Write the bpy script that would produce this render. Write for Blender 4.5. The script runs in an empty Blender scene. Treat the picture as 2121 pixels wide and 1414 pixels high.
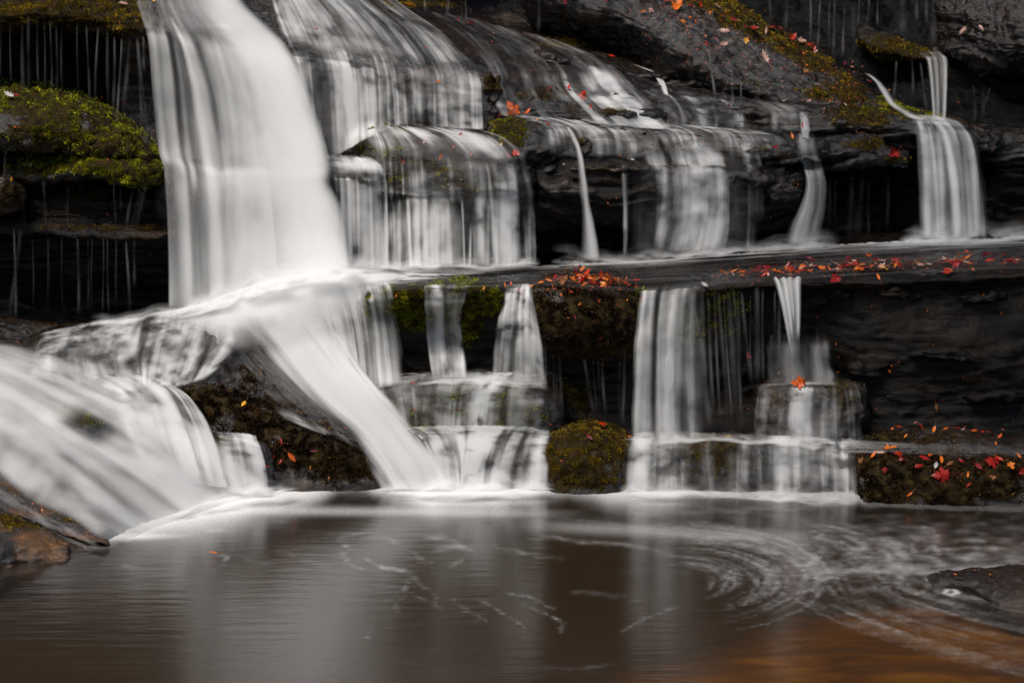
import bpy, math, random
import numpy as np
from mathutils import Vector
from mathutils.bvhtree import BVHTree
R = math.radians
rng = np.random.RandomState(7)
random.seed(7)
S = bpy.context.scene
COL = S.collection

# ------------------------------------------------------------------ camera
FPX, PITCH, CAMZ = 3958.0, R(11.0), 2.46
cp, sp = math.cos(PITCH), math.sin(PITCH)
cam = bpy.data.cameras.new('camera')
cam.sensor_width = 36.0
cam.lens = 36.0 * FPX / 2121.0
cam.clip_end = 200
camo = bpy.data.objects.new('camera', cam)
camo.location = (0, 0, CAMZ)
camo.rotation_euler = (R(90) - PITCH, 0, 0)
COL.objects.link(camo)
S.camera = camo

def W(p):
    """control point (across, down, distance in metres) -> world position"""
    p = np.asarray(p, float)
    x = (p[..., 0] - 1060.5) / FPX
    y = (707.0 - p[..., 1]) / FPX
    Y = p[..., 2]
    dy = cp + y * sp
    return np.stack([x / dy * Y, Y, CAMZ + (-sp + y * cp) / dy * Y], -1)

def unW(w):
    """inverse: world -> (across, down)"""
    X, Y, Z = w[..., 0], w[..., 1], w[..., 2] - CAMZ
    f = Y * cp - Z * sp
    u = Y * sp + Z * cp
    return X / f * FPX + 1060.5, 707.0 - u / f * FPX

# ------------------------------------------------------------------ noise
_perm = np.random.RandomState(3).permutation(256)
_perm = np.concatenate([_perm, _perm, _perm])
_g = np.random.RandomState(5).normal(size=(256, 3))
_g /= np.linalg.norm(_g, axis=1)[:, None]

def perlin(P):
    P = np.asarray(P, float)
    i = np.floor(P).astype(int)
    f = P - i
    i &= 255
    t = f * f * f * (f * (f * 6 - 15) + 10)
    out = 0
    for dx in (0, 1):
        for dy in (0, 1):
            for dz in (0, 1):
                h = _perm[_perm[_perm[(i[..., 0] + dx) & 255] + ((i[..., 1] + dy) & 255)] + ((i[..., 2] + dz) & 255)]
                g = _g[h]
                d = g[..., 0] * (f[..., 0] - dx) + g[..., 1] * (f[..., 1] - dy) + g[..., 2] * (f[..., 2] - dz)
                w = (t[..., 0] if dx else 1 - t[..., 0]) * (t[..., 1] if dy else 1 - t[..., 1]) * (t[..., 2] if dz else 1 - t[..., 2])
                out = out + d * w
    return out * 1.5

def fbm(P, o=4, gain=.5):
    s, a, f = 0, 1.0, 1.0
    for k in range(o):
        s = s + a * perlin(P * f + 17.3 * k)
        a *= gain
        f *= 2.03
    return s

def ridged(P, o=4):
    s, a, f = 0, 1.0, 1.0
    for k in range(o):
        s = s + a * (1 - 2 * np.abs(perlin(P * f + 9.1 * k)))
        a *= .5
        f *= 2.07
    return s / 1.9

def sstep(a, b, x):
    t = np.clip((x - a) / (b - a), 0, 1)
    return t * t * (3 - 2 * t)

# ------------------------------------------------------------------ nets
def cr(c, t):
    """Catmull-Rom through c (n, ...) at parameters t in [0, n-1]"""
    n = len(c)
    i = np.clip(np.floor(t).astype(int), 0, n - 2)
    f = (t - i).reshape((-1,) + (1,) * (c.ndim - 1))
    p0 = c[np.maximum(i - 1, 0)]; p1 = c[i]; p2 = c[i + 1]; p3 = c[np.minimum(i + 2, n - 1)]
    return p1 + .5 * f * (p2 - p0 + f * (2 * p0 - 5 * p1 + 4 * p2 - p3 + f * (3 * (p1 - p2) + p3 - p0)))

class Net:
    def __init__(self, rows):
        """rows: stations across; each a list of (px,py,Y) going from the back/top to the foot"""
        self.c = np.array(rows, float)
    def grid(self, u0, u1, nu, v0, v1, nv):
        n, m = self.c.shape[:2]
        a = cr(self.c, np.linspace(u0, u1, nu) * (n - 1))
        b = cr(np.swapaxes(a, 0, 1), np.linspace(v0, v1, nv) * (m - 1))
        return np.swapaxes(b, 0, 1)           # nu,nv,3 control coordinates

def prof(px, *pts):
    return [(px, a, b) for a, b in pts]

def cols(*st):
    return [prof(s[0], *s[1:]) for s in st]

def normals(G):
    du = np.gradient(G, axis=0); dv = np.gradient(G, axis=1)
    n = np.cross(dv, du)
    n /= (np.linalg.norm(n, axis=-1)[..., None] + 1e-9)
    return n

def make_mesh(name, V, F, mats, smooth=True, uv=None, attrs=None, parent=None, matidx=None):
    me = bpy.data.meshes.new(name)
    V = np.asarray(V, np.float32).reshape(-1, 3)
    F = np.asarray(F, np.int32)
    k = F.shape[1]
    me.vertices.add(len(V)); me.vertices.foreach_set('co', V.ravel())
    me.loops.add(F.size); me.loops.foreach_set('vertex_index', F.ravel())
    me.polygons.add(len(F))
    me.polygons.foreach_set('loop_start', np.arange(0, F.size, k, dtype=np.int32))
    me.polygons.foreach_set('loop_total', np.full(len(F), k, np.int32))
    if matidx is not None: me.polygons.foreach_set('material_index', np.asarray(matidx, np.int32))
    me.polygons.foreach_set('use_smooth', np.full(len(F), smooth))
    if uv is not None:
        l = me.uv_layers.new(name='UVMap')
        l.data.foreach_set('uv', np.asarray(uv, np.float32).reshape(-1, 2)[F.ravel()].ravel())
    for a, d in (attrs or {}).items():
        at = me.attributes.new(a, 'FLOAT', 'POINT')
        at.data.foreach_set('value', np.asarray(d, np.float32).ravel())
    me.update(calc_edges=True)
    for m in (mats if isinstance(mats, (list, tuple)) else [mats]): me.materials.append(m)
    o = bpy.data.objects.new(name, me)
    COL.objects.link(o)
    if parent: o.parent = parent
    return o

def gridfaces(nu, nv):
    a = np.arange(nu * nv).reshape(nu, nv)
    return np.stack([a[:-1, :-1], a[:-1, 1:], a[1:, 1:], a[1:, :-1]], -1).reshape(-1, 4)

def tag(o, label=None, cat=None, group=None, kind=None):
    if label: o['label'] = label
    if cat: o['category'] = cat
    if group: o['group'] = group
    if kind: o['kind'] = kind
    return o

# ------------------------------------------------------------------ materials
def newmat(name):
    m = bpy.data.materials.new(name); m.use_nodes = True
    nt = m.node_tree; nt.nodes.clear()
    return m, nt, nt.nodes.new, nt.links.new

def ramp(nt, stops):
    r = nt.nodes.new('ShaderNodeValToRGB')
    e = r.color_ramp.elements
    while len(e) < len(stops): e.new(.5)
    for k, (p, c) in enumerate(stops):
        e[k].position = p; e[k].color = (*c, 1) if len(c) == 3 else c
    return r

def mth(nt, op, a, b=None, clamp=False):
    n = nt.nodes.new('ShaderNodeMath'); n.operation = op; n.use_clamp = clamp
    for k, v in enumerate((a, b)):
        if v is None: continue
        if isinstance(v, (int, float)): n.inputs[k].default_value = v
        else: nt.links.new(v, n.inputs[k])
    return n.outputs[0]

def mixc(nt, f, a, b):
    n = nt.nodes.new('ShaderNodeMix'); n.data_type = 'RGBA'
    for k, v in ((0, f), (6, a), (7, b)):
        if isinstance(v, (int, float)): n.inputs[k].default_value = v
        elif isinstance(v, tuple): n.inputs[k].default_value = (*v, 1)
        else: nt.links.new(v, n.inputs[k])
    return n.outputs[2]

def noise(nt, vec, scale, detail=6, rough=.6, dist=0):
    n = nt.nodes.new('ShaderNodeTexNoise')
    n.inputs['Scale'].default_value = scale; n.inputs['Detail'].default_value = detail
    n.inputs['Roughness'].default_value = rough; n.inputs['Distortion'].default_value = dist
    nt.links.new(vec, n.inputs['Vector'])
    return n.outputs['Fac']

def rock_mat(name, dark, light, brown, rough=.12, spec=.6):
    m, nt, N, L = newmat(name)
    out = N('ShaderNodeOutputMaterial'); p = N('ShaderNodeBsdfPrincipled')
    geo = N('ShaderNodeNewGeometry'); pos = geo.outputs['Position']
    mp = N('ShaderNodeMapping'); mp.inputs['Scale'].default_value = (1, 1, 3.0); L(pos, mp.inputs['Vector'])
    n1 = noise(nt, mp.outputs[0], 2.2, 8, .65)
    n2 = noise(nt, pos, 30, 6, .7)
    n3 = noise(nt, mp.outputs[0], 7, 5, .6, .6)
    c = ramp(nt, [(.35, dark), (.62, light)]); L(n2, c.inputs[0])
    f = ramp(nt, [(.48, (0, 0, 0)), (.7, (1, 1, 1))]); L(n1, f.inputs[0])
    col = mixc(nt, f.outputs[0], c.outputs[0], brown)
    # moss
    at = N('ShaderNodeAttribute'); at.attribute_name = 'moss'
    mf = mth(nt, 'ADD', at.outputs['Fac'], mth(nt, 'MULTIPLY', mth(nt, 'SUBTRACT', n2, .5), 1.2))
    mr = ramp(nt, [(.38, (0, 0, 0)), (.58, (1, 1, 1))]); L(mf, mr.inputs[0])
    mc = ramp(nt, [(.3, (.004, .0025, .001)), (.45, (.014, .008, .002)), (.6, (.034, .021, .004)), (.8, (.07, .046, .005))]); L(n2, mc.inputs[0])
    col = mixc(nt, mr.outputs[0], col, mc.outputs[0])
    L(col, p.inputs['Base Color'])
    rr = ramp(nt, [(.35, (rough * .55,) * 3), (.7, (rough * 1.6,) * 3)]); L(n3, rr.inputs[0])
    rm = mixc(nt, mr.outputs[0], rr.outputs[0], (.6, .6, .6))
    L(rm, p.inputs['Roughness'])
    sm_ = mth(nt, 'MULTIPLY', mth(nt, 'SUBTRACT', 1.0, mth(nt, 'MULTIPLY', mr.outputs[0], .85)), spec); L(sm_, p.inputs['Specular IOR Level'])
    b1 = N('ShaderNodeBump'); b1.inputs['Strength'].default_value = .55; b1.inputs['Distance'].default_value = .03
    h = mth(nt, 'ADD', mth(nt, 'MULTIPLY', n3, .8), mth(nt, 'MULTIPLY', n2, .45))
    L(h, b1.inputs['Height'])
    n4 = noise(nt, pos, 130, 4, .7)
    b2 = N('ShaderNodeBump'); b2.inputs['Strength'].default_value = .9; b2.inputs['Distance'].default_value = .007
    L(n4, b2.inputs['Height']); L(b1.outputs[0], b2.inputs['Normal'])
    L(b2.outputs[0], p.inputs['Normal'])
    L(p.outputs[0], out.inputs[0])
    return m

M = {}
M['rock'] = rock_mat('wet_dark_rock', (.002, .0015, .001), (.012, .008, .005), (.030, .015, .006))
M['rock_brown'] = rock_mat('wet_brown_rock', (.004, .003, .002), (.018, .011, .007), (.034, .018, .007))
M['cliff'] = rock_mat('black_cliff_rock', (.001, .001, .0012), (.004, .004, .0045), (.005, .0035, .002), .3, .09)
M['rock_shaded'] = rock_mat('shaded_wet_rock', (.0012, .001, .0009), (.007, .005, .0035), (.020, .011, .005), .13, .22)  # darker rock copy; the shade on the right wall is put in its colour
M['rock_orange'] = rock_mat('orange_stained_rock', (.006, .005, .005), (.03, .02, .014), (.20, .075, .006))

def tuft_mat(name, cols_):
    m, nt, N, L = newmat(name)
    out = N('ShaderNodeOutputMaterial'); p = N('ShaderNodeBsdfPrincipled')
    at = N('ShaderNodeAttribute'); at.attribute_name = 'rnd'
    c = ramp(nt, cols_); L(at.outputs['Fac'], c.inputs[0])
    L(c.outputs[0], p.inputs['Base Color'])
    p.inputs['Roughness'].default_value = .6; p.inputs['Specular IOR Level'].default_value = .25
    t = N('ShaderNodeBsdfTranslucent'); L(c.outputs[0], t.inputs[0])
    mx = N('ShaderNodeMixShader'); mx.inputs[0].default_value = .3
    L(p.outputs[0], mx.inputs[1]); L(t.outputs[0], mx.inputs[2])
    L(mx.outputs[0], out.inputs[0])
    return m
M['moss_green'] = tuft_mat('green_moss', [(0, (.030, .026, .004)), (.35, (.11, .12, .006)), (.7, (.26, .26, .008)), (1, (.48, .42, .015))])
M['moss_gold'] = tuft_mat('golden_moss', [(0, (.022, .012, .004)), (.4, (.085, .055, .005)), (.75, (.22, .145, .008)), (1, (.40, .26, .012))])
M['moss_brown'] = tuft_mat('brown_moss', [(0, (.006, .003, .002)), (.5, (.022, .010, .004)), (.85, (.065, .032, .007)), (1, (.16, .09, .012))])

# ------------------------------------------------------------------ rocks
LOWF = 2.6
def lowdisp(Wp, amp, strata):
    d = fbm(Wp * LOWF, 3) * amp
    if strata:
        wz = fbm(Wp * np.array([1.0, 1.0, .6]), 3)
        for fq, am, of in ((6.5, 1.0, 0.0), (15.0, .5, .37)):
            t = Wp[..., 2] * fq + wz * 1.1 + of + .25 * np.floor(Wp[..., 2] * fq * .5)
            s = t - np.floor(t)
            k = np.floor(t)
            am_ = .45 + .9 * np.abs(perlin(np.stack([Wp[..., 0] * 1.7 + k * 3.7, Wp[..., 1] * 1.7, k * 5.3 + Wp[..., 0] * 0], -1)))
            d = d + (sstep(0, .8, s) * (1 - sstep(.86, 1, s)) - .5) * strata * 1.7 * am * am_
    return d
BVH = []
ROCKS = []
def blobs(px, py, bl):
    m = np.zeros_like(px)
    for (x, y, rx, ry, s) in bl:
        m = np.maximum(m, s * np.exp(-(((px - x) / rx) ** 2 + ((py - y) / ry) ** 2) ** 1.5))
    return m

def rock(name, label, cat, rows, mat='rock', amp=.035, strata=.02, fine=.012, moss=(), closed=(True, True), depth=.6,
         res=4.5, kind=None, tuft='moss_gold', tuftn=1.0, tuftl=.011, group=None, seed=0.0):
    net = Net(rows)
    c = net.c
    add = []
    rows2 = [r for r in c]
    if closed[0]:
        e = c[0].copy(); e[:, 2] += depth; e[:, 0] += 0
        ym = e[:, 1].mean()
        mid = c[0].copy(); mid[:, 2] += depth * .25
        mid[:, 0] -= 3
        rows2 = [e, mid] + rows2
    if closed[1]:
        e = c[-1].copy(); e[:, 2] += depth
        mid = c[-1].copy(); mid[:, 2] += depth * .25; mid[:, 0] += 3
        rows2 = rows2 + [mid, e]
    net2 = Net(rows2)
    wpx = c[..., 0].max() - c[..., 0].min() + (depth * 250 if closed[0] else 0) + (depth * 250 if closed[1] else 0)
    w0 = W(c)
    vlen = np.linalg.norm(np.diff(w0, axis=1), axis=-1).sum(1).max() * 440
    nu = int(np.clip(wpx / res, 24, 520)); nv = int(np.clip(vlen / res, 20, 300))
    G = net2.grid(0, 1, nu, 0, 1, nv)
    P = W(G)
    n = normals(P)
    q = P + seed
    d = lowdisp(q, amp, strata)
    f = fbm(q * 16, 4, .6) * fine + ridged(q * 7, 3) * fine * .8
    P = P + n * (d + f)[..., None]
    px, py = unW(P)
    m = blobs(px, py, moss) if moss else np.zeros_like(px)
    if moss:
        m = m * np.clip(.9 + .75 * fbm(P * 6, 3), 0, 1.3)
    o = make_mesh(name, P, gridfaces(nu, nv), M[mat], attrs={'moss': m})
    tag(o, label, cat, group, kind)
    fc = gridfaces(nu, nv)
    BVH.append((P.reshape(-1, 3), fc, o))
    if moss and tuftn > 0:
        tufts(o, P, n, m, tuft, tuftn, tuftl)
    o['_net'] = 0; del o['_net']
    ROCKS.append(o)
    return o, net2

def tufts(o, P, n, m, mat, dens, length):
    """moss: small leaf-sized blades growing out of the rock wherever it is mossy"""
    a = P[:-1, :-1]; b = P[1:, :-1]; c = P[:-1, 1:]; d = P[1:, 1:]
    area = np.linalg.norm(np.cross(b - a, c - a), axis=-1)
    w = np.clip((m[:-1, :-1] - .22) * 2.2, 0, 1) * area
    fac = (n[..., 1] < .35)[:-1, :-1]
    w = (w * fac).ravel()
    tot = w.sum()
    cnt = int(min(80000, tot * 42000 * dens))
    if cnt < 50: return None
    idx = rng.choice(w.size, cnt, p=w / tot)
    r1, r2 = rng.rand(cnt, 1), rng.rand(cnt, 1)
    A = a.reshape(-1, 3)[idx]; B = b.reshape(-1, 3)[idx]; C = c.reshape(-1, 3)[idx]
    pos = A + (B - A) * r1 + (C - A) * r2
    nn = n[:-1, :-1].reshape(-1, 3)[idx]
    rd = rng.normal(size=(cnt, 3))
    up = nn * .9 + rd * .55 + np.array([0, -.15, .15])
    up /= np.linalg.norm(up, axis=1)[:, None]
    side = np.cross(up, rng.normal(size=(cnt, 3)))
    side /= np.linalg.norm(side, axis=1)[:, None]
    cl = np.clip(.6 + 1.1 * fbm(pos * 22, 2), .25, 1.7)[:, None]
    L_ = length * (.5 + rng.rand(cnt, 1)) * cl
    wd = L_ * (.22 + .15 * rng.rand(cnt, 1))
    base = pos - nn * .003
    V = np.stack([base - side * wd, base + side * wd, base + up * L_ * .6 + side * wd * .8 , base + up * L_], 1).reshape(-1, 3)
    k = np.arange(cnt)[:, None] * 4
    F = np.concatenate([k + np.array([[0, 1, 2]]), k + np.array([[0, 2, 3]])])
    patch = .5 + .55 * fbm(pos * 5.5, 3)
    rn = np.clip(patch * .75 + (cl[:, 0] - .6) * .35 + rng.normal(size=cnt) * .14, 0, 1)
    t = make_mesh('moss', V, F, M[mat], smooth=False, attrs={'rnd': np.repeat(rn, 4)}, parent=o)
    t['kind'] = 'stuff'
    return t
# ------------------------------------------------------------------ the cliff and its ledges
NETS = {}
def R_(key, name, label, cat, rows, **k):
    o, net = rock(name, label, cat, rows, **k)
    NETS[key] = net
    return o

# black back wall of the gorge
R_('cliff', 'cliff', 'black wet cliff wall behind all the ledges', None, cols(
    (-700, (-2600, 22.0), (-1100, 16.0), (-420, 13.0), (-150, 11.6), (0, 11.0), (200, 10.9), (420, 10.8), (560, 10.6), (720, 10.3)),
    (0, (-2600, 22.0), (-1100, 16.0), (-420, 13.0), (-150, 11.6), (0, 11.0), (200, 10.8), (420, 10.6), (560, 10.5), (720, 10.2)),
    (400, (-2600, 22.4), (-1100, 16.4), (-420, 13.4), (-150, 12.2), (0, 11.6), (200, 10.9), (420, 10.5), (560, 10.4), (720, 10.2)),
    (700, (-2600, 23.2), (-1100, 17.2), (-420, 14.2), (-150, 13.8), (0, 13.2), (200, 11.2), (420, 10.7), (560, 10.6), (720, 10.5)),
    (1100, (-2600, 23.6), (-1100, 17.6), (-420, 14.6), (-150, 14.2), (0, 13.6), (200, 11.6), (420, 10.9), (560, 10.8), (720, 10.7)),
    (1500, (-2600, 23.6), (-1100, 17.6), (-420, 14.6), (-150, 14.2), (0, 13.8), (200, 12.4), (420, 11.2), (560, 11.0), (720, 10.9)),
    (1900, (-2600, 22.6), (-1100, 16.6), (-420, 13.6), (-150, 13.2), (0, 12.8), (200, 12.0), (420, 11.3), (560, 11.0), (720, 10.9)),
    (2200, (-2600, 21.8), (-1100, 15.8), (-420, 12.8), (-150, 12.2), (0, 12.0), (200, 11.6), (420, 11.2), (560, 11.0), (720, 10.9)),
    (2900, (-2600, 21.6), (-1100, 15.6), (-420, 12.6), (-150, 12.0), (0, 11.6), (200, 11.2), (420, 11.0), (560, 10.8), (720, 10.7))),
    mat='cliff', amp=.10, strata=.05, fine=.02, closed=(False, False), res=6, kind='structure')

# ---- middle ledge: broad wet shelf and the wall under it
def midst(px, b, l, o=0, fd=.22, foot=905):
    return (px, (b - 40, 11.3), (b, 10.45), ((b + l) / 2 + 2, 9.9), (l - 9, 9.36), (l + 10, 9.2), (l + 45, 9.24 + fd * .5), (735, 9.22 + fd), (830, 9.25 + fd), (foot, 9.24 + fd * .6), (foot + 40, 9.24 + fd * .6))
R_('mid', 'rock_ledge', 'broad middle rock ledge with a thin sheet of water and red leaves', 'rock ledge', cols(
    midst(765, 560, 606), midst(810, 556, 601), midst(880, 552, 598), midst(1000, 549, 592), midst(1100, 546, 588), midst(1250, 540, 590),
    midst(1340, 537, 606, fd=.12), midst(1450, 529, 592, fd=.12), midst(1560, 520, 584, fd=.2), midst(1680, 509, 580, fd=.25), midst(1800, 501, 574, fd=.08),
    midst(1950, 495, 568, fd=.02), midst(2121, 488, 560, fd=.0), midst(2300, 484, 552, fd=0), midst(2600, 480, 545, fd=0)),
    mat='rock_shaded', amp=.03, strata=.004, fine=.008, closed=(True, False), tuft='moss_green',
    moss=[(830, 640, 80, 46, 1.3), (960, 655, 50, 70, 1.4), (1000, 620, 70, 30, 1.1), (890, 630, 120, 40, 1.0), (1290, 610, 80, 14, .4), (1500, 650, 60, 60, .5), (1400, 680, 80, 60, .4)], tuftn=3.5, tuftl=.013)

R_('over', 'boulder', 'bulging dark boulder under a heap of red leaves on the middle ledge', 'boulder', cols(
    (1098, (592, 9.5), (598, 9.3), (612, 9.2), (640, 9.17), (665, 9.2), (680, 9.3), (682, 9.5)),
    (1118, (578, 9.5), (586, 9.28), (605, 9.12), (650, 9.05), (695, 9.1), (714, 9.25), (715, 9.5)),
    (1160, (574, 9.55), (583, 9.3), (606, 9.08), (660, 8.99), (712, 9.05), (728, 9.2), (728, 9.5)),
    (1220, (574, 9.55), (584, 9.3), (608, 9.08), (660, 8.98), (720, 9.05), (742, 9.2), (742, 9.5)),
    (1280, (580, 9.55), (592, 9.3), (616, 9.1), (665, 9.03), (720, 9.08), (748, 9.2), (748, 9.5)),
    (1325, (592, 9.5), (604, 9.3), (625, 9.17), (670, 9.1), (715, 9.15), (740, 9.25), (740, 9.5)),
    (1350, (605, 9.5), (618, 9.35), (640, 9.25), (670, 9.2), (700, 9.25), (720, 9.35), (720, 9.5))),
    mat='rock_brown', amp=.02, strata=0, fine=.012, tuft='moss_brown', moss=[(1210, 660, 160, 95, 1.4)], tuftn=4.5, tuftl=.014)

# recess wall behind the thin trickles under the overhang, mossy below
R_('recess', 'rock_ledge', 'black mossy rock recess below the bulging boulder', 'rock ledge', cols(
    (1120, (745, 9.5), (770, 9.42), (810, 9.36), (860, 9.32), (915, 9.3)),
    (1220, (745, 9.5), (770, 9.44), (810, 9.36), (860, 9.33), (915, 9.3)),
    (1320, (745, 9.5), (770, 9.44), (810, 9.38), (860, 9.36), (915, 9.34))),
    mat='rock_shaded', amp=.02, strata=.02, fine=.01, tuft='moss_green', moss=[(1170, 830, 60, 55, .75)], tuftn=.8, closed=(True, True), depth=.2)

# ---- lower green block between chute and recess
R_('green', 'rock_ledge', 'low green mossy rock step under a veil of water', 'rock ledge', cols(
    (775, (776, 9.5), (786, 9.3), (800, 9.18), (830, 9.12), (870, 9.1), (900, 9.1)),
    (820, (770, 9.5), (785, 9.25), (802, 9.12), (835, 9.06), (880, 9.04), (905, 9.04)),
    (880, (768, 9.5), (782, 9.25), (804, 9.08), (840, 9.02), (885, 9.0), (910, 9.0)),
    (960, (766, 9.5), (778, 9.25), (800, 9.08), (840, 9.02), (885, 9.0), (910, 9.0)),
    (1040, (766, 9.5), (778, 9.25), (800, 9.08), (840, 9.02), (890, 9.0), (912, 9.0)),
    (1110, (768, 9.5), (780, 9.3), (802, 9.13), (840, 9.08), (890, 9.06), (912, 9.06)),
    (1150, (780, 9.5), (790, 9.35), (815, 9.22), (850, 9.16), (890, 9.15), (912, 9.15))),
    amp=.04, strata=.0, fine=.012, tuft='moss_green', moss=[(880, 850, 110, 50, 1.0), (1050, 850, 100, 50, .9), (960, 800, 80, 16, .5)], tuftn=1.0, tuftl=.014)

# ---- lowest step
R_('low', 'rock_ledge', 'lowest rock step above the pool, mossy between its falls', 'rock ledge', cols(
    (860, (880, 9.5), (890, 9.2), (910, 9.06), (960, 9.0), (1010, 8.98), (1060, 8.95)),
    (950, (878, 9.5), (888, 9.2), (908, 9.02), (960, 8.94), (1010, 8.93), (1060, 8.9)),
    (1060, (880, 9.5), (890, 9.2), (912, 9.02), (960, 8.94), (1010, 8.92), (1060, 8.9)),
    (1150, (884, 9.5), (896, 9.2), (918, 9.02), (965, 8.95), (1010, 8.92), (1060, 8.9)),
    (1300, (890, 9.5), (902, 9.2), (922, 9.0), (965, 8.94), (1015, 8.9), (1060, 8.88)),
    (1420, (890, 9.5), (902, 9.15), (922, 8.98), (965, 8.92), (1016, 8.89), (1060, 8.88)),
    (1500, (892, 9.5), (904, 9.15), (922, 8.94), (965, 8.86), (1018, 8.85), (1060, 8.85)),
    (1620, (896, 9.5), (908, 9.2), (930, 8.97), (970, 8.9), (1022, 8.86), (1060, 8.85)),
    (1740, (900, 9.5), (914, 9.2), (936, 8.97), (975, 8.9), (1030, 8.85), (1060, 8.83)),
    (1790, (904, 9.5), (918, 9.25), (940, 9.05), (980, 8.98), (1035, 8.95), (1060, 8.9))),
    amp=.04, strata=0, fine=.012, tuft='moss_gold', moss=[(1490, 945, 85, 45, 1.0), (1090, 950, 60, 40, .5), (1690, 955, 60, 35, .45), (1350, 950, 60, 40, .4), (920, 930, 30, 30, .5)], tuftn=1.2, tuftl=.012)

R_('mossb', 'boulder', 'round golden mossy boulder at the pool edge between two falls', 'boulder', cols(
    (1128, (905, 9.4), (912, 9.15), (925, 8.98), (960, 8.94), (990, 8.94), (1060, 8.9)),
    (1142, (893, 9.4), (900, 9.15), (918, 8.95), (955, 8.88), (1000, 8.87), (1060, 8.85)),
    (1185, (880, 9.4), (888, 9.15), (908, 8.93), (955, 8.83), (1005, 8.82), (1060, 8.8)),
    (1235, (874, 9.4), (881, 9.15), (905, 8.92), (955, 8.83), (1008, 8.82), (1060, 8.8)),
    (1280, (886, 9.4), (894, 9.15), (915, 8.95), (960, 8.87), (1010, 8.86), (1060, 8.85)),
    (1302, (902, 9.4), (910, 9.2), (930, 9.03), (965, 8.98), (1010, 8.95), (1060, 8.9))),
    mat='rock', amp=.02, strata=0, fine=.014, tuft='moss_gold', moss=[(1215, 905, 110, 48, 1.5), (1160, 950, 36, 70, 1.2), (1240, 940, 90, 28, 1.), (1215, 980, 110, 34, .9)], tuftn=3.5, tuftl=.010)

R_('block', 'boulder', 'dark block with an orange leaf on top, splitting a small fall', 'boulder', cols(
    (1575, (800, 9.5), (805, 9.3), (815, 9.18), (850, 9.13), (915, 9.12)),
    (1600, (792, 9.5), (798, 9.25), (812, 9.12), (855, 9.07), (918, 9.06)),
    (1680, (789, 9.5), (795, 9.25), (810, 9.08), (855, 9.03), (922, 9.02)),
    (1745, (790, 9.5), (796, 9.25), (812, 9.1), (855, 9.05), (922, 9.04)),
    (1782, (797, 9.5), (803, 9.3), (820, 9.18), (858, 9.13), (920, 9.12))),
    mat='rock_brown', amp=.04, strata=.01, fine=.02, tuft='moss_gold', moss=[(1745, 815, 40, 28, .8), (1640, 830, 60, 30, .4)], tuftn=1.0)

R_('shelf', 'rock_ledge', 'low wet shelf with scattered red leaves under the black wall', 'rock ledge', cols(
    (1770, (890, 9.5), (900, 9.2), (916, 9.05), (926, 9.0), (945, 8.98)),
    (1850, (880, 9.5), (890, 9.2), (908, 9.05), (922, 9.0), (945, 8.98)),
    (1950, (882, 9.5), (891, 9.2), (910, 9.05), (926, 9.0), (948, 8.96)),
    (2050, (888, 9.5), (898, 9.2), (918, 9.03), (932, 8.98), (950, 8.95)),
    (2121, (896, 9.5), (908, 9.15), (926, 9.0), (938, 8.95), (955, 8.93)),
    (2350, (905, 9.5), (915, 9.15), (932, 9.0), (944, 8.95), (960, 8.93))),
    mat='rock_brown', amp=.02, strata=0, fine=.014, tuft='moss_brown', moss=[(1880, 908, 120, 18, .7)], tuftn=.8, closed=(True, False))

R_('rightb', 'boulder', 'square dark mossy boulder with maple leaves at the right pool edge', 'boulder', cols(
    (1772, (935, 9.3), (940, 9.0), (952, 8.86), (990, 8.8), (1035, 8.78), (1090, 8.78)),
    (1795, (930, 9.3), (937, 8.95), (950, 8.75), (990, 8.68), (1038, 8.67), (1090, 8.67)),
    (1880, (932, 9.3), (940, 8.95), (955, 8.74), (995, 8.66), (1042, 8.65), (1090, 8.65)),
    (1990, (936, 9.3), (945, 8.95), (962, 8.72), (1000, 8.63), (1048, 8.62), (1090, 8.62)),
    (2121, (938, 9.3), (948, 8.93), (968, 8.7), (1008, 8.6), (1058, 8.58), (1095, 8.58)),
    (2350, (938, 9.3), (950, 8.9), (970, 8.68), (1010, 8.58), (1060, 8.55), (1100, 8.55))),
    mat='rock_brown', amp=.045, strata=0, fine=.016, tuft='moss_brown', moss=[(1870, 965, 140, 45, 1.2), (2080, 990, 150, 50, 1.1), (1830, 1010, 80, 60, 1.0), (1980, 1000, 100, 60, .9)], tuftn=4, closed=(True, False))

R_('poolrock', 'boulder', 'flat wet rock poking out of the pool beside a ring of foam', 'boulder', [
    [(1915, 1194, 7.66), (1920, 1199, 7.55), (1926, 1205, 7.48), (1932, 1212, 7.44), (1940, 1222, 7.42)],
    [(1955, 1183, 7.7), (1960, 1190, 7.54), (1972, 1199, 7.42), (1988, 1210, 7.37), (2000, 1228, 7.38)],
    [(2040, 1177, 7.72), (2045, 1187, 7.5), (2055, 1208, 7.33), (2065, 1236, 7.2), (2080, 1265, 7.16)],
    [(2125, 1168, 7.75), (2130, 1181, 7.5), (2135, 1208, 7.3), (2140, 1244, 7.14), (2145, 1285, 7.1)],
    [(2300, 1156, 7.8), (2300, 1174, 7.5), (2300, 1206, 7.28), (2300, 1250, 7.12), (2300, 1295, 7.06)]],
    mat='rock_brown', amp=.012, strata=0, fine=.012, closed=(False, False), tuftn=0)

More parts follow.
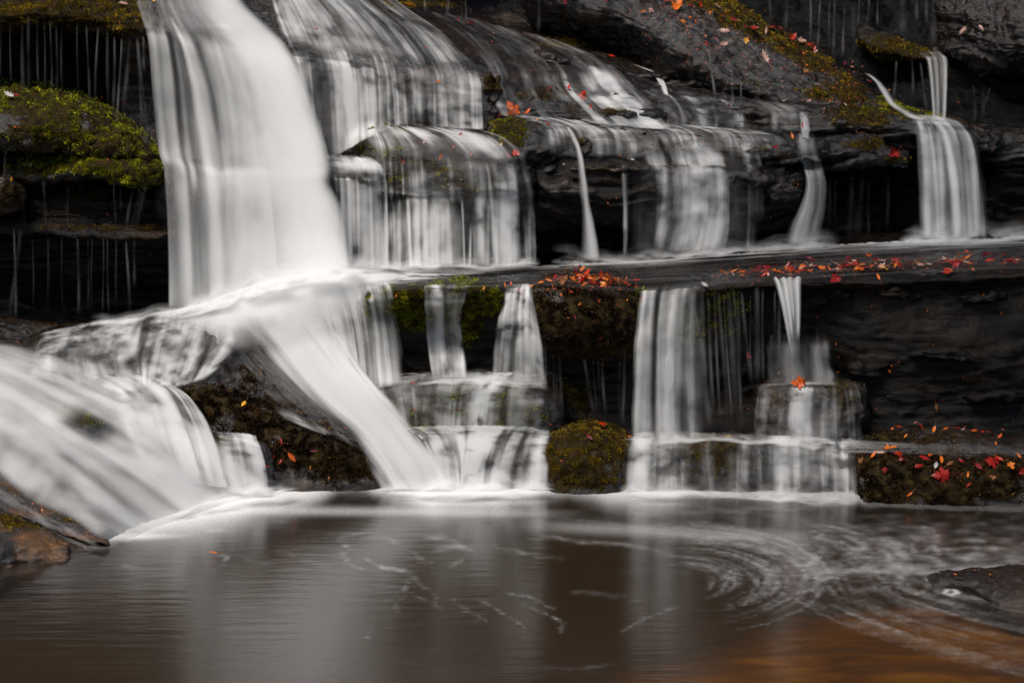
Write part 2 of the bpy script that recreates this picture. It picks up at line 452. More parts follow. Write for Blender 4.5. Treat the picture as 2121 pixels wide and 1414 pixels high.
# ---- central wedge
R_('wedge', 'boulder', 'wedge of wet rock with a mossy front, splitting the white streams', 'boulder', cols(
    (300, (745, 9.6), (775, 9.35), (800, 9.12), (820, 9.06), (850, 9.04), (920, 9.0)),
    (350, (725, 9.6), (765, 9.35), (796, 9.12), (815, 9.04), (870, 8.98), (930, 8.96)),
    (420, (700, 9.6), (745, 9.35), (795, 9.08), (812, 9.0), (870, 8.95), (960, 8.93)),
    (480, (700, 9.6), (760, 9.3), (815, 9.06), (835, 8.98), (890, 8.93), (1000, 8.9)),
    (550, (745, 9.5), (800, 9.25), (855, 9.04), (872, 8.96), (930, 8.9), (1030, 8.88)),
    (620, (810, 9.4), (850, 9.2), (882, 9.02), (898, 8.93), (950, 8.88), (1030, 8.86)),
    (690, (860, 9.3), (890, 9.12), (908, 8.99), (925, 8.9), (965, 8.87), (1030, 8.86)),
    (745, (905, 9.2), (922, 9.05), (938, 8.95), (955, 8.9), (985, 8.88), (1030, 8.87)),
    (785, (955, 9.2), (965, 9.05), (978, 8.97), (990, 8.94), (1005, 8.92), (1030, 8.9))),
    amp=.018, strata=.01, fine=.012, tuft='moss_brown', mat='rock',
    moss=[(430, 838, 100, 40, 1.3), (540, 885, 90, 36, 1.3), (620, 925, 80, 46, 1.3), (700, 955, 80, 46, 1.2), (590, 830, 60, 40, .75), (530, 775, 60, 40, .55), (640, 870, 60, 20, .6)], tuftn=2, tuftl=.016)
R_('apex', 'boulder', 'small black shiny rock at the top of the wedge', 'boulder', cols(
    (415, (755, 9.4), (762, 9.25), (775, 9.18), (790, 9.15), (806, 9.12)),
    (435, (740, 9.4), (750, 9.22), (770, 9.13), (790, 9.1), (806, 9.08)),
    (460, (755, 9.4), (762, 9.22), (778, 9.14), (792, 9.1), (806, 9.08)),
    (485, (778, 9.4), (784, 9.25), (792, 9.18), (799, 9.14), (806, 9.12))), amp=.025, strata=0, fine=.02, depth=.2)
R_('step2', 'boulder', 'small mossy rock under the short fall left of the wedge foot', 'boulder', cols(
    (430, (895, 9.2), (902, 9.02), (915, 8.9), (950, 8.85), (1030, 8.8)),
    (480, (893, 9.2), (900, 9.0), (915, 8.87), (955, 8.82), (1035, 8.78)),
    (540, (898, 9.2), (905, 9.0), (920, 8.87), (960, 8.82), (1035, 8.78)),
    (565, (915, 9.2), (922, 9.0), (938, 8.9), (970, 8.86), (1035, 8.83))), tuft='moss_gold', moss=[(490, 912, 50, 16, .9)], amp=.015, strata=0, depth=.3)

# ---- left slab running down to the pool
R_('slab', 'rock_slab', 'sloping wet slab under the left stream, running into the pool', 'rock slab', [
    [(-260, 690, 10.2), (-260, 780, 9.3), (-260, 860, 8.9), (-250, 960, 8.5), (-230, 1060, 8.1), (-200, 1160, 7.75), (-200, 1210, 7.6)],
    [(-100, 700, 10.2), (-100, 780, 9.35), (-100, 860, 8.95), (-90, 950, 8.55), (-60, 1040, 8.2), (-20, 1140, 7.85), (0, 1200, 7.65)],
    [(0, 710, 10.1), (0, 770, 9.45), (0, 840, 9.05), (20, 920, 8.72), (60, 1000, 8.42), (110, 1090, 8.1), (150, 1160, 7.85)],
    [(120, 720, 10.0), (130, 780, 9.4), (150, 840, 9.12), (180, 910, 8.82), (205, 980, 8.57), (225, 1050, 8.34), (240, 1130, 8.06)],
    [(240, 740, 9.9), (260, 790, 9.3), (280, 850, 9.1), (310, 910, 8.9), (330, 975, 8.72), (345, 1045, 8.52), (355, 1110, 8.34)],
    [(360, 780, 9.7), (380, 820, 9.25), (400, 860, 9.12), (420, 915, 9.0), (440, 965, 8.92), (455, 1016, 8.78), (465, 1080, 8.6)],
    [(480, 850, 9.5), (500, 880, 9.2), (515, 910, 9.12), (535, 945, 9.06), (550, 975, 9.0), (560, 1000, 8.95), (568, 1060, 8.8)]],
    amp=.02, strata=0, fine=.010, closed=(False, True), tuft='moss_gold', mat='rock_brown',
    moss=[(60, 1040, 60, 22, .5), (150, 1085, 50, 20, .5)], tuftn=.7)
R_('slabridge', 'boulder', 'orange stained rock at the lower left edge of the pool', 'boulder', [
    [(-120, 1040, 8.19), (-115, 1052, 8.04), (-110, 1075, 7.89), (-105, 1110, 7.77), (-100, 1150, 7.69), (-95, 1180, 7.67)],
    [(-30, 1052, 8.17), (-28, 1064, 8.01), (-25, 1085, 7.87), (-20, 1112, 7.76), (-15, 1145, 7.71), (-10, 1180, 7.69)],
    [(40, 1078, 8.09), (40, 1087, 7.99), (42, 1102, 7.89), (45, 1120, 7.83), (50, 1142, 7.79), (52, 1170, 7.76)],
    [(95, 1102, 8.03), (95, 1108, 7.97), (96, 1118, 7.91), (97, 1130, 7.87), (98, 1145, 7.82), (100, 1165, 7.77)],
    [(128, 1122, 7.99), (129, 1126, 7.95), (130, 1132, 7.91), (131, 1138, 7.87), (132, 1148, 7.83), (133, 1165, 7.79)]],
    mat='rock_orange', amp=.012, strata=.008, fine=.016, closed=(False, True), depth=.2, tuftn=1.2, moss=[(30, 1080, 90, 20, .8)], tuft='moss_gold')
R_('ridge2', 'boulder', 'low orange flecked rock ridge between two thin streams at left', 'boulder', [
    [(-60, 985, 8.46), (-58, 995, 8.37), (-56, 1010, 8.30), (-54, 1028, 8.26), (-50, 1050, 8.21)],
    [(20, 1003, 8.41), (22, 1012, 8.33), (24, 1026, 8.26), (26, 1042, 8.21), (30, 1065, 8.16)],
    [(90, 1040, 8.31), (92, 1048, 8.24), (94, 1060, 8.18), (96, 1074, 8.13), (100, 1092, 8.07)],
    [(150, 1072, 8.21), (152, 1079, 8.15), (154, 1090, 8.09), (156, 1102, 8.05), (160, 1118, 7.99)],
    [(205, 1102, 8.11), (206, 1107, 8.06), (207, 1113, 8.03), (208, 1120, 7.99), (210, 1130, 7.95)]],
    mat='rock_orange', amp=.01, strata=0, fine=.014, closed=(False, True), depth=.2, tuftn=.6, moss=[(130, 1065, 60, 22, .6), (30, 1020, 40, 12, .5)], tuft='moss_gold')
R_('islet', 'boulder', 'small mossy rock with orange pine needles inside the left stream', 'boulder', cols(
    (112, (848, 9.20), (852, 9.02), (865, 8.90), (890, 8.86), (925, 8.80)),
    (150, (840, 9.20), (845, 9.00), (862, 8.86), (900, 8.80), (945, 8.75)),
    (190, (843, 9.20), (848, 9.00), (864, 8.86), (900, 8.81), (950, 8.76)),
    (225, (850, 9.20), (856, 9.02), (872, 8.90), (900, 8.86), (950, 8.80))), tuft='moss_green', moss=[(160, 862, 70, 20, 1.1)], amp=.015, strata=0, depth=.3, tuftn=1.5)

# ---- domed block left
R_('dome', 'boulder', 'long domed rock under a pale veil of water at the foot of the left wall', 'boulder', cols(
    (55, (700, 9.9), (706, 9.6), (718, 9.45), (745, 9.4), (780, 9.38), (810, 9.36)),
    (100, (680, 10.0), (690, 9.6), (704, 9.4), (740, 9.33), (785, 9.3), (830, 9.26)),
    (180, (666, 10.1), (680, 9.65), (698, 9.4), (740, 9.3), (790, 9.24), (840, 9.2)),
    (260, (658, 10.1), (672, 9.65), (694, 9.38), (740, 9.28), (790, 9.2), (840, 9.16)),
    (350, (645, 10.1), (662, 9.6), (690, 9.36), (740, 9.26), (790, 9.18), (840, 9.14)),
    (430, (640, 10.1), (660, 9.6), (692, 9.36), (740, 9.28), (790, 9.2), (830, 9.16)),
    (500, (645, 10.1), (672, 9.6), (705, 9.4), (745, 9.32), (790, 9.26), (830, 9.2)),
    (560, (690, 10.1), (710, 9.7), (735, 9.5), (765, 9.42), (800, 9.36), (830, 9.3))),
    amp=.02, strata=.01, fine=.008, tuft='moss_green', moss=[(260, 745, 120, 30, .5), (100, 720, 40, 20, .5)], tuftn=.4)
R_('leftfoot', 'boulder', 'glossy black rock at the left edge under the dripping wall', 'boulder', cols(
    (-150, (660, 10.4), (672, 10.0), (690, 9.8), (710, 9.65), (760, 9.5)),
    (0, (664, 10.4), (676, 10.0), (692, 9.8), (712, 9.65), (760, 9.45)),
    (60, (668, 10.4), (680, 10.0), (694, 9.8), (714, 9.65), (760, 9.45)),
    (110, (672, 10.4), (684, 10.0), (698, 9.85), (716, 9.7), (750, 9.55))), amp=.03, strata=.0, fine=.02, closed=(False, True))

# ---- left wall: top shelf, moss boulder, low shelf
R_('ltop', 'rock_ledge', 'mossy overhanging lip at the top left corner', 'rock ledge', cols(
    (-250, (-120, 11.4), (-30, 10.7), (10, 10.35), (35, 10.2), (55, 10.25), (70, 10.5)),
    (0, (-120, 11.4), (-30, 10.7), (5, 10.35), (28, 10.2), (42, 10.25), (55, 10.5)),
    (120, (-120, 11.4), (-30, 10.7), (5, 10.35), (28, 10.2), (44, 10.25), (55, 10.5)),
    (210, (-110, 11.4), (-20, 10.7), (10, 10.35), (38, 10.18), (58, 10.22), (68, 10.5)),
    (265, (-100, 11.4), (-10, 10.65), (22, 10.33), (46, 10.17), (68, 10.22), (78, 10.5)),
    (318, (-90, 11.4), (5, 10.65), (36, 10.4), (54, 10.3), (66, 10.3), (72, 10.5))),
    amp=.03, strata=.02, fine=.02, closed=(False, True), mat='rock_brown', tuft='moss_gold', moss=[(100, 18, 360, 34, 1.4), (260, 35, 70, 34, 1.2)], tuftn=2.6, tuftl=.011)
R_('lmoss', 'boulder', 'bright green mossy boulder on the left below the black recess', 'boulder', cols(
    (-200, (170, 10.9), (188, 10.3), (220, 10.0), (265, 9.93), (305, 10.0), (318, 10.4)),
    (0, (170, 10.9), (186, 10.3), (218, 10.0), (262, 9.9), (300, 9.96), (315, 10.4)),
    (80, (176, 10.9), (192, 10.3), (222, 10.0), (268, 9.88), (305, 9.94), (318, 10.4)),
    (150, (190, 10.9), (205, 10.3), (232, 10.02), (275, 9.88), (310, 9.94), (325, 10.4)),
    (215, (220, 10.9), (232, 10.3), (254, 10.04), (290, 9.9), (318, 9.94), (330, 10.4)),
    (265, (255, 10.9), (262, 10.3), (280, 10.06), (305, 9.94), (328, 9.96), (340, 10.4)),
    (305, (285, 10.9), (292, 10.3), (305, 10.08), (322, 9.98), (336, 10.0), (346, 10.4)),
    (322, (312, 10.9), (316, 10.35), (322, 10.15), (330, 10.1), (340, 10.12), (346, 10.4))),
    amp=.025, strata=.0, fine=.02, closed=(False, True), mat='rock_brown', tuft='moss_green',
    moss=[(30, 205, 140, 36, 1.4), (150, 240, 90, 44, 1.5), (215, 285, 85, 44, 1.5), (285, 320, 60, 34, 1.4), (60, 275, 140, 40, .8)], tuftn=4, tuftl=.011)
R_('lmoss2', 'rock_ledge', 'green mossy lower lip of the left boulder', 'rock ledge', cols(
    (20, (332, 10.6), (340, 10.3), (350, 10.14), (362, 10.1), (374, 10.15), (380, 10.4)),
    (90, (326, 10.6), (333, 10.25), (345, 10.06), (362, 10.0), (378, 10.06), (386, 10.4)),
    (160, (314, 10.6), (321, 10.2), (334, 9.96), (350, 9.9), (366, 9.98), (376, 10.4)),
    (230, (312, 10.6), (320, 10.15), (332, 9.93), (350, 9.86), (366, 9.94), (376, 10.4)),
    (290, (316, 10.6), (326, 10.12), (340, 9.9), (358, 9.83), (376, 9.9), (388, 10.4)),
    (332, (325, 10.6), (332, 10.2), (345, 10.0), (358, 9.95), (372, 10.0), (380, 10.4))),
    amp=.02, strata=.0, fine=.018, mat='rock_brown', tuft='moss_green', depth=.4,
    moss=[(200, 338, 110, 26, 1.4), (285, 350, 70, 34, 1.5), (70, 350, 60, 20, .8)], tuftn=4, tuftl=.011)
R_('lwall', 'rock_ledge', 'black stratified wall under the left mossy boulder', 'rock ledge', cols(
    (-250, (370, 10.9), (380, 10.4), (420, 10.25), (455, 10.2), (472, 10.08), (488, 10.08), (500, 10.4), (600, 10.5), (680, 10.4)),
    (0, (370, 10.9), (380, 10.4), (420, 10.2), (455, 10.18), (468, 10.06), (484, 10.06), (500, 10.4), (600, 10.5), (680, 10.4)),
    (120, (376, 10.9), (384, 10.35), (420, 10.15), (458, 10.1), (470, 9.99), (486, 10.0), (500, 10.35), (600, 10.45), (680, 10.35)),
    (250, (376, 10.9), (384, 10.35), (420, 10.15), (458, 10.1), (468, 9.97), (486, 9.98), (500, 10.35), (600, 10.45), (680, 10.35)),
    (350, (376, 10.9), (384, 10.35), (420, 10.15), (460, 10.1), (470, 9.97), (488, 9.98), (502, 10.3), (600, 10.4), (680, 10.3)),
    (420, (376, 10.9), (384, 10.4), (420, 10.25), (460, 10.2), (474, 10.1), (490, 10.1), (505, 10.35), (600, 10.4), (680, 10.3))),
    amp=.03, strata=0.035, fine=.016, closed=(False, True), tuft='moss_brown', mat='rock_shaded', moss=[(210, 472, 220, 10, .75), (150, 400, 150, 18, .5)], tuftn=.9)
R_('lknob', 'boulder', 'small knob of rock holding a yellow leaf at the left edge', 'boulder', cols(
    (-60, (352, 10.3), (362, 10.0), (380, 9.86), (410, 9.84), (440, 9.95), (455, 10.3)),
    (0, (354, 10.3), (364, 10.0), (382, 9.86), (412, 9.84), (440, 9.95), (452, 10.3)),
    (25, (362, 10.3), (370, 10.02), (386, 9.88), (410, 9.87), (432, 9.96), (445, 10.3)),
    (44, (378, 10.3), (385, 10.08), (396, 9.97), (410, 9.95), (424, 10.02), (432, 10.3))),
    amp=.015, strata=0, fine=.016, mat='rock_brown', tuft='moss_brown', moss=[(10, 400, 50, 40, .7)], closed=(False, True), depth=.3)

# ---- big upper dome carrying the main fall and the wide curtain
R_('top', 'rock_ledge', 'great rounded upper rock that the main falls pour over', 'rock ledge', cols(
    (250, (-200, 11.9), (-60, 11.0), (5, 10.6), (40, 10.38), (62, 10.27), (90, 10.36), (200, 10.6), (330, 10.5)),
    (330, (-200, 11.9), (-60, 11.0), (5, 10.56), (42, 10.32), (64, 10.22), (95, 10.34), (200, 10.55), (330, 10.45)),
    (450, (-200, 11.9), (-60, 11.0), (5, 10.54), (50, 10.28), (75, 10.18), (110, 10.32), (200, 10.5), (330, 10.4)),
    (560, (-200, 12.0), (-60, 11.2), (5, 10.75), (55, 10.45), (90, 10.27), (130, 10.36), (210, 10.5), (330, 10.45)),
    (660, (-200, 12.6), (-60, 11.6), (10, 11.0), (65, 10.6), (105, 10.34), (145, 10.4), (220, 10.5), (330, 10.5)),
    (780, (-170, 13.2), (-40, 12.1), (28, 11.4), (80, 10.8), (122, 10.42), (160, 10.36), (240, 10.42), (330, 10.5)),
    (900, (-130, 13.4), (-5, 12.6), (50, 11.7), (95, 11.0), (134, 10.52), (180, 10.4), (240, 10.4), (330, 10.5)),
    (1010, (-80, 13.4), (28, 12.9), (68, 12.0), (108, 11.2), (146, 10.64), (195, 10.45), (250, 10.42), (330, 10.5)),
    (1120, (0, 13.4), (62, 12.7), (90, 12.1), (125, 11.4), (158, 10.95), (205, 10.68), (255, 10.56), (330, 10.5)),
    (1250, (60, 13.2), (104, 12.3), (122, 12.0), (142, 11.6), (172, 11.2), (210, 10.9), (260, 10.7), (330, 10.6)),
    (1360, (130, 12.8), (148, 12.2), (162, 11.9), (180, 11.6), (205, 11.3), (230, 11.1), (265, 10.9), (330, 10.8)),
    (1440, (175, 12.6), (185, 12.2), (195, 12.0), (208, 11.8), (225, 11.6), (242, 11.4), (270, 11.1), (330, 11.0))),
    amp=.02, strata=.004, fine=.010, closed=(False, True), tuft='moss_gold', moss=[(655, 95, 60, 22, .7), (590, 25, 30, 30, .5), (830, 165, 60, 30, .5), (950, 190, 90, 40, .5), (870, 8, 90, 8, 1), (1180, 85, 70, 12, 1)], tuftn=.9)

R_('midb', 'boulder', 'rounded step boulder draped in water with leaves showing through', 'boulder', cols(
    (745, (248, 10.8), (256, 10.5), (275, 10.3), (310, 10.2), (345, 10.22), (370, 10.3), (378, 10.6)),
    (775, (242, 10.8), (250, 10.45), (270, 10.2), (315, 10.08), (360, 10.1), (392, 10.2), (400, 10.6)),
    (850, (244, 10.8), (254, 10.45), (285, 10.15), (325, 10.02), (370, 10.02), (405, 10.14), (412, 10.6)),
    (940, (248, 10.8), (260, 10.45), (292, 10.15), (330, 10.0), (378, 9.98), (412, 10.1), (420, 10.6)),
    (1020, (256, 10.8), (270, 10.45), (300, 10.18), (338, 10.02), (385, 9.98), (420, 10.1), (428, 10.6)),
    (1075, (275, 10.8), (290, 10.45), (316, 10.2), (350, 10.08), (392, 10.02), (425, 10.12), (432, 10.6)),
    (1106, (310, 10.8), (322, 10.5), (342, 10.3), (370, 10.2), (400, 10.15), (425, 10.2), (432, 10.6))),
    amp=.02, strata=0.018, fine=.014, tuft='moss_green', mat='rock_brown', moss=[(790, 290, 45, 45, 1.0), (810, 350, 60, 40, .8), (880, 350, 100, 30, .6), (960, 385, 120, 26, .5)], tuftn=.9, tuftl=.012)
R_('midb2', 'rock_ledge', 'low shelf at the right of the main fall, white with water', 'rock ledge', cols(
    (640, (322, 10.6), (330, 10.3), (345, 10.1), (365, 10.05), (385, 10.15), (392, 10.5)),
    (700, (320, 10.6), (328, 10.25), (342, 10.05), (362, 10.0), (385, 10.1), (392, 10.5)),
    (760, (322, 10.6), (330, 10.25), (344, 10.04), (364, 9.99), (388, 10.1), (395, 10.5)),
    (805, (335, 10.6), (343, 10.3), (356, 10.12), (370, 10.08), (388, 10.15), (395, 10.5))),
    amp=.012, strata=0, fine=.01, tuft='moss_green', moss=[(750, 358, 45, 18, .7)], depth=.4, tuftn=.6)
R_('upwall', 'rock_ledge', 'black recessed rock wall behind the upper curtains', 'rock ledge', cols(
    (560, (380, 10.6), (450, 10.35), (520, 10.3), (600, 10.2)),
    (800, (390, 10.7), (450, 10.4), (520, 10.35), (600, 10.3)),
    (1000, (400, 10.7), (450, 10.45), (520, 10.4), (600, 10.4)),
    (1200, (400, 10.7), (450, 10.5), (520, 10.5), (600, 10.5)),
    (1450, (400, 10.8), (450, 10.6), (520, 10.6), (600, 10.6)),
    (1800, (400, 11.0), (450, 10.8), (520, 10.7), (600, 10.7))), mat='cliff', amp=.03, strata=0.04, fine=.015, closed=(True, True))

# rock inside the main fall
R_('fallb', 'boulder', 'rounded rock half way down the main fall, under white water', 'boulder', cols(
    (325, (318, 10.6), (328, 10.25), (345, 10.1), (390, 10.02), (440, 10.05), (480, 10.2)),
    (350, (318, 10.6), (330, 10.2), (350, 9.98), (395, 9.92), (450, 9.95), (495, 10.1)),
    (385, (326, 10.6), (338, 10.2), (360, 9.98), (400, 9.9), (450, 9.95), (495, 10.1)),
    (420, (345, 10.6), (355, 10.2), (375, 10.0), (410, 9.95), (450, 9.98), (490, 10.1)),
    (500, (345, 10.6), (355, 10.2), (375, 10.0), (410, 9.98), (450, 10.0), (490, 10.1)),
    (560, (350, 10.6), (362, 10.25), (380, 10.1), (410, 10.08), (450, 10.1), (490, 10.2))),
    amp=.015, strata=0, fine=.01, depth=.4, tuft='moss_green', moss=[(390, 400, 16, 50, .6)], tuftn=.5)

# ---- strata right of centre
R_('leafb', 'boulder', 'mossy boulder with a big orange maple leaf beside the step boulder', 'boulder', cols(
    (1012, (240, 10.8), (246, 10.6), (258, 10.45), (280, 10.35), (300, 10.3), (330, 10.3)),
    (1030, (234, 10.8), (240, 10.55), (254, 10.35), (285, 10.25), (320, 10.2), (345, 10.25)),
    (1070, (236, 10.8), (242, 10.52), (258, 10.28), (290, 10.18), (325, 10.15), (350, 10.2)),
    (1120, (240, 10.8), (248, 10.52), (264, 10.28), (292, 10.16), (320, 10.16), (345, 10.22)),
    (1155, (248, 10.8), (256, 10.55), (272, 10.33), (294, 10.24), (315, 10.24), (335, 10.3))),
    amp=.02, strata=0, fine=.02, mat='rock', tuft='moss_green', moss=[(1055, 275, 35, 40, 1.0), (1030, 245, 30, 14, .7)], tuftn=1.4)
R_('stA', 'rock_ledge', 'stratified slab right of the leafy boulder, streaked with thin falls', 'rock ledge', cols(
    (1140, (240, 11.2), (252, 10.7), (268, 10.42), (290, 10.3), (318, 10.28), (330, 10.38), (335, 10.7)),
    (1240, (242, 11.2), (256, 10.7), (274, 10.4), (296, 10.27), (322, 10.26), (334, 10.36), (338, 10.7)),
    (1340, (250, 11.2), (264, 10.7), (280, 10.4), (300, 10.26), (325, 10.26), (336, 10.36), (340, 10.7)),
    (1450, (258, 11.2), (270, 10.75), (284, 10.45), (302, 10.3), (326, 10.3), (336, 10.4), (340, 10.7)),
    (1560, (268, 11.2), (276, 10.8), (290, 10.5), (308, 10.35), (328, 10.33), (338, 10.42), (342, 10.7)),
    (1660, (276, 11.2), (282, 10.8), (294, 10.55), (310, 10.4), (328, 10.38), (338, 10.45), (342, 10.7)),
    (1720, (282, 11.2), (286, 10.9), (296, 10.7), (312, 10.6), (328, 10.58), (338, 10.65), (342, 10.8))),
    amp=.02, strata=0.028, fine=.016, mat='rock', tuft='moss_brown', moss=[(1250, 290, 130, 22, .8), (1560, 320, 110, 22, .7), (1400, 300, 200, 20, .45)], tuftn=1.0)
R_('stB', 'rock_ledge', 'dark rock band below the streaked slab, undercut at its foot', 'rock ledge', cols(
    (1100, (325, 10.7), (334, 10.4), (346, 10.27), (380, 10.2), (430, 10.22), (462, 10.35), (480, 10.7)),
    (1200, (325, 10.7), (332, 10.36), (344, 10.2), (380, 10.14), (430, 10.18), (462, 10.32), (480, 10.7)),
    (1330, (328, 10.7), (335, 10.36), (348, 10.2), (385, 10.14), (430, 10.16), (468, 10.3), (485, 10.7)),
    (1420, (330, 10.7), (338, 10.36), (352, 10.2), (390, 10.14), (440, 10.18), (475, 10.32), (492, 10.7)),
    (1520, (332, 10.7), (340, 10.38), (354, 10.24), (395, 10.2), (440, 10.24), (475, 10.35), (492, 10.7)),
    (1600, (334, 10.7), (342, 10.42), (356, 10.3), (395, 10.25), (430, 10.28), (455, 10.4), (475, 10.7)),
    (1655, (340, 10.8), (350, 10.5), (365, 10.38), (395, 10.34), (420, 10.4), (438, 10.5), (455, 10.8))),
    amp=.025, strata=0.03, fine=.018, tuft='moss_brown', mat='rock_shaded', moss=[(1250, 350, 120, 12, .5), (1390, 400, 50, 40, .3)], tuftn=.5)
R_('stC', 'rock_ledge', 'stepped wet slabs below the upper slope, scattered with red leaves', 'rock ledge', cols(
    (990, (140, 11.3), (152, 10.9), (170, 10.7), (190, 10.62), (210, 10.6), (235, 10.6)),
    (1060, (150, 11.4), (162, 10.95), (178, 10.7), (200, 10.6), (222, 10.55), (250, 10.56)),
    (1150, (160, 11.5), (174, 11.0), (190, 10.75), (212, 10.62), (232, 10.55), (258, 10.56)),
    (1240, (178, 11.5), (190, 11.05), (206, 10.8), (226, 10.66), (245, 10.58), (268, 10.58)),
    (1330, (192, 11.5), (204, 11.1), (220, 10.85), (238, 10.7), (254, 10.62), (276, 10.6)),
    (1430, (200, 11.6), (214, 11.2), (230, 10.95), (246, 10.8), (260, 10.7), (282, 10.68)),
    (1520, (212, 11.6), (222, 11.3), (236, 11.1), (252, 10.95), (268, 10.85), (288, 10.8))),
    amp=.02, strata=0.03, fine=.016, tuft='moss_brown', moss=[(1100, 190, 90, 24, .7), (1015, 205, 35, 50, .9), (1250, 225, 120, 16, .6)], tuftn=1.0)
R_('stD', 'rock_ledge', 'long layered ledge with golden moss below the big leaning boulder', 'rock ledge', cols(
    (1230, (128, 12.2), (136, 11.9), (148, 11.7), (162, 11.6), (176, 11.5), (186, 11.6)),
    (1330, (170, 12.0), (178, 11.6), (190, 11.4), (206, 11.3), (220, 11.25), (232, 11.4)),
    (1430, (188, 12.0), (196, 11.6), (208, 11.36), (224, 11.24), (240, 11.2), (262, 11.3)),
    (1540, (200, 12.0), (208, 11.5), (220, 11.24), (238, 11.12), (256, 11.08), (278, 11.15)),
    (1640, (206, 12.0), (214, 11.45), (226, 11.2), (245, 11.06), (262, 11.02), (286, 11.1)),
    (1740, (214, 12.0), (222, 11.45), (234, 11.2), (252, 11.04), (270, 11.0), (292, 11.05)),
    (1830, (226, 12.0), (234, 11.4), (246, 11.18), (262, 11.02), (282, 11.0), (300, 11.05)),
    (1890, (242, 12.0), (249, 11.5), (258, 11.25), (272, 11.14), (290, 11.12), (302, 11.2))),
    amp=.02, strata=0.032, fine=.018, tuft='moss_gold', moss=[(1810, 240, 100, 26, 1.1), (1720, 235, 90, 14, .6)], tuftn=1.1)
R_('stE', 'rock_ledge', 'short layered ledge with golden moss and one crimson leaf', 'rock ledge', cols(
    (1640, (276, 11.2), (283, 10.95), (292, 10.8), (308, 10.72), (328, 10.7), (345, 10.75), (352, 11.1)),
    (1720, (278, 11.2), (286, 10.85), (296, 10.65), (314, 10.57), (334, 10.55), (350, 10.62), (358, 11.1)),
    (1790, (280, 11.2), (288, 10.85), (298, 10.65), (314, 10.57), (332, 10.55), (348, 10.62), (355, 11.1)),
    (1835, (290, 11.2), (298, 10.9), (308, 10.72), (320, 10.65), (334, 10.62), (346, 10.68), (352, 11.1)),
    (1872, (318, 11.2), (324, 10.95), (330, 10.8), (336, 10.75), (342, 10.74), (348, 10.78), (352, 11.1))),
    amp=.018, strata=0.03, fine=.015, tuft='moss_gold', moss=[(1790, 298, 50, 14, 1.0), (1855, 330, 30, 10, .7)], tuftn=1.0, depth=.5)
R_('lean', 'boulder', 'big leaning boulder with fallen leaves and a mossy upper edge', 'boulder', [
    [(1060, -120, 13.2), (1060, -80, 12.6), (1060, -50, 12.3), (1070, -20, 12.3), (1085, 20, 12.5), (1100, 50, 12.6), (1110, 80, 12.9)],
    [(1200, -120, 13.3), (1195, -70, 12.5), (1190, -30, 12.15), (1185, 8, 12.1), (1195, 50, 12.3), (1210, 90, 12.45), (1220, 115, 12.8)],
    [(1390, -60, 13.2), (1365, -25, 12.5), (1330, 20, 12.05), (1310, 50, 11.95), (1310, 95, 12.15), (1320, 140, 12.3), (1328, 165, 12.6)],
    [(1500, -5, 13.0), (1480, 20, 12.4), (1450, 58, 12.0), (1425, 98, 11.75), (1415, 130, 11.75), (1418, 172, 11.95), (1425, 195, 12.4)],
    [(1600, 56, 12.9), (1580, 76, 12.4), (1555, 108, 12.0), (1532, 140, 11.7), (1522, 172, 11.55), (1524, 204, 11.68), (1528, 218, 12.2)],
    [(1700, 110, 12.8), (1685, 124, 12.4), (1665, 148, 12.0), (1645, 172, 11.7), (1635, 196, 11.5), (1632, 216, 11.55), (1632, 228, 12.1)],
    [(1780, 152, 12.7), (1770, 163, 12.3), (1755, 180, 11.95), (1742, 198, 11.65), (1735, 214, 11.5), (1732, 228, 11.5), (1732, 236, 12.0)],
    [(1822, 198, 12.6), (1817, 204, 12.3), (1810, 212, 12.0), (1804, 222, 11.75), (1800, 230, 11.62), (1798, 236, 11.62), (1798, 240, 12.0)]],
    amp=.045, strata=.0, fine=.022, closed=(False, True), tuft='moss_gold', mat='rock', seed=3.1, depth=.4,
    moss=[(1480, 2, 60, 20, 1.0), (1540, 35, 60, 26, 1.2), (1600, 68, 60, 24, 1.2), (1660, 100, 60, 24, 1.2), (1720, 130, 60, 28, 1.2), (1790, 185, 60, 45, 1.4), (1700, 190, 70, 24, .6), (1560, 170, 80, 24, .4)], tuftn=2.2, tuftl=.011)

# ---- far right
R_('rledge', 'rock_ledge', 'ledge corner at far right that the narrow fall pours over', 'rock ledge', cols(
    (1800, (190, 12.2), (205, 11.7), (222, 11.4), (240, 11.2), (262, 11.15), (280, 11.4)),
    (1850, (210, 12.2), (222, 11.6), (236, 11.3), (252, 11.1), (272, 11.08), (290, 11.4)),
    (1910, (228, 12.2), (238, 11.5), (250, 11.2), (264, 11.05), (282, 11.05), (300, 11.4)),
    (1970, (238, 12.2), (246, 11.5), (256, 11.2), (268, 11.06), (285, 11.06), (300, 11.4)),
    (2010, (250, 12.2), (258, 11.5), (268, 11.25), (280, 11.12), (300, 11.12), (330, 11.4)),
    (2060, (258, 12.2), (265, 11.5), (275, 11.28), (290, 11.2), (320, 11.2), (360, 11.4)),
    (2110, (262, 12.2), (270, 11.55), (282, 11.35), (300, 11.3), (330, 11.3), (380, 11.4)),
    (2400, (262, 12.2), (270, 11.55), (282, 11.35), (300, 11.3), (330, 11.3), (380, 11.4))),
    amp=.02, strata=.015, fine=.014, tuft='moss_green', moss=[(1850, 220, 70, 20, 1.0), (1900, 240, 60, 12, .6)], closed=(True, False), mat='rock', tuftn=1.2)
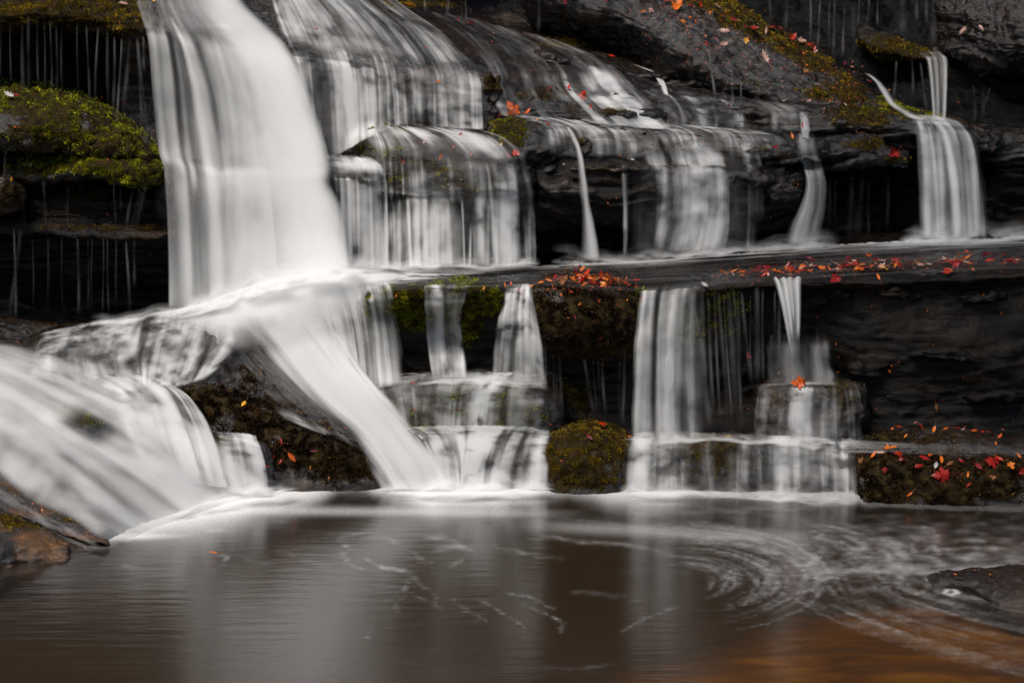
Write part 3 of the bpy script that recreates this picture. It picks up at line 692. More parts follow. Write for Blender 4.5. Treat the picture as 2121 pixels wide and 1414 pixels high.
R_('rmoss', 'boulder', 'small mossy rock at upper right that feeds a thin fall', 'boulder', cols(
    (1785, (60, 12.6), (66, 12.4), (74, 12.3), (84, 12.25), (92, 12.4)),
    (1820, (66, 12.6), (74, 12.3), (88, 12.1), (105, 12.05), (118, 12.3)),
    (1870, (84, 12.6), (92, 12.3), (105, 12.05), (118, 12.0), (126, 12.3)),
    (1920, (98, 12.6), (106, 12.3), (116, 12.1), (124, 12.02), (130, 12.3)),
    (1962, (106, 12.6), (113, 12.35), (122, 12.18), (132, 12.1), (138, 12.4))),
    amp=.02, strata=0, fine=.018, tuft='moss_gold', moss=[(1850, 100, 90, 26, 1.1)], depth=.4, mat='rock_brown')
R_('rtop', 'boulder', 'shiny wet rock hanging in the top right corner', 'boulder', cols(
    (1950, (-150, 12.9), (-40, 12.3), (20, 12.0), (60, 11.95), (100, 12.05), (130, 12.5)),
    (2000, (-160, 12.9), (-50, 12.2), (15, 11.8), (70, 11.7), (115, 11.8), (150, 12.4)),
    (2060, (-160, 12.9), (-50, 12.1), (20, 11.65), (80, 11.5), (130, 11.6), (165, 12.3)),
    (2130, (-160, 12.9), (-50, 12.0), (20, 11.5), (85, 11.35), (135, 11.5), (170, 12.2)),
    (2400, (-160, 12.9), (-50, 11.8), (20, 11.3), (85, 11.15), (140, 11.3), (180, 12.0))),
    amp=.06, strata=.02, fine=.025, closed=(True, False), mat='rock_brown', tuftn=0)

R_('chuterock', 'rock_slab', 'smooth rock under the white chute', 'rock slab', [
    [(400, 610, 10.2), (425, 630, 9.85), (455, 655, 9.55), (500, 720, 9.42), (570, 800, 9.28), (640, 865, 9.16), (710, 930, 9.05), (760, 1000, 8.97), (780, 1050, 8.9)],
    [(490, 580, 10.2), (510, 600, 9.85), (540, 650, 9.55), (585, 715, 9.4), (640, 790, 9.27), (705, 855, 9.14), (765, 915, 9.04), (815, 985, 8.96), (840, 1050, 8.9)],
    [(580, 555, 10.2), (590, 575, 9.85), (610, 630, 9.52), (650, 700, 9.38), (700, 770, 9.25), (755, 835, 9.12), (810, 895, 9.02), (860, 970, 8.95), (890, 1050, 8.9)],
    [(660, 548, 10.2), (665, 570, 9.8), (675, 630, 9.5), (705, 700, 9.36), (745, 770, 9.23), (795, 828, 9.11), (850, 885, 9.01), (905, 960, 8.94), (940, 1050, 8.9)],
    [(760, 548, 10.2), (765, 570, 9.7), (770, 640, 9.46), (780, 710, 9.34), (800, 780, 9.22), (850, 830, 9.12), (900, 885, 9.03), (950, 950, 8.97), (990, 1050, 8.92)]],
    amp=.015, strata=0, fine=.006, closed=(True, False), depth=.3, tuftn=0)

R_('upslope', 'rock_ledge', 'upstream rock slope above the great dome, carrying the stream down', 'rock ledge', cols(
    (150, (-1100, 16.2), (-700, 14.2), (-400, 12.7), (-220, 11.9), (-100, 11.25)),
    (450, (-1100, 16.2), (-700, 14.2), (-400, 12.7), (-220, 11.9), (-100, 11.2)),
    (750, (-1100, 16.4), (-700, 14.6), (-400, 13.2), (-240, 12.6), (-140, 12.2)),
    (1000, (-1100, 16.6), (-700, 15.0), (-400, 13.8), (-240, 13.2), (-120, 12.8))), amp=.05, strata=.03, closed=(True, True), res=9)
# ------------------------------------------------------------------ water materials
def water_mat(name, col=(.87, .86, .845), transl=.45, nscale=(90, 5), amt=.55, gain=1.0, gloss=True):
    m, nt, N, L = newmat(name)
    out = N('ShaderNodeOutputMaterial')
    uv = N('ShaderNodeUVMap'); uv.uv_map = 'UVMap'
    at = N('ShaderNodeAttribute'); at.attribute_name = 'den'
    mp = N('ShaderNodeMapping'); mp.inputs['Scale'].default_value = (nscale[0], nscale[1], 1); L(uv.outputs[0], mp.inputs['Vector'])
    n = noise(nt, mp.outputs[0], 1.0, 4, .6)
    k = mth(nt, 'ADD', mth(nt, 'MULTIPLY', mth(nt, 'SUBTRACT', n, .5), amt * 4), 1.0)
    k = mth(nt, 'MAXIMUM', k, .12)
    od = mth(nt, 'MULTIPLY', mth(nt, 'MULTIPLY', at.outputs['Fac'], k), -gain)
    a = mth(nt, 'SUBTRACT', 1.0, mth(nt, 'EXPONENT', od), True)
    d = N('ShaderNodeBsdfDiffuse'); d.inputs[0].default_value = (*col, 1)
    t = N('ShaderNodeBsdfTranslucent'); t.inputs[0].default_value = (*col, 1)
    mx = N('ShaderNodeMixShader'); mx.inputs[0].default_value = transl
    L(d.outputs[0], mx.inputs[1]); L(t.outputs[0], mx.inputs[2])
    tr = N('ShaderNodeBsdfTransparent')
    m2 = N('ShaderNodeMixShader'); L(a, m2.inputs[0]); L(tr.outputs[0], m2.inputs[1]); L(mx.outputs[0], m2.inputs[2])
    L(m2.outputs[0], out.inputs[0])
    return m
M['fall'] = water_mat('falling_water', nscale=(60, 2), amt=.28, gain=.7)
M['veil'] = water_mat('water_veil', nscale=(60, 4), amt=.36, gain=.62)
M['soft'] = water_mat('soft_white_water', nscale=(14, 2.0), amt=.22, gain=.95)
M['thread'] = water_mat('thin_water_thread', nscale=(3, 2), amt=.2, gain=.42)
M['foam'] = water_mat('pool_foam', nscale=(60, 60), amt=.25, transl=.1, gain=.6)

# one tree over all rock surfaces, for laying water and leaves on them
_v, _f, _o = [], [], 0
OWN = []
for P_, F_, ob_ in BVH:
    _v.append(P_); _f.append(F_ + _o); _o += len(P_); OWN += [ob_] * len(F_)
TREE = BVHTree.FromPolygons(np.concatenate(_v).tolist(), np.concatenate(_f).tolist())
CAMP = Vector((0, 0, CAMZ))
def hit(px, py):
    t = W(np.array([px, py, 10.0]))
    dv = Vector(t) - CAMP
    dv.normalize()
    return TREE.ray_cast(CAMP, dv, 60)

def hugdepth(G, off, hugv, V, lim=.4, sm=2):
    """pull coarse net vertices onto (or keep them in front of) the rock"""
    nu, nv = G.shape[:2]
    H = np.full((nu, nv), np.nan)
    for i in range(nu):
        for j in range(nv):
            h = hit(G[i, j, 0], G[i, j, 1])
            if h[0] is not None: H[i, j] = h[0].y
    Y = G[..., 2].copy()
    ok = ~np.isnan(H)
    Hm = np.where(ok, H, 99)
    # local minimum so the sheet does not sink into bumps
    pad = np.pad(Hm, 1, mode='edge')
    mn = np.min([pad[a:a + nu, b:b + nv] for a in range(3) for b in range(3)], 0)
    mn = np.where(np.abs(mn - Hm) < .12, mn, Hm)
    hug = ok & (V < hugv) & (np.abs(mn - Y) < 1.1)
    Y = np.where(hug, mn - off, Y)
    cl = ok & ~hug & (mn - off < Y) & (mn > Y - lim)
    Y = np.where(cl, mn - off, Y)
    for _ in range(sm):
        p = np.pad(Y, 1, mode='edge')
        Ys = (p[:-2, 1:-1] + p[2:, 1:-1] + p[1:-1, :-2] + p[1:-1, 2:] + 2 * p[1:-1, 1:-1]) / 6
        Y = np.minimum(Y, Ys) * .6 + Ys * .4
    G = G.copy(); G[..., 2] = Y
    return G

def density(LX, V, base=0, strands=(), rnd=None, edge=(8, 8), fade=(.02, .03), nz=(.5, .06, 1.2), spread=.3, seed=1, fn=None, vb=None, gap=None, lips=None, patch=1.0, mul=1.0):
    r = np.random.RandomState(seed)
    x0, x1 = LX.min(), LX.max()
    d = np.full(LX.shape, float(base))
    if nz:
        q = np.stack([LX * nz[1], V * nz[2] * 2.2, np.full_like(V, seed * 1.7)], -1)
        d = d * np.clip(1 + nz[0] * 2 * fbm(q, 3, .6), .05, 3)
    st = list(strands)
    if rnd:
        n, w0, w1, s0, s1 = rnd[:5]
        segs = [(-.15, lips[0], .24)] if lips else [(-.15, 1.15, 1.0)]
        if lips:
            for a_, b_ in zip(lips, list(lips[1:]) + [1.15]): segs.append((a_, b_, 1.0))
        for (va, vb_, sc) in segs:
            for k in range(int(n * (1 if sc == 1 else .6))):
                a = r.rand() ** 2
                v0 = va + (r.rand() ** 2) * .35 * (vb_ - va) - .03
                v1 = vb_ + .03 - (0 if vb_ > 1 and r.rand() < .75 else r.rand() ** 2 * .3 * (vb_ - va))
                st.append((x0 + (x1 - x0) * r.rand(), (w0 + (w1 - w0) * r.rand() ** 1.3) * (1.3 if sc < 1 else 1), (s0 + (s1 - s0) * a) * sc, v0, v1, r.uniform(-11, 11) * (1 if sc == 1 else .3)))
            for k in range(max(3, n // 4)):
                st.append((x0 + (x1 - x0) * r.rand(), 8 + 14 * r.rand(), (.3 + .7 * r.rand()) * .32 * s1 * sc, va + .05 * r.rand(), vb_, r.uniform(-14, 14)))
    for s in st:
        lx, wd, stg, v0, v1 = s[:5]
        dr = s[5] if len(s) > 5 else 0
        c = lx + dr * V * V
        ww = wd * (1 + spread * V)
        g = np.exp(-((LX - c) / ww) ** 2) * stg
        g *= sstep(v0 - .02, v0 + .12, V) * (1 - sstep(v1 - .08, v1 + .02, V))
        d = d + g
    if fn is not None: d = d * fn(LX, V)
    if vb is not None:      # density profile along the flow
        d = d * np.interp(V, [a for a, _ in vb], [b for _, b in vb])
    if gap is None: gap = (.022, .75) if rnd else None
    if gap:
        gp = fbm(np.stack([LX * gap[0], V * .5 + seed, LX * 0 + seed * 3.1], -1), 3, .6)
        d = d * np.clip(1 + gp * 2 * gap[1], .08, 2.2)
    if rnd:
        pt = fbm(np.stack([LX * .016, V * 6.5, LX * 0 + seed * 1.3], -1), 3, .6)
        d = d * np.clip(1.05 + pt * 1.3 * patch, .15, 2)
    q = np.stack([V * 3.5, LX * 0 + seed, LX * 0], -1)
    e0 = edge[0] * .8 * np.clip(fbm(q, 2) + .2, 0, 1); e1 = edge[1] * .8 * np.clip(fbm(q + 7.7, 2) + .2, 0, 1)
    d = d * sstep(0, edge[0], LX - x0 - e0) * sstep(0, edge[1], x1 - LX - e1)
    if fade[0] > 0:
        jt = np.clip(fbm(np.stack([LX * .07, LX * 0, LX * 0 + seed], -1), 3) * .06 + .03, 0, .2)
        d = d * sstep(0, fade[0] + .05, V - jt)
    if fade[1] > 0: d = d * sstep(0, fade[1], 1 - V)
    return np.clip(d * mul, 0, 12)

def sheet(name, label, flow, mat='fall', hugv=0.0, off=.018, step=1.9, cat='waterfall', kind=None, group=None, bulge=0, parent=None, vstep=6, lip=None, lim=.4, sm=None, **dk):
    """flow: list of (lip x, [(px,py,Y), ...]) flow lines from source to foot; all the same length"""
    rows = [f[1] for f in flow]
    net = Net(rows)
    lx = np.array([f[0] for f in flow], float)
    wpx = max(abs(lx[-1] - lx[0]), (net.c[-1, :, 0] - net.c[0, :, 0]).max())
    w0 = W(net.c)
    vl = np.linalg.norm(np.diff(w0, axis=1), axis=-1).sum(1).max() * 440
    cu = int(np.clip(wpx / 16, 5, 70)); cv = int(np.clip(vl / 16, 8, 50))
    # station positions not uniform: reparametrise by lip x
    u_of = np.interp(np.linspace(lx[0], lx[-1], cu), lx, np.linspace(0, len(lx) - 1, len(lx)))
    m = net.c.shape[1]
    a = cr(net.c, u_of)
    G = np.swapaxes(cr(np.swapaxes(a, 0, 1), np.linspace(0, m - 1, cv)), 0, 1)
    Vc = np.tile(np.linspace(0, 1, cv), (cu, 1))
    G = hugdepth(G, off, hugv, Vc, lim, sm or (5 if mat == 'soft' else 2))
    nu = int(np.clip(wpx / step, 14, 620)); nv = int(np.clip(vl / vstep, 18, 150))
    G = cr(G, np.linspace(0, cu - 1, nu))
    G = np.swapaxes(cr(np.swapaxes(G, 0, 1), np.linspace(0, cv - 1, nv)), 0, 1)
    LX = np.tile(np.linspace(lx[0], lx[-1], nu)[:, None], (1, nv))
    V = np.tile(np.linspace(0, 1, nv), (nu, 1))
    d = density(LX, V, **dk)
    P = W(G)
    n = normals(P)
    P = P + n * (np.clip(d, 0, 2.5) * bulge * .35)[..., None]     # thick strands stand proud of thin film
    uv = np.stack([LX / 440.0, V * vl / 440.0], -1)
    o = make_mesh(name, P, gridfaces(nu, nv), M[mat], uv=uv, attrs={'den': d}, parent=parent)
    tag(o, label, cat if not kind else None, group, kind)
    return o

def L_(lx, *p): return (lx, [tuple(q) for q in p])

# ------------------------------------------------------------------ main fall
sheet('waterfall', 'broad main waterfall arching from the top left dome, the brightest and widest', [
    L_(300, (268, -80, 11.1), (280, 0, 10.56), (292, 40, 10.34), (300, 64, 10.2), (306, 90, 10.12), (312, 170, 10.06), (320, 250, 10.02), (328, 315, 9.98), (338, 350, 9.88), (343, 420, 9.8), (346, 520, 9.76), (346, 640, 9.7)),
    L_(345, (310, -80, 11.1), (322, 0, 10.54), (334, 36, 10.34), (343, 64, 10.2), (352, 95, 10.1), (362, 170, 10.04), (368, 250, 10.0), (376, 320, 9.95), (386, 355, 9.86), (392, 420, 9.8), (396, 520, 9.76), (400, 636, 9.7)),
    L_(395, (340, -80, 11.1), (352, 0, 10.54), (368, 40, 10.32), (388, 72, 10.18), (404, 110, 10.06), (424, 180, 10.0), (438, 260, 9.96), (448, 335, 9.9), (452, 370, 9.84), (456, 420, 9.8), (460, 520, 9.76), (464, 626, 9.7)),
    L_(450, (380, -80, 11.1), (402, 0, 10.54), (426, 44, 10.3), (450, 74, 10.15), (468, 115, 10.04), (486, 190, 9.97), (496, 265, 9.93), (503, 335, 9.87), (508, 370, 9.83), (512, 420, 9.79), (517, 510, 9.74), (522, 612, 9.66)),
    L_(505, (420, -80, 11.15), (452, 0, 10.6), (482, 45, 10.34), (512, 82, 10.15), (534, 125, 10.02), (558, 200, 9.94), (574, 275, 9.88), (588, 340, 9.82), (596, 375, 9.79), (604, 425, 9.76), (614, 505, 9.7), (622, 600, 9.6)),
    L_(560, (460, -80, 11.3), (502, 0, 10.75), (538, 48, 10.45), (572, 90, 10.2), (594, 135, 10.04), (622, 205, 9.94), (642, 275, 9.87), (660, 340, 9.8), (670, 375, 9.76), (682, 425, 9.72), (698, 500, 9.66), (712, 585, 9.55)),
    L_(600, (490, -80, 11.4), (534, 0, 10.85), (568, 42, 10.52), (600, 88, 10.26), (624, 135, 10.1), (652, 205, 9.98), (672, 275, 9.9), (690, 340, 9.83), (700, 375, 9.79), (712, 425, 9.74), (727, 500, 9.68), (740, 585, 9.57))],
    mat='soft', hugv=.24, step=1.7, seed=11, lips=[.28, .7], base=.30, nz=(.45, .04, 1.0), edge=(6, 58), fade=(0, .02), patch=.35, spread=.7, gap=(.01, .01),
    rnd=(14, 2.5, 6, .1, .45),
    strands=[(316, 5, .9, .2, .72), (334, 5, .8, .25, 1), (340, 3, .9, .2, 1), (356, 3, .6, .3, .8), (376, 4, 1.8, .17, .98, 14), (388, 8, .9, .22, 1), (424, 10, .8, .26, 1), (440, 5, 1.0, .27, 1), (456, 12, 1.0, .3, 1),
             (474, 11, .8, .1, 1.1), (486, 10, .5, .1, 1.1), (496, 16, 1.2, .18, 1), (520, 18, 1.7, -.1, 1.1), (548, 20, 1.7, -.1, 1.1), (568, 14, .9, -.1, 1.1), (500, 30, 1.3, -.1, .3), (470, 40, .3, -.1, .3)],
    fn=lambda x, v: (.72 + .95 * sstep(455, 540, x)) * (1 - .45 * sstep(.5, .75, v) * (x > 480)) * (1.0 + .9 * sstep(.64, .70, v) * sstep(335, 352, x) * (1 - .8 * sstep(.70, .84, v)) + .9 * sstep(.84, 1, v)) * (1 - .75 * np.exp(-((x - 350) / 9) ** 2) * sstep(.2, .28, v) * (1 - sstep(.55, .66, v))) * (1 - .65 * np.exp(-((x - 406) / 10) ** 2) * sstep(.24, .34, v) * (1 - sstep(.5, .64, v))))
# soft inner body of the main fall
sheet('waterfall', 'soft white inner body of the main fall, behind its bright right edge', [
    L_(500, (495, 70, 10.22), (520, 140, 10.08), (545, 250, 9.98), (562, 350, 9.9), (575, 450, 9.84), (585, 600, 9.7)),
    L_(560, (545, 70, 10.26), (578, 140, 10.08), (610, 250, 9.96), (634, 350, 9.88), (655, 450, 9.8), (672, 595, 9.64)),
    L_(600, (570, 80, 10.3), (604, 140, 10.12), (645, 250, 10.0), (672, 350, 9.9), (696, 450, 9.82), (718, 585, 9.66))],
    mat='soft', seed=3, base=.7, edge=(36, 24), fade=(.15, .04), strands=[(565, 22, 2.2, -.1, 1.1)])

sheet('water', 'upstream water running down the slope above the frame of the falls', [
    L_(0, (200, -1100, 16.0), (200, -700, 14.0), (220, -400, 12.5), (240, -220, 11.7), (265, -90, 11.05)),
    L_(200, (400, -1100, 16.0), (400, -700, 14.0), (410, -400, 12.5), (410, -220, 11.7), (420, -90, 11.05)),
    L_(400, (650, -1100, 16.2), (640, -700, 14.4), (620, -400, 12.9), (590, -240, 12.2), (560, -95, 11.6)),
    L_(600, (850, -1100, 16.4), (830, -700, 14.8), (800, -400, 13.5), (770, -240, 13.0), (735, -90, 12.7))],
    mat='soft', kind='structure', seed=14, base=1.2, nz=(.5, .02, 1), edge=(30, 30), fade=(0, 0), step=6, vstep=20)
# ------------------------------------------------------------------ film on the dome and the wide upper curtain
sheet('waterfall', 'wide curtain of fine strands falling off the great dome right of the main fall', [
    L_(596, (540, -80, 11.6), (556, -10, 10.95), (570, 40, 10.6), (588, 82, 10.34), (602, 112, 10.2), (612, 150, 10.16), (622, 220, 10.14), (632, 330, 10.1)),
    L_(660, (575, -80, 11.8), (602, -10, 11.1), (630, 45, 10.7), (652, 90, 10.4), (664, 118, 10.28), (672, 150, 10.22), (678, 220, 10.18), (684, 330, 10.12)),
    L_(740, (610, -80, 12.1), (655, -10, 11.4), (698, 45, 10.9), (728, 96, 10.5), (742, 126, 10.36), (750, 160, 10.28), (754, 225, 10.22), (757, 290, 10.18)),
    L_(820, (650, -80, 12.6), (715, -5, 11.9), (770, 50, 11.2), (808, 104, 10.65), (824, 136, 10.42), (830, 170, 10.34), (833, 220, 10.28), (835, 262, 10.24)),
    L_(910, (690, -75, 12.9), (785, 5, 12.3), (850, 58, 11.5), (896, 115, 10.8), (914, 150, 10.5), (920, 185, 10.4), (922, 225, 10.34), (924, 266, 10.3)),
    L_(1000, (740, -60, 13.0), (850, 18, 12.6), (925, 68, 11.8), (982, 125, 11.0), (1002, 162, 10.62), (1008, 195, 10.5), (1010, 230, 10.42), (1012, 270, 10.36))],
    mat='veil', hugv=.62, step=1.6, vstep=5, seed=21, lips=[.5], base=.17, nz=(.5, .12, 1.0), rnd=(62, 1.1, 3.6, .1, 1.5), edge=(8, 24), fade=(0, .02), spread=.35,
    strands=[(704, 4, 2.2, .5, 1, 8), (612, 3, 1.0, .55, 1), (630, 3, .8, .55, 1), (748, 8, 1.1, .45, 1), (842, 4, 1.6, .5, .9, 14), (900, 4, 1.6, .5, 1, 8), (690, 40, .35, .0, .5), (640, 8, .5, -.1, .5)],
    vb=[(0, 1.7), (.38, 1.6), (.55, .9), (1, 1.1)],
    fn=lambda x, v: 1 - .6 * np.exp(-((x - 640) / 34) ** 2) * sstep(.3, .45, v))

# right slope film with the white cascade
sheet('waterfall', 'white cascade sliding down the wet steps at upper centre right', [
    L_(1000, (880, 24, 12.6), (950, 70, 11.8), (1000, 130, 11.1), (1012, 175, 10.8), (1020, 205, 10.6), (1028, 240, 10.5)),
    L_(1080, (960, 35, 12.8), (1030, 80, 12.0), (1078, 138, 11.2), (1092, 180, 10.8), (1108, 212, 10.6), (1130, 250, 10.5)),
    L_(1170, (1040, 55, 12.8), (1110, 95, 12.0), (1158, 140, 11.4), (1180, 185, 10.9), (1210, 218, 10.7), (1250, 258, 10.5)),
    L_(1240, (1120, 75, 12.8), (1190, 108, 12.0), (1230, 138, 11.6), (1262, 185, 11.0), (1305, 226, 10.8), (1350, 268, 10.6)),
    L_(1300, (1180, 92, 12.8), (1240, 116, 12.2), (1290, 145, 11.8), (1330, 185, 11.2), (1370, 228, 10.9), (1410, 268, 10.7))],
    mat='veil', hugv=1.1, off=.02, seed=31, lips=[.36, .58, .8], base=.08, nz=(.9, .09, 2.0), rnd=(30, 1.5, 4, .05, .5), edge=(16, 24), gap=(.025, 1.1), fade=(.0, .04),
    strands=[(1176, 12, 2.2, .42, 1.1), (1205, 10, 1.5, .45, 1.1, 8), (1235, 7, 3.0, .4, 1.1, 10), (1247, 6, 2.6, .42, 1.1, 12), (1225, 26, 1.2, .62, 1.1), (1010, 10, .5, .3, 1)])
sheet('waterfall', 'little white fall beside the leaning boulder above the layered ledge', [
    L_(1330, (1300, 130, 11.9), (1325, 140, 11.7), (1345, 148, 11.6), (1362, 170, 11.45), (1374, 195, 11.35)),
    L_(1348, (1318, 134, 11.9), (1345, 144, 11.7), (1366, 155, 11.6), (1380, 176, 11.45), (1386, 200, 11.35))],
    mat='fall', hugv=1.1, seed=5, base=.5, edge=(5, 5), strands=[(1340, 4, 2.5, .2, 1)])

# ------------------------------------------------------------------ step boulder veil and its curtain
sheet('waterfall', 'thin fringe of strands falling off the step boulder onto the middle ledge', [
    L_(745, (742, 252, 10.5), (745, 262, 10.4), (748, 300, 10.2), (750, 345, 10.12), (752, 385, 10.12), (753, 420, 10.16), (754, 480, 10.12), (755, 556, 10.0)),
    L_(800, (764, 252, 10.5), (782, 272, 10.35), (796, 305, 10.15), (800, 345, 10.08), (803, 388, 10.08), (804, 420, 10.12), (805, 480, 10.08), (806, 556, 9.98)),
    L_(870, (800, 254, 10.5), (838, 276, 10.3), (862, 308, 10.12), (868, 345, 10.02), (872, 388, 9.98), (874, 420, 10.0), (875, 480, 9.98), (876, 555, 9.94)),
    L_(960, (862, 258, 10.5), (918, 280, 10.3), (952, 312, 10.1), (962, 345, 10.0), (966, 388, 9.95), (968, 425, 9.97), (969, 480, 9.95), (970, 553, 9.92)),
    L_(1050, (930, 262, 10.5), (1000, 282, 10.3), (1040, 318, 10.14), (1052, 350, 10.04), (1058, 388, 9.98), (1061, 425, 9.98), (1062, 480, 9.96), (1064, 551, 9.92)),
    L_(1108, (985, 266, 10.5), (1052, 286, 10.35), (1088, 325, 10.2), (1102, 360, 10.1), (1107, 395, 10.05), (1109, 428, 10.04), (1111, 480, 10.0), (1113, 549, 9.95))],
    mat='veil', hugv=.7, step=1.5, seed=41, lips=[.36, .68], base=.09, nz=(.7, .1, 1.3), rnd=(50, 1.1, 3.8, .15, 1.7), edge=(14, 16), fade=(.03, .02), spread=.25,
    vb=[(0, 3.2), (.12, 2.4), (.3, .8), (.45, .5), (.6, .9), (1, 1.1)],
    strands=[(860, 5, 1.5, .5, 1), (876, 4, 1.6, .5, 1), (902, 8, 1.0, .45, 1), (985, 6, 1.6, .55, 1), (1002, 3, 1.6, .5, 1, 10), (1035, 8, 1.5, .45, 1), (1052, 7, 1.5, .4, 1), (1085, 6, 1.1, .4, 1), (1010, 30, 1.0, -.1, .35), (900, 40, .8, -.1, .2), (960, 24, .5, .35, .6)],
    fn=lambda x, v: 1 - .75 * sstep(800, 760, x) * (v > .1) * (v < .6))
sheet('waterfall', 'white shelf of water and loose strands between the main fall and the step boulder', [
    L_(640, (640, 318, 10.3), (645, 328, 10.2), (650, 342, 10.05), (655, 365, 9.98), (660, 390, 9.96), (664, 470, 9.92), (668, 565, 9.82)),
    L_(700, (690, 318, 10.3), (695, 328, 10.2), (700, 342, 10.0), (704, 365, 9.95), (707, 390, 9.95), (709, 470, 9.93), (711, 562, 9.88)),
    L_(760, (735, 320, 10.3), (748, 330, 10.2), (758, 344, 10.0), (762, 366, 9.95), (764, 392, 9.96), (765, 470, 9.95), (766, 560, 9.9)),
    L_(800, (760, 322, 10.3), (780, 332, 10.22), (796, 348, 10.1), (801, 370, 10.02), (803, 394, 10.02), (804, 470, 10.0), (805, 558, 9.92))],
    hugv=.55, seed=51, lips=[.5], base=.1, rnd=(26, 1.5, 4.5, .4, 1.8), edge=(10, 5), fade=(.05, .02), vb=[(0, 6), (.35, 5), (.5, .9), (1, 1)],
    strands=[(797, 5, 2.0, .4, 1), (735, 2.5, 1.6, .5, 1), (718, 3, 1.4, .5, 1), (690, 6, 1.0, .5, 1)])

# ------------------------------------------------------------------ strata falls
sheet('waterfall', 'narrow bright jet leaping off the streaked slab right of the leafy boulder', [
    L_(0, (1168, 262, 10.5), (1172, 268, 10.32), (1180, 285, 10.2), (1192, 320, 10.12), (1198, 380, 10.06), (1202, 450, 10.02), (1202, 540, 9.95)),
    L_(30, (1180, 262, 10.5), (1188, 268, 10.32), (1200, 288, 10.2), (1210, 325, 10.12), (1222, 385, 10.06), (1233, 455, 10.02), (1246, 540, 9.95))],
    seed=61, mul=.65, base=.55, hugv=.2, edge=(12, 12), fade=(.05, .03), nz=(.3, .3, 1), strands=[(16, 6, 2.6, -.1, 1.1, 4)], step=1.5, spread=.2)
sheet('waterfall', 'wide grey veil spilling in steps over the dark rock band at centre right', [
    L_(1280, (1270, 262, 10.6), (1274, 275, 10.45), (1278, 300, 10.25), (1280, 336, 10.2), (1282, 350, 10.14), (1284, 400, 10.1), (1286, 460, 10.1), (1288, 534, 10.0)),
    L_(1340, (1300, 266, 10.6), (1318, 278, 10.4), (1334, 302, 10.22), (1342, 336, 10.18), (1346, 350, 10.12), (1345, 400, 10.06), (1340, 460, 10.06), (1330, 530, 10.0)),
    L_(1420, (1360, 270, 10.6), (1388, 280, 10.4), (1410, 304, 10.24), (1422, 338, 10.18), (1428, 352, 10.12), (1432, 400, 10.08), (1428, 460, 10.06), (1412, 524, 10.0)),
    L_(1500, (1440, 272, 10.7), (1472, 284, 10.5), (1492, 308, 10.3), (1502, 338, 10.22), (1506, 354, 10.16), (1508, 400, 10.12), (1508, 460, 10.1), (1500, 518, 10.05)),
    L_(1580, (1530, 276, 10.8), (1556, 288, 10.55), (1572, 310, 10.36), (1580, 340, 10.28), (1582, 356, 10.22), (1584, 400, 10.18), (1584, 460, 10.16), (1584, 512, 10.1))],
    mat='veil', hugv=.8, seed=71, mul=0.75, lips=[.28, .5], base=.08, nz=(.8, .05, 1.2), rnd=(34, 1.6, 6, .05, .55), edge=(14, 26), gap=(.02, 1.1), fade=(.05, .03),
    strands=[(1292, 4, 1.3, .35, 1), (1300, 2, .8, .5, 1), (1352, 16, .8, .2, 1, -10), (1382, 10, .6, .2, 1), (1428, 16, .9, .45, 1, -8), (1455, 20, .7, .2, 1), (1490, 14, .8, .3, 1), (1515, 9, 1.0, .2, 1), (1545, 6, .8, .1, 1)])
sheet('waterfall', 'pale spout twisting off the layered ledges right of the grey veil', [
    L_(1640, (1640, 282, 10.8), (1645, 296, 10.6), (1652, 320, 10.45), (1664, 350, 10.3), (1668, 385, 10.24), (1652, 430, 10.2), (1632, 470, 10.15), (1618, 512, 10.1)),
    L_(1672, (1660, 270, 10.8), (1662, 290, 10.6), (1668, 320, 10.42), (1676, 350, 10.28), (1682, 385, 10.22), (1678, 430, 10.18), (1668, 470, 10.14), (1658, 510, 10.1)),
    L_(1708, (1686, 272, 10.8), (1692, 292, 10.6), (1700, 320, 10.45), (1708, 350, 10.35), (1714, 385, 10.3), (1712, 430, 10.26), (1704, 470, 10.2), (1700, 508, 10.12))],
    mat='veil', hugv=.45, seed=81, mul=0.75, base=.25, nz=(.5, .1, 1.2), edge=(8, 10), fade=(.05, .04), strands=[(1660, 5, .9, .3, 1), (1672, 8, .9, -.1, 1), (1690, 5, .5, .1, .9)])
sheet('waterfall', 'short white drop above the twisting spout beside a red leaf', [
    L_(0, (1652, 228, 11.1), (1655, 240, 11.0), (1656, 256, 10.95), (1658, 272, 10.9), (1658, 290, 10.8)),
    L_(24, (1672, 228, 11.1), (1676, 240, 11.0), (1678, 256, 10.95), (1680, 272, 10.9), (1680, 290, 10.8))],
    hugv=1.1, seed=83, mul=0.8, base=.9, edge=(6, 6), fade=(.15, .1))
# thin film over slab tops
sheet('water', 'thin grey film of water sliding over the upper slab tops', [
    L_(1100, (1040, 236, 11.0), (1080, 246, 10.7), (1110, 262, 10.5), (1118, 285, 10.3), (1120, 325, 10.3)),
    L_(1300, (1230, 246, 11.0), (1270, 256, 10.7), (1310, 272, 10.5), (1325, 295, 10.3), (1328, 330, 10.3)),
    L_(1450, (1400, 256, 11.0), (1430, 264, 10.8), (1460, 276, 10.6), (1470, 298, 10.4), (1472, 330, 10.3)),
    L_(1640, (1600, 272, 11.0), (1625, 278, 10.8), (1645, 286, 10.6), (1652, 304, 10.5), (1654, 330, 10.4))],
    mat='veil', hugv=1.1, kind='structure', seed=91, base=.22, nz=(.6, .04, 1.5), rnd=(50, 1.5, 4, .1, .7), edge=(40, 50), fade=(.1, .25), vb=[(0, 1.6), (.5, 1.2), (1, .6)])
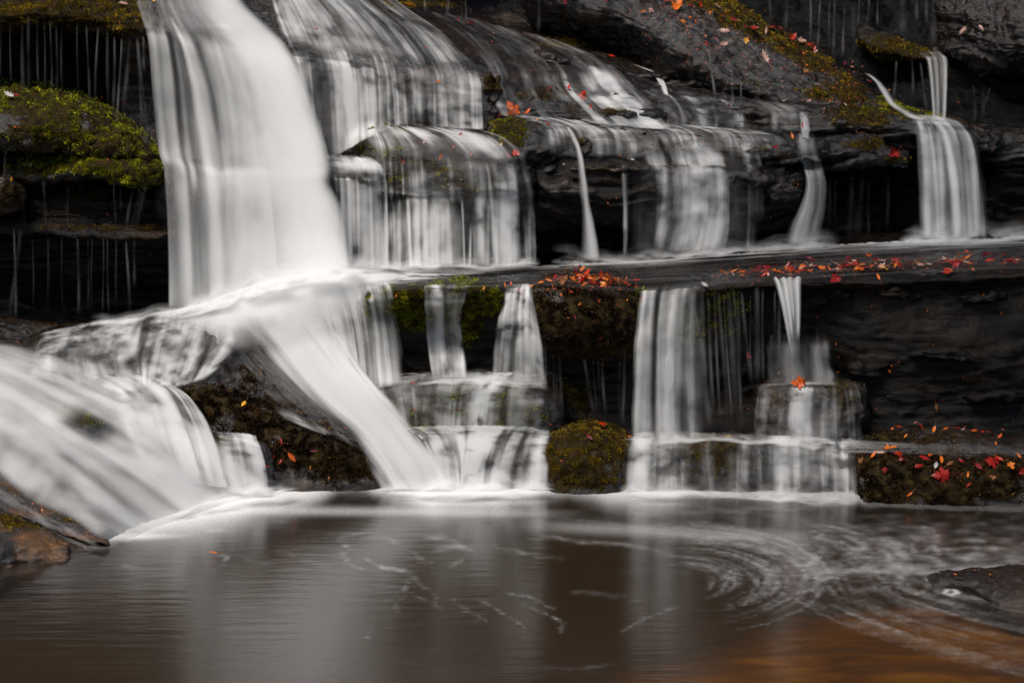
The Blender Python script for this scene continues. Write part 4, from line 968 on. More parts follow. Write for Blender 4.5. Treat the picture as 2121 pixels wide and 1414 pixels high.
sheet('water', 'thin film of water over the layered ledge below the leaning boulder', [
    L_(1340, (1330, 185, 11.6), (1345, 198, 11.4), (1360, 216, 11.3), (1370, 240, 11.2), (1376, 262, 11.0)),
    L_(1500, (1480, 202, 11.6), (1495, 212, 11.3), (1510, 228, 11.2), (1518, 250, 11.1), (1520, 272, 11.0)),
    L_(1700, (1660, 214, 11.6), (1680, 222, 11.3), (1700, 234, 11.2), (1705, 254, 11.1), (1706, 275, 11.0))],
    mat='veil', hugv=1.1, kind='structure', seed=92, base=.07, nz=(.9, .05, 1.5), rnd=(22, 2, 6, .05, .35), edge=(30, 60), fade=(.1, .2))

# ------------------------------------------------------------------ far right falls
sheet('waterfall', 'upper thin fall dropping onto the small mossy rock at the far right', [
    L_(0, (1900, 108, 12.1), (1912, 118, 12.0), (1918, 128, 11.95), (1924, 170, 11.8), (1928, 215, 11.6), (1930, 250, 11.4)),
    L_(50, (1938, 100, 12.1), (1956, 112, 12.0), (1964, 126, 11.95), (1964, 170, 11.8), (1962, 215, 11.6), (1960, 250, 11.4))],
    hugv=.3, seed=101, mul=0.7, base=.2, nz=(.8, .2, 1), edge=(6, 6), fade=(.05, .03), strands=[(10, 3, 1.2, .2, 1), (22, 3, .8, .2, 1), (40, 4, 1.4, .1, 1)], step=1.4)
sheet('waterfall', 'curved white spill pouring down beside the mossy end of the leaning boulder', [
    L_(0, (1780, 150, 12.0), (1800, 160, 11.9), (1818, 182, 11.7), (1835, 212, 11.4), (1860, 236, 11.25), (1900, 250, 11.1)),
    L_(40, (1800, 150, 12.0), (1822, 166, 11.9), (1842, 188, 11.7), (1862, 212, 11.4), (1890, 232, 11.25), (1930, 246, 11.1))],
    hugv=.1, seed=103, mul=.5, base=.5, mat='soft', edge=(16, 20), fade=(.1, .02), strands=[(16, 8, 2.0, -.1, 1.1)])
sheet('waterfall', 'tall narrow fan of water at the far right, dropping onto the middle ledge', [
    L_(1885, (1880, 236, 11.3), (1884, 248, 11.15), (1890, 260, 11.0), (1894, 280, 10.95), (1898, 330, 10.85), (1900, 400, 10.7), (1902, 496, 10.5)),
    L_(1920, (1905, 236, 11.3), (1914, 246, 11.15), (1922, 258, 11.0), (1928, 280, 10.93), (1934, 330, 10.82), (1938, 400, 10.67), (1940, 494, 10.48)),
    L_(1960, (1928, 236, 11.3), (1944, 246, 11.15), (1958, 260, 11.0), (1970, 282, 10.92), (1980, 330, 10.8), (1988, 400, 10.65), (1992, 493, 10.46)),
    L_(2000, (1955, 240, 11.3), (1978, 250, 11.15), (1996, 266, 11.03), (2008, 288, 10.95), (2018, 330, 10.82), (2024, 400, 10.68), (2028, 492, 10.48)),
    L_(2030, (1980, 248, 11.3), (2004, 258, 11.15), (2020, 276, 11.05), (2028, 298, 10.98), (2036, 330, 10.88), (2044, 400, 10.72), (2050, 492, 10.5))],
    hugv=.4, seed=105, mul=0.68, lips=[.32], patch=.5, base=.06, nz=(.8, .08, 1), rnd=(22, 2, 5, .1, .8), edge=(8, 22), fade=(.04, .02), strands=[(1905, 4, 1.2, .2, 1), (1945, 6, 1.6, .2, 1, 14), (1968, 7, 2.0, .1, 1, 6), (1995, 9, 1.4, .1, 1), (1960, 30, 1.5, -.1, .35)])

# ------------------------------------------------------------------ middle ledge water
sheet('water', 'sheet of shallow water sliding along the middle ledge', [
    L_(560, (560, 556, 10.2), (570, 566, 9.9), (580, 576, 9.7), (590, 584, 9.6), (600, 596, 9.45)),
    L_(800, (800, 554, 10.3), (805, 562, 10.0), (810, 574, 9.7), (815, 586, 9.5), (818, 602, 9.3)),
    L_(1100, (1100, 548, 10.4), (1100, 556, 10.1), (1100, 566, 9.8), (1100, 576, 9.6), (1100, 592, 9.3)),
    L_(1300, (1300, 538, 10.4), (1298, 550, 10.0), (1296, 566, 9.7), (1296, 582, 9.45), (1296, 602, 9.3)),
    L_(1600, (1600, 516, 10.4), (1598, 532, 10.0), (1596, 550, 9.7), (1594, 566, 9.5), (1594, 586, 9.3)),
    L_(1800, (1800, 500, 10.4), (1798, 518, 10.0), (1796, 538, 9.7), (1794, 556, 9.5), (1794, 570, 9.3)),
    L_(2240, (2240, 484, 10.4), (2240, 502, 10.0), (2240, 522, 9.7), (2240, 540, 9.5), (2240, 552, 9.35))],
    mat='soft', hugv=1.1, off=.02, kind='structure', seed=111, base=1.0, nz=(.8, .006, 7), edge=(10, 10), fade=(.02, .06), vstep=3, step=3,
    fn=lambda x, v: (.035 + 1.5 * np.exp(-((v - .06) / .13) ** 2) * np.clip(.45 + .9 * np.exp(-((x - 1960) / 90) ** 2) + .5 * np.exp(-((x - 1450) / 140) ** 2), 0, 1.4) + 7 * sstep(1200, 850, x) * (1 - sstep(.30, .82, v + .55 * sstep(780, 1150, x)))))

# curtain right of the chute bulge
sheet('waterfall', 'smooth white curtain beside the chute under the left end of the middle ledge', [
    L_(560, (570, 560, 9.75), (590, 585, 9.6), (610, 620, 9.5), (640, 665, 9.42), (665, 720, 9.36), (690, 790, 9.3)),
    L_(640, (640, 560, 9.75), (650, 580, 9.55), (665, 605, 9.4), (690, 650, 9.32), (708, 715, 9.28), (722, 800, 9.25)),
    L_(720, (715, 562, 9.75), (722, 578, 9.5), (730, 598, 9.35), (742, 645, 9.28), (752, 715, 9.25), (760, 806, 9.22)),
    L_(790, (770, 566, 9.75), (778, 582, 9.48), (785, 600, 9.34), (793, 645, 9.27), (802, 715, 9.24), (812, 800, 9.2)),
    L_(835, (800, 575, 9.7), (808, 588, 9.48), (815, 604, 9.36), (822, 645, 9.3), (834, 715, 9.27), (846, 792, 9.23))],
    mat='veil', seed=121, lips=[.35], patch=.4, base=.7, nz=(.35, .08, .8), rnd=(24, 2, 7, .2, 1.0), edge=(30, 34), fade=(0, .04), hugv=.25,
    vb=[(0, 4), (.25, 3), (.5, 1.2), (1, 1.0)])
sheet('waterfall', 'translucent strands over the green mossy wall left of the twin falls', [
    L_(868, (872, 590, 9.5), (874, 598, 9.3), (876, 612, 9.16), (878, 650, 9.12), (882, 710, 9.14), (890, 784, 9.14)),
    L_(900, (900, 588, 9.5), (902, 596, 9.3), (905, 610, 9.14), (908, 650, 9.1), (912, 710, 9.12), (920, 784, 9.12)),
    L_(975, (985, 588, 9.5), (980, 596, 9.3), (972, 612, 9.14), (962, 660, 9.1), (966, 710, 9.12), (972, 784, 9.12))],
    mat='veil', hugv=.9, seed=131, mul=0.9, lips=[.35, .62], base=.08, nz=(.7, .12, 1), rnd=(14, 2, 5, .2, .8), edge=(12, 16), fade=(.06, .03),
    strands=[(880, 5, .9, -.1, 1), (903, 7, 1.7, -.1, 1, 4), (893, 12, .5, .4, 1), (945, 6, .8, .5, 1), (957, 4, .7, .5, 1)])
sheet('waterfall', 'bright fall left of the bulging boulder, pouring off the middle ledge', [
    L_(1018, (1050, 588, 9.5), (1046, 596, 9.3), (1040, 612, 9.16), (1030, 660, 9.12), (1022, 710, 9.12), (1014, 790, 9.1)),
    L_(1060, (1072, 586, 9.5), (1070, 594, 9.3), (1066, 610, 9.13), (1062, 660, 9.08), (1058, 710, 9.08), (1054, 792, 9.08)),
    L_(1105, (1098, 586, 9.5), (1099, 594, 9.3), (1098, 612, 9.13), (1098, 660, 9.06), (1100, 710, 9.04), (1102, 792, 9.04)),
    L_(1138, (1102, 588, 9.5), (1104, 598, 9.3), (1110, 640, 9.1), (1122, 690, 9.02), (1130, 730, 8.99), (1134, 796, 9.0))],
    seed=133, mul=0.8, lips=[.3], hugv=.35, base=.3, nz=(.6, .13, .8), rnd=(16, 2, 5, .3, 1.2), edge=(20, 9), fade=(.16, .03), bulge=.01,
    strands=[(1062, 4, 1.5, .2, .8, -4), (1078, 4, 1.6, .2, .8), (1096, 4, 1.8, .15, .8), (1124, 6, 1.2, .4, 1), (1085, 20, .6, -.1, 1)])
sheet('waterfall', 'wide bright fall right of the bulging boulder, reaching the lowest step', [
    L_(1300, (1318, 592, 9.5), (1322, 602, 9.35), (1322, 616, 9.2), (1314, 680, 9.06), (1308, 750, 9.02), (1306, 830, 9.02), (1304, 908, 9.02)),
    L_(1350, (1368, 590, 9.5), (1364, 600, 9.32), (1360, 616, 9.16), (1354, 680, 9.04), (1352, 750, 9.01), (1350, 830, 9.01), (1350, 908, 9.0)),
    L_(1410, (1424, 586, 9.5), (1420, 596, 9.3), (1416, 610, 9.14), (1410, 680, 9.06), (1408, 750, 9.03), (1408, 830, 9.02), (1410, 908, 9.0)),
    L_(1470, (1462, 584, 9.5), (1462, 594, 9.3), (1462, 608, 9.16), (1464, 680, 9.1), (1468, 750, 9.06), (1472, 830, 9.04), (1478, 908, 9.02))],
    seed=135, mul=0.62, lips=[.28], patch=.5, hugv=.3, base=.08, nz=(.6, .08, .8), rnd=(20, 2, 6, .1, .6), edge=(20, 30), fade=(.16, .02), bulge=.01,
    strands=[(1322, 6, 1.6, .15, 1), (1342, 7, 1.6, .15, 1), (1366, 8, 1.2, .2, 1), (1388, 10, 1.5, .15, 1), (1412, 8, 1.0, .15, .8), (1376, 16, 1.0, .45, 1), (1432, 5, .7, .3, 1), (1360, 40, .3, -.1, 1)])
sheet('waterfall', 'shining fluted spout near the right end of the falling water', [
    L_(0, (1596, 576, 9.45), (1600, 582, 9.3), (1606, 592, 9.18), (1618, 640, 9.12), (1630, 700, 9.1), (1638, 740, 9.1)),
    L_(60, (1664, 574, 9.45), (1662, 580, 9.3), (1660, 590, 9.18), (1660, 640, 9.12), (1658, 700, 9.1), (1656, 740, 9.1))],
    seed=137, mul=.85, hugv=.35, base=.3, nz=(.6, .2, .8), edge=(6, 6), fade=(.05, .3), bulge=.02, step=1.3,
    strands=[(10, 4, 2.2, -.1, .9, 6), (24, 4, 2.0, -.1, .8, 4), (34, 4, 1.4, -.1, .7), (48, 5, 2.2, -.1, .8), (18, 10, .8, .4, 1.1)])
sheet('waterfall', 'faint misty veil behind the fluted spout landing on the dark block', [
    L_(0, (1580, 680, 9.3), (1584, 710, 9.22), (1586, 740, 9.18), (1588, 770, 9.15), (1590, 798, 9.12)),
    L_(80, (1660, 670, 9.3), (1660, 710, 9.22), (1660, 740, 9.18), (1662, 770, 9.15), (1664, 798, 9.12)),
    L_(160, (1722, 680, 9.3), (1726, 710, 9.22), (1732, 740, 9.18), (1738, 770, 9.15), (1742, 798, 9.12))],
    mat='veil', seed=139, mul=0.9, base=.06, nz=(.8, .05, .8), edge=(20, 30), fade=(.3, .03), strands=[(60, 14, .45, .2, 1), (112, 9, .6, .2, 1), (134, 7, .45, .2, 1)])
sheet('waterfall', 'low veil draped over the dark block with the orange leaf', [
    L_(1560, (1572, 796, 9.25), (1568, 803, 9.18), (1563, 820, 9.1), (1560, 860, 9.06), (1556, 912, 9.04)),
    L_(1610, (1618, 792, 9.25), (1614, 799, 9.15), (1610, 815, 9.06), (1606, 860, 9.02), (1602, 915, 9.0)),
    L_(1655, (1665, 790, 9.25), (1662, 797, 9.13), (1658, 812, 9.04), (1652, 860, 9.0), (1650, 917, 8.98)),
    L_(1720, (1725, 790, 9.25), (1726, 797, 9.14), (1728, 814, 9.06), (1730, 860, 9.02), (1730, 918, 9.0)),
    L_(1790, (1768, 793, 9.25), (1776, 800, 9.18), (1782, 818, 9.12), (1786, 860, 9.08), (1786, 918, 9.06))],
    mat='veil', hugv=.6, seed=141, mul=0.75, lips=[.35], base=.07, nz=(.8, .07, 1), rnd=(14, 2, 5, .1, .5), edge=(14, 6), fade=(.02, .03),
    strands=[(1578, 14, .8, .2, 1), (1646, 9, 1.6, .25, 1, 6), (1660, 9, 1.8, .3, 1, 4), (1675, 5, .8, .3, 1), (1786, 2, .8, .1, 1), (1640, 60, .8, -.1, .22)])

# ------------------------------------------------------------------ low steps
sheet('waterfall', 'thin green tinted veil over the mossy step below the twin falls', [
    L_(775, (776, 772, 9.4), (778, 785, 9.2), (782, 806, 9.1), (800, 840, 9.04), (825, 888, 9.0)),
    L_(860, (870, 770, 9.4), (866, 783, 9.2), (862, 806, 9.06), (862, 840, 9.0), (864, 890, 8.97)),
    L_(960, (985, 768, 9.4), (975, 782, 9.2), (964, 804, 9.06), (960, 840, 9.0), (958, 892, 8.97)),
    L_(1050, (1060, 770, 9.4), (1040, 784, 9.2), (1022, 806, 9.06), (1015, 840, 9.0), (1010, 892, 8.97)),
    L_(1140, (1134, 774, 9.4), (1134, 788, 9.25), (1132, 810, 9.14), (1130, 840, 9.08), (1128, 893, 9.04))],
    mat='veil', hugv=.9, seed=151, lips=[.42], base=.24, nz=(.55, .03, 1.5), rnd=(26, 2, 6, .1, .6), edge=(10, 8), fade=(.03, .03), vb=[(0, 1.8), (.3, 1.1), (.5, .75), (1, .85)],
    strands=[(1030, 26, 2.0, -.1, 1.1, 6), (1000, 14, 1.1, -.1, 1), (905, 5, .5, .4, 1)])
sheet('waterfall', 'thick white water tumbling off the lowest step into the pool at centre', [
    L_(860, (830, 884, 9.2), (850, 894, 9.12), (872, 912, 9.0), (892, 955, 8.92), (910, 1015, 8.87)),
    L_(930, (905, 880, 9.2), (918, 890, 9.12), (932, 910, 8.98), (944, 955, 8.9), (950, 1015, 8.86)),
    L_(1000, (1010, 880, 9.2), (1002, 890, 9.1), (992, 912, 8.97), (978, 955, 8.9), (968, 1015, 8.86)),
    L_(1080, (1090, 882, 9.2), (1082, 894, 9.1), (1072, 915, 8.97), (1060, 958, 8.9), (1054, 1015, 8.86)),
    L_(1145, (1142, 888, 9.2), (1142, 900, 9.12), (1140, 920, 9.0), (1138, 960, 8.94), (1136, 1010, 8.9))],
    mat='soft', hugv=.9, seed=153, lips=[.4], base=.6, nz=(.5, .03, 1.0), rnd=(24, 2, 7, .1, .6), edge=(18, 14), fade=(.03, 0),
    strands=[(1000, 24, 2.4, -.1, 1.1), (1030, 24, 1.8, -.1, 1.1), (965, 14, 1.2, -.1, 1.1), (875, 20, 3, -.1, 1.1), (1000, 90, 1.2, -.1, .25)])
sheet('waterfall', 'row of low falls on the lowest step right of the golden mossy boulder', [
    L_(1290, (1298, 894, 9.15), (1295, 904, 9.08), (1290, 924, 8.95), (1288, 965, 8.9), (1284, 1020, 8.86)),
    L_(1380, (1382, 892, 9.15), (1380, 904, 9.06), (1378, 924, 8.94), (1376, 965, 8.88), (1374, 1022, 8.85)),
    L_(1480, (1482, 894, 9.15), (1480, 906, 9.06), (1478, 924, 8.92), (1478, 965, 8.84), (1478, 1024, 8.82)),
    L_(1600, (1602, 900, 9.15), (1602, 910, 9.06), (1600, 930, 8.94), (1600, 970, 8.87), (1600, 1028, 8.83)),
    L_(1700, (1700, 904, 9.15), (1702, 914, 9.06), (1704, 936, 8.94), (1706, 975, 8.87), (1708, 1034, 8.82)),
    L_(1778, (1760, 906, 9.15), (1768, 918, 9.06), (1772, 940, 8.97), (1776, 980, 8.92), (1778, 1040, 8.87))],
    mat='veil', hugv=.9, seed=155, mul=0.75, lips=[.38], base=.12, nz=(.8, .03, 1.5), rnd=(50, 2, 6, .1, .6), edge=(20, 14), fade=(.03, 0), vb=[(0, 1.7), (.25, 1.9), (.42, 1.1), (1, 1.4)],
    strands=[(1325, 15, 1.3, -.1, 1.1), (1345, 10, 1.0, -.1, 1.1), (1372, 8, .7, -.1, 1.1), (1400, 8, .7, -.1, 1.1), (1545, 5, .8, .2, 1.1), (1585, 8, .9, .1, 1.1), (1615, 16, 1.1, -.1, 1.1), (1645, 7, .7, .1, 1.1), (1722, 7, .9, .2, 1.1), (1740, 5, 1.0, .2, 1.1), (1660, 60, .8, -.1, .25)],
    fn=lambda x, v: 1 - .75 * np.exp(-((x - 1495) / 45) ** 2) * sstep(.2, .35, v) - .5 * np.exp(-((x - 1680) / 14) ** 2) * sstep(.4, .6, v))
sheet('water', 'slow water between the low shelf and the square boulder at right', [
    L_(0, (1740, 905, 9.15), (1740, 916, 9.05), (1740, 928, 8.98), (1740, 938, 8.92)),
    L_(150, (1880, 915, 9.1), (1880, 924, 9.0), (1880, 932, 8.93), (1880, 940, 8.87)),
    L_(500, (2240, 930, 9.0), (2240, 938, 8.95), (2240, 944, 8.9), (2240, 950, 8.84))],
    mat='soft', kind='structure', seed=157, base=.25, nz=(1, .01, 5), edge=(10, 10), fade=(.1, .1), fn=lambda x, v: 1.2 * sstep(200, 0, x) + .15)

# ------------------------------------------------------------------ great chute
sheet('waterfall', 'thick white chute sweeping diagonally down to the pool between wedge and green step', [
    L_(-15, (410, 628, 9.75), (445, 650, 9.5), (478, 690, 9.4), (524, 742, 9.3), (590, 806, 9.17), (660, 866, 9.05), (724, 925, 8.96), (768, 980, 8.88), (788, 1018, 8.84)),
    L_(50, (490, 595, 9.75), (515, 625, 9.52), (540, 665, 9.42), (575, 715, 9.32), (630, 780, 9.2), (700, 850, 9.08), (760, 910, 8.98), (805, 970, 8.9), (832, 1012, 8.86)),
    L_(100, (560, 572, 9.75), (580, 605, 9.52), (605, 650, 9.4), (640, 700, 9.3), (690, 765, 9.18), (745, 830, 9.06), (800, 895, 8.96), (845, 960, 8.88), (870, 1012, 8.85)),
    L_(150, (640, 560, 9.75), (645, 600, 9.52), (665, 650, 9.38), (700, 705, 9.28), (738, 765, 9.17), (785, 825, 9.05), (838, 885, 8.95), (885, 950, 8.88), (915, 1012, 8.85)),
    L_(200, (720, 562, 9.75), (712, 605, 9.5), (720, 665, 9.36), (745, 730, 9.26), (770, 785, 9.16), (815, 830, 9.05), (870, 880, 8.95), (920, 942, 8.88), (955, 1012, 8.85))],
    mat='soft', seed=161, base=1.3, nz=(.75, .04, 1.2), gap=(.03, .35), sm=10, off=.03, edge=(70, 46), fade=(.05, 0), bulge=.01, step=2.4,
    strands=[(70, 26, 2.0, -.1, 1.1), (120, 26, 2.2, -.1, 1.1), (160, 20, 1.4, .5, 1.1), (150, 40, 3, -.1, .2)],
    fn=lambda x, v: 1 - .75 * np.exp(-((x - 165) / 34) ** 2) * sstep(.12, .25, v) * (1 - sstep(.4, .55, v)) - .35 * sstep(.7, .85, v) * np.exp(-((x - 60) / 16) ** 2))
sheet('waterfall', 'rounded white apron of water gathering under the main fall above the chute', [
    L_(0, (300, 652, 9.85), (318, 652, 9.72), (335, 656, 9.6), (350, 690, 9.4), (360, 740, 9.3)),
    L_(80, (400, 632, 9.78), (414, 630, 9.66), (430, 636, 9.52), (448, 680, 9.36), (465, 740, 9.26)),
    L_(170, (500, 600, 9.74), (514, 594, 9.6), (534, 602, 9.46), (562, 650, 9.33), (595, 715, 9.24)),
    L_(260, (610, 572, 9.74), (624, 566, 9.58), (644, 572, 9.43), (675, 612, 9.32), (705, 680, 9.24)),
    L_(360, (745, 556, 9.74), (750, 556, 9.58), (760, 562, 9.42), (775, 588, 9.32), (790, 630, 9.26)),
    L_(440, (860, 554, 9.78), (864, 556, 9.62), (872, 562, 9.48), (884, 578, 9.36), (894, 598, 9.28))],
    mat='soft', seed=171, base=2.6, nz=(.35, .012, 2), edge=(70, 90), fade=(.22, .55), off=.03, lim=0, sm=6)

# dome veil at left
sheet('waterfall', 'pale veil draped over the long domed rock at left', [
    L_(60, (75, 690, 9.7), (72, 702, 9.5), (66, 720, 9.42), (60, 745, 9.36), (52, 785, 9.3)),
    L_(150, (175, 668, 9.8), (168, 682, 9.5), (158, 704, 9.36), (150, 745, 9.28), (165, 800, 9.2)),
    L_(240, (265, 656, 9.8), (255, 672, 9.5), (246, 698, 9.35), (238, 745, 9.25), (262, 805, 9.16)),
    L_(330, (350, 642, 9.8), (342, 662, 9.5), (332, 692, 9.35), (318, 745, 9.23), (310, 802, 9.15)),
    L_(420, (430, 638, 9.8), (428, 660, 9.5), (420, 692, 9.35), (400, 745, 9.24), (375, 800, 9.15)),
    L_(510, (500, 642, 9.8), (505, 672, 9.52), (500, 705, 9.38), (470, 745, 9.28), (440, 780, 9.2))],
    mat='veil', hugv=1.1, off=.02, seed=173, lips=[.35, .7], base=.48, nz=(.9, .02, 2.6), rnd=(22, 3, 10, .05, .5), edge=(36, 40), fade=(.02, .06), vb=[(0, 1.5), (.3, 1.1), (.6, .8), (1, 1.5)],
    strands=[(345, 30, .9, -.1, 1, -10), (270, 20, .6, -.1, .6), (70, 8, 1.0, -.1, 1), (440, 30, .5, -.1, .6), (500, 24, 2.0, -.1, 1.1)])
# left stream over the slab
sheet('waterfall', 'broad smooth stream sliding down the left slab into the pool', [
    L_(-10, (-260, 830, 9.2), (-180, 885, 8.92), (-80, 945, 8.65), (0, 1000, 8.43), (75, 1044, 8.28), (155, 1088, 8.13), (250, 1140, 7.95)),
    L_(60, (-230, 760, 9.3), (-130, 810, 9.05), (-20, 860, 8.85), (70, 910, 8.68), (145, 965, 8.5), (225, 1030, 8.34), (325, 1105, 8.14)),
    L_(120, (-200, 735, 9.5), (-90, 775, 9.2), (20, 825, 9.0), (110, 875, 8.85), (200, 930, 8.7), (300, 995, 8.55), (400, 1070, 8.34)),
    L_(180, (-170, 715, 9.6), (-60, 745, 9.35), (60, 790, 9.15), (165, 840, 9.0), (265, 895, 8.85), (370, 958, 8.72), (470, 1045, 8.5)),
    L_(240, (-140, 700, 9.7), (-20, 722, 9.5), (110, 765, 9.3), (225, 818, 9.12), (330, 868, 8.97), (435, 935, 8.84), (535, 1030, 8.66)),
    L_(290, (-120, 690, 9.8), (10, 708, 9.6), (150, 745, 9.42), (270, 800, 9.2), (375, 852, 9.02), (475, 915, 8.94), (590, 1024, 8.72))],
    mat='soft', hugv=1.1, off=.022, seed=175, base=.62, nz=(.55, .02, 2.0), gap=(.02, .3), edge=(16, 40), fade=(0, 0), step=2.2,
    strands=[(25, 9, .5, -.1, .7), (52, 10, 1.0, .2, 1.1), (66, 8, .8, -.1, .6), (92, 14, 1.0, .1, 1.1), (128, 16, 1.2, -.1, .55), (122, 12, 1.0, .5, 1.1), (150, 16, .8, .7, 1.1), (190, 14, 1.2, -.1, .5), (215, 14, 1.0, .3, .9), (250, 16, 1.2, .4, 1.1)],
    fn=lambda x, v: 1 - .98 * np.exp(-((x - 152) / 30) ** 4) * np.exp(-((v - .58) / .085) ** 4) - .5 * np.exp(-((x - 112) / 9) ** 2) * sstep(.5, .8, v) - .55 * np.exp(-((x - 205) / 14) ** 2) * np.exp(-((v - .35) / .12) ** 2))
sheet('waterfall', 'rounded white tumble below the pale veil, left of the wedge', [
    L_(0, (130, 775, 9.3), (180, 800, 9.12), (215, 822, 9.0), (232, 850, 8.92), (250, 900, 8.86), (280, 960, 8.78)),
    L_(50, (200, 770, 9.3), (235, 790, 9.1), (270, 812, 8.98), (290, 845, 8.9), (310, 905, 8.84), (345, 985, 8.72)),
    L_(100, (270, 772, 9.3), (300, 788, 9.1), (330, 808, 8.97), (355, 845, 8.88), (375, 910, 8.82), (400, 1000, 8.72)),
    L_(150, (330, 782, 9.3), (350, 794, 9.1), (378, 815, 8.97), (405, 855, 8.88), (432, 915, 8.82), (455, 1008, 8.72)),
    L_(180, (350, 796, 9.2), (372, 806, 9.08), (400, 828, 8.97), (430, 870, 8.9), (452, 930, 8.84), (475, 1008, 8.74))],
    mat='soft', seed=177, lips=[.45], patch=.6, base=.42, nz=(.5, .04, 1.2), rnd=(8, 4, 10, .1, .6), edge=(34, 16), fade=(.16, 0),
    strands=[(60, 16, 1.3, -.1, .4), (100, 18, 2.2, -.1, 1.1), (132, 14, 1.8, -.1, 1.1), (165, 8, 1.4, .4, 1.1)],
    fn=lambda x, v: 1 - .5 * np.exp(-((x - 50) / 22) ** 2) * sstep(.45, .6, v))
sheet('waterfall', 'short clear fall over the small mossy rock left of the wedge foot', [
    L_(0, (445, 892, 8.95), (448, 902, 8.9), (452, 920, 8.84), (460, 960, 8.79), (470, 1018, 8.74)),
    L_(50, (500, 894, 8.95), (502, 904, 8.9), (508, 922, 8.84), (516, 960, 8.79), (524, 1018, 8.74)),
    L_(90, (530, 900, 8.95), (534, 910, 8.9), (542, 930, 8.85), (552, 965, 8.81), (560, 1014, 8.77))],
    mat='veil', hugv=.9, seed=179, base=.5, nz=(.5, .08, 1), rnd=(12, 2, 5, .2, .8), edge=(8, 6), fade=(.05, 0), strands=[(62, 10, .9, -.1, 1.1), (14, 9, .6, .2, 1.1)])
sheet('water', 'grey film of water running down the flat back of the wedge', [
    L_(40, (480, 715, 9.5), (505, 755, 9.3), (540, 805, 9.16), (570, 850, 9.05), (590, 872, 9.0)),
    L_(90, (500, 700, 9.5), (550, 760, 9.3), (620, 825, 9.14), (690, 885, 9.0), (735, 925, 8.95)),
    L_(130, (530, 710, 9.5), (590, 775, 9.3), (670, 850, 9.12), (730, 910, 8.98), (775, 960, 8.92))],
    mat='veil', hugv=1.1, off=.015, kind='structure', seed=181, base=.15, nz=(.8, .05, 1.2), rnd=(8, 1, 3, .03, .2), edge=(16, 10), fade=(.08, .08))
sheet('waterfall', 'thin grey stream slipping between the two orange flecked ridges at lower left', [
    L_(0, (-80, 1005, 8.4), (0, 1040, 8.28), (60, 1075, 8.17), (110, 1105, 8.08), (175, 1142, 7.94)),
    L_(50, (-70, 985, 8.45), (10, 1012, 8.35), (80, 1052, 8.24), (140, 1086, 8.12), (215, 1130, 7.98))],
    mat='veil', hugv=1.1, seed=183, base=.2, nz=(.9, .06, 2), edge=(20, 20), fade=(0, .04))

# ------------------------------------------------------------------ threads
def thread(px0, py0, px1, py1, Y0, Y1, w=2.2, den=.8, label='', group='', curve=0, name='water_thread'):
    nv, nu = 16, 7
    r0_ = np.random.RandomState(int(px0 * 13 + py1) % 9999).rand(); den = den * (.95 - .45 * r0_)
    t = np.linspace(0, 1, nv)
    cx = px0 + (px1 - px0) * t + .9 * np.sin(t * 5 + px0)
    cy = py0 + (py1 - py0) * t
    cY = Y0 + (Y1 - Y0) * t
    C = W(np.stack([cx, cy, cY], -1))
    wr = w * (1.0 + 1.1 * r0_) / FPX * 8 * (1 + .8 * t)
    s = np.linspace(-1, 1, nu)
    P = C[None] + np.stack([s[:, None] * wr[None], -np.sqrt(np.clip(1 - s[:, None] ** 2, 0, 1)) * wr[None] * .8, np.zeros((nu, nv))], -1)
    r = np.random.RandomState(int(px0 * 7 + py0) % 99991)
    prof_ = np.exp(-(s * 1.7) ** 2)[:, None] * (.25 + .75 * np.sin(np.linspace(0, 2.6 + 2 * r.rand(), nv) + r.rand() * 6) ** 2)[None]
    prof_ = prof_ * sstep(0, .06, t)[None] * sstep(0, .3, 1 - t)[None] * den * .4
    uv = np.stack([np.tile(s[:, None] * wr.mean(), (1, nv)) + r.rand() * 9, np.tile(t * abs(py1 - py0) / 440, (nu, 1))], -1)
    o = make_mesh(name, P, gridfaces(nu, nv), M['thread'], uv=uv, attrs={'den': prof_})
    return tag(o, label, 'water thread', group)

def threads(lst, label, group, den=.8, w=2.0):
    for a in lst:
        if len(lst) > 10 and tr.rand() < .3: continue
        px0, py0, px1, py1, Y0, Y1 = a[:6]
        thread(px0, py0, px1, py1, Y0, Y1, a[6] if len(a) > 6 else w, a[7] if len(a) > 7 else den, label, group)
tr = np.random.RandomState(4)
TH0 = 0
l = [(60, 30, 60, 190), (46, 40, 49, 195), (93, 40, 93, 200), (128, 48, 128, 205), (118, 50, 118, 200), (150, 40, 152, 210), (190, 48, 190, 250), (78, 35, 79, 190), (22, 30, 22, 180), (105, 40, 108, 200), (180, 50, 186, 220), (222, 60, 226, 240), (0, 20, 2, 180), (160, 45, 162, 200)]
threads([(a, b, c, d_, 10.22, 10.05, 1.6 + tr.rand(), .25 + .35 * tr.rand()) for a, b, c, d_ in l], 'hair thin thread of water dripping from the mossy lip at top left', 'dripping threads under the top left lip')
threads([(238, 74, 236, 235, 10.2, 10.1, 2.6, .9), (252, 75, 244, 255, 10.2, 10.08, 3.2, 1.1), (270, 74, 256, 240, 10.2, 10.1, 3.0, .7), (203, 55, 197, 215, 10.2, 10.1, 2.4, 1.0), (283, 76, 298, 270, 10.2, 10.05, 2.8, .9), (286, 76, 308, 300, 10.2, 10.0, 2.2, .6), (296, 72, 300, 150, 10.2, 10.1, 3, .7)],
        'bright thread of water dropping onto the green mossy boulder', 'bright threads beside the main fall')
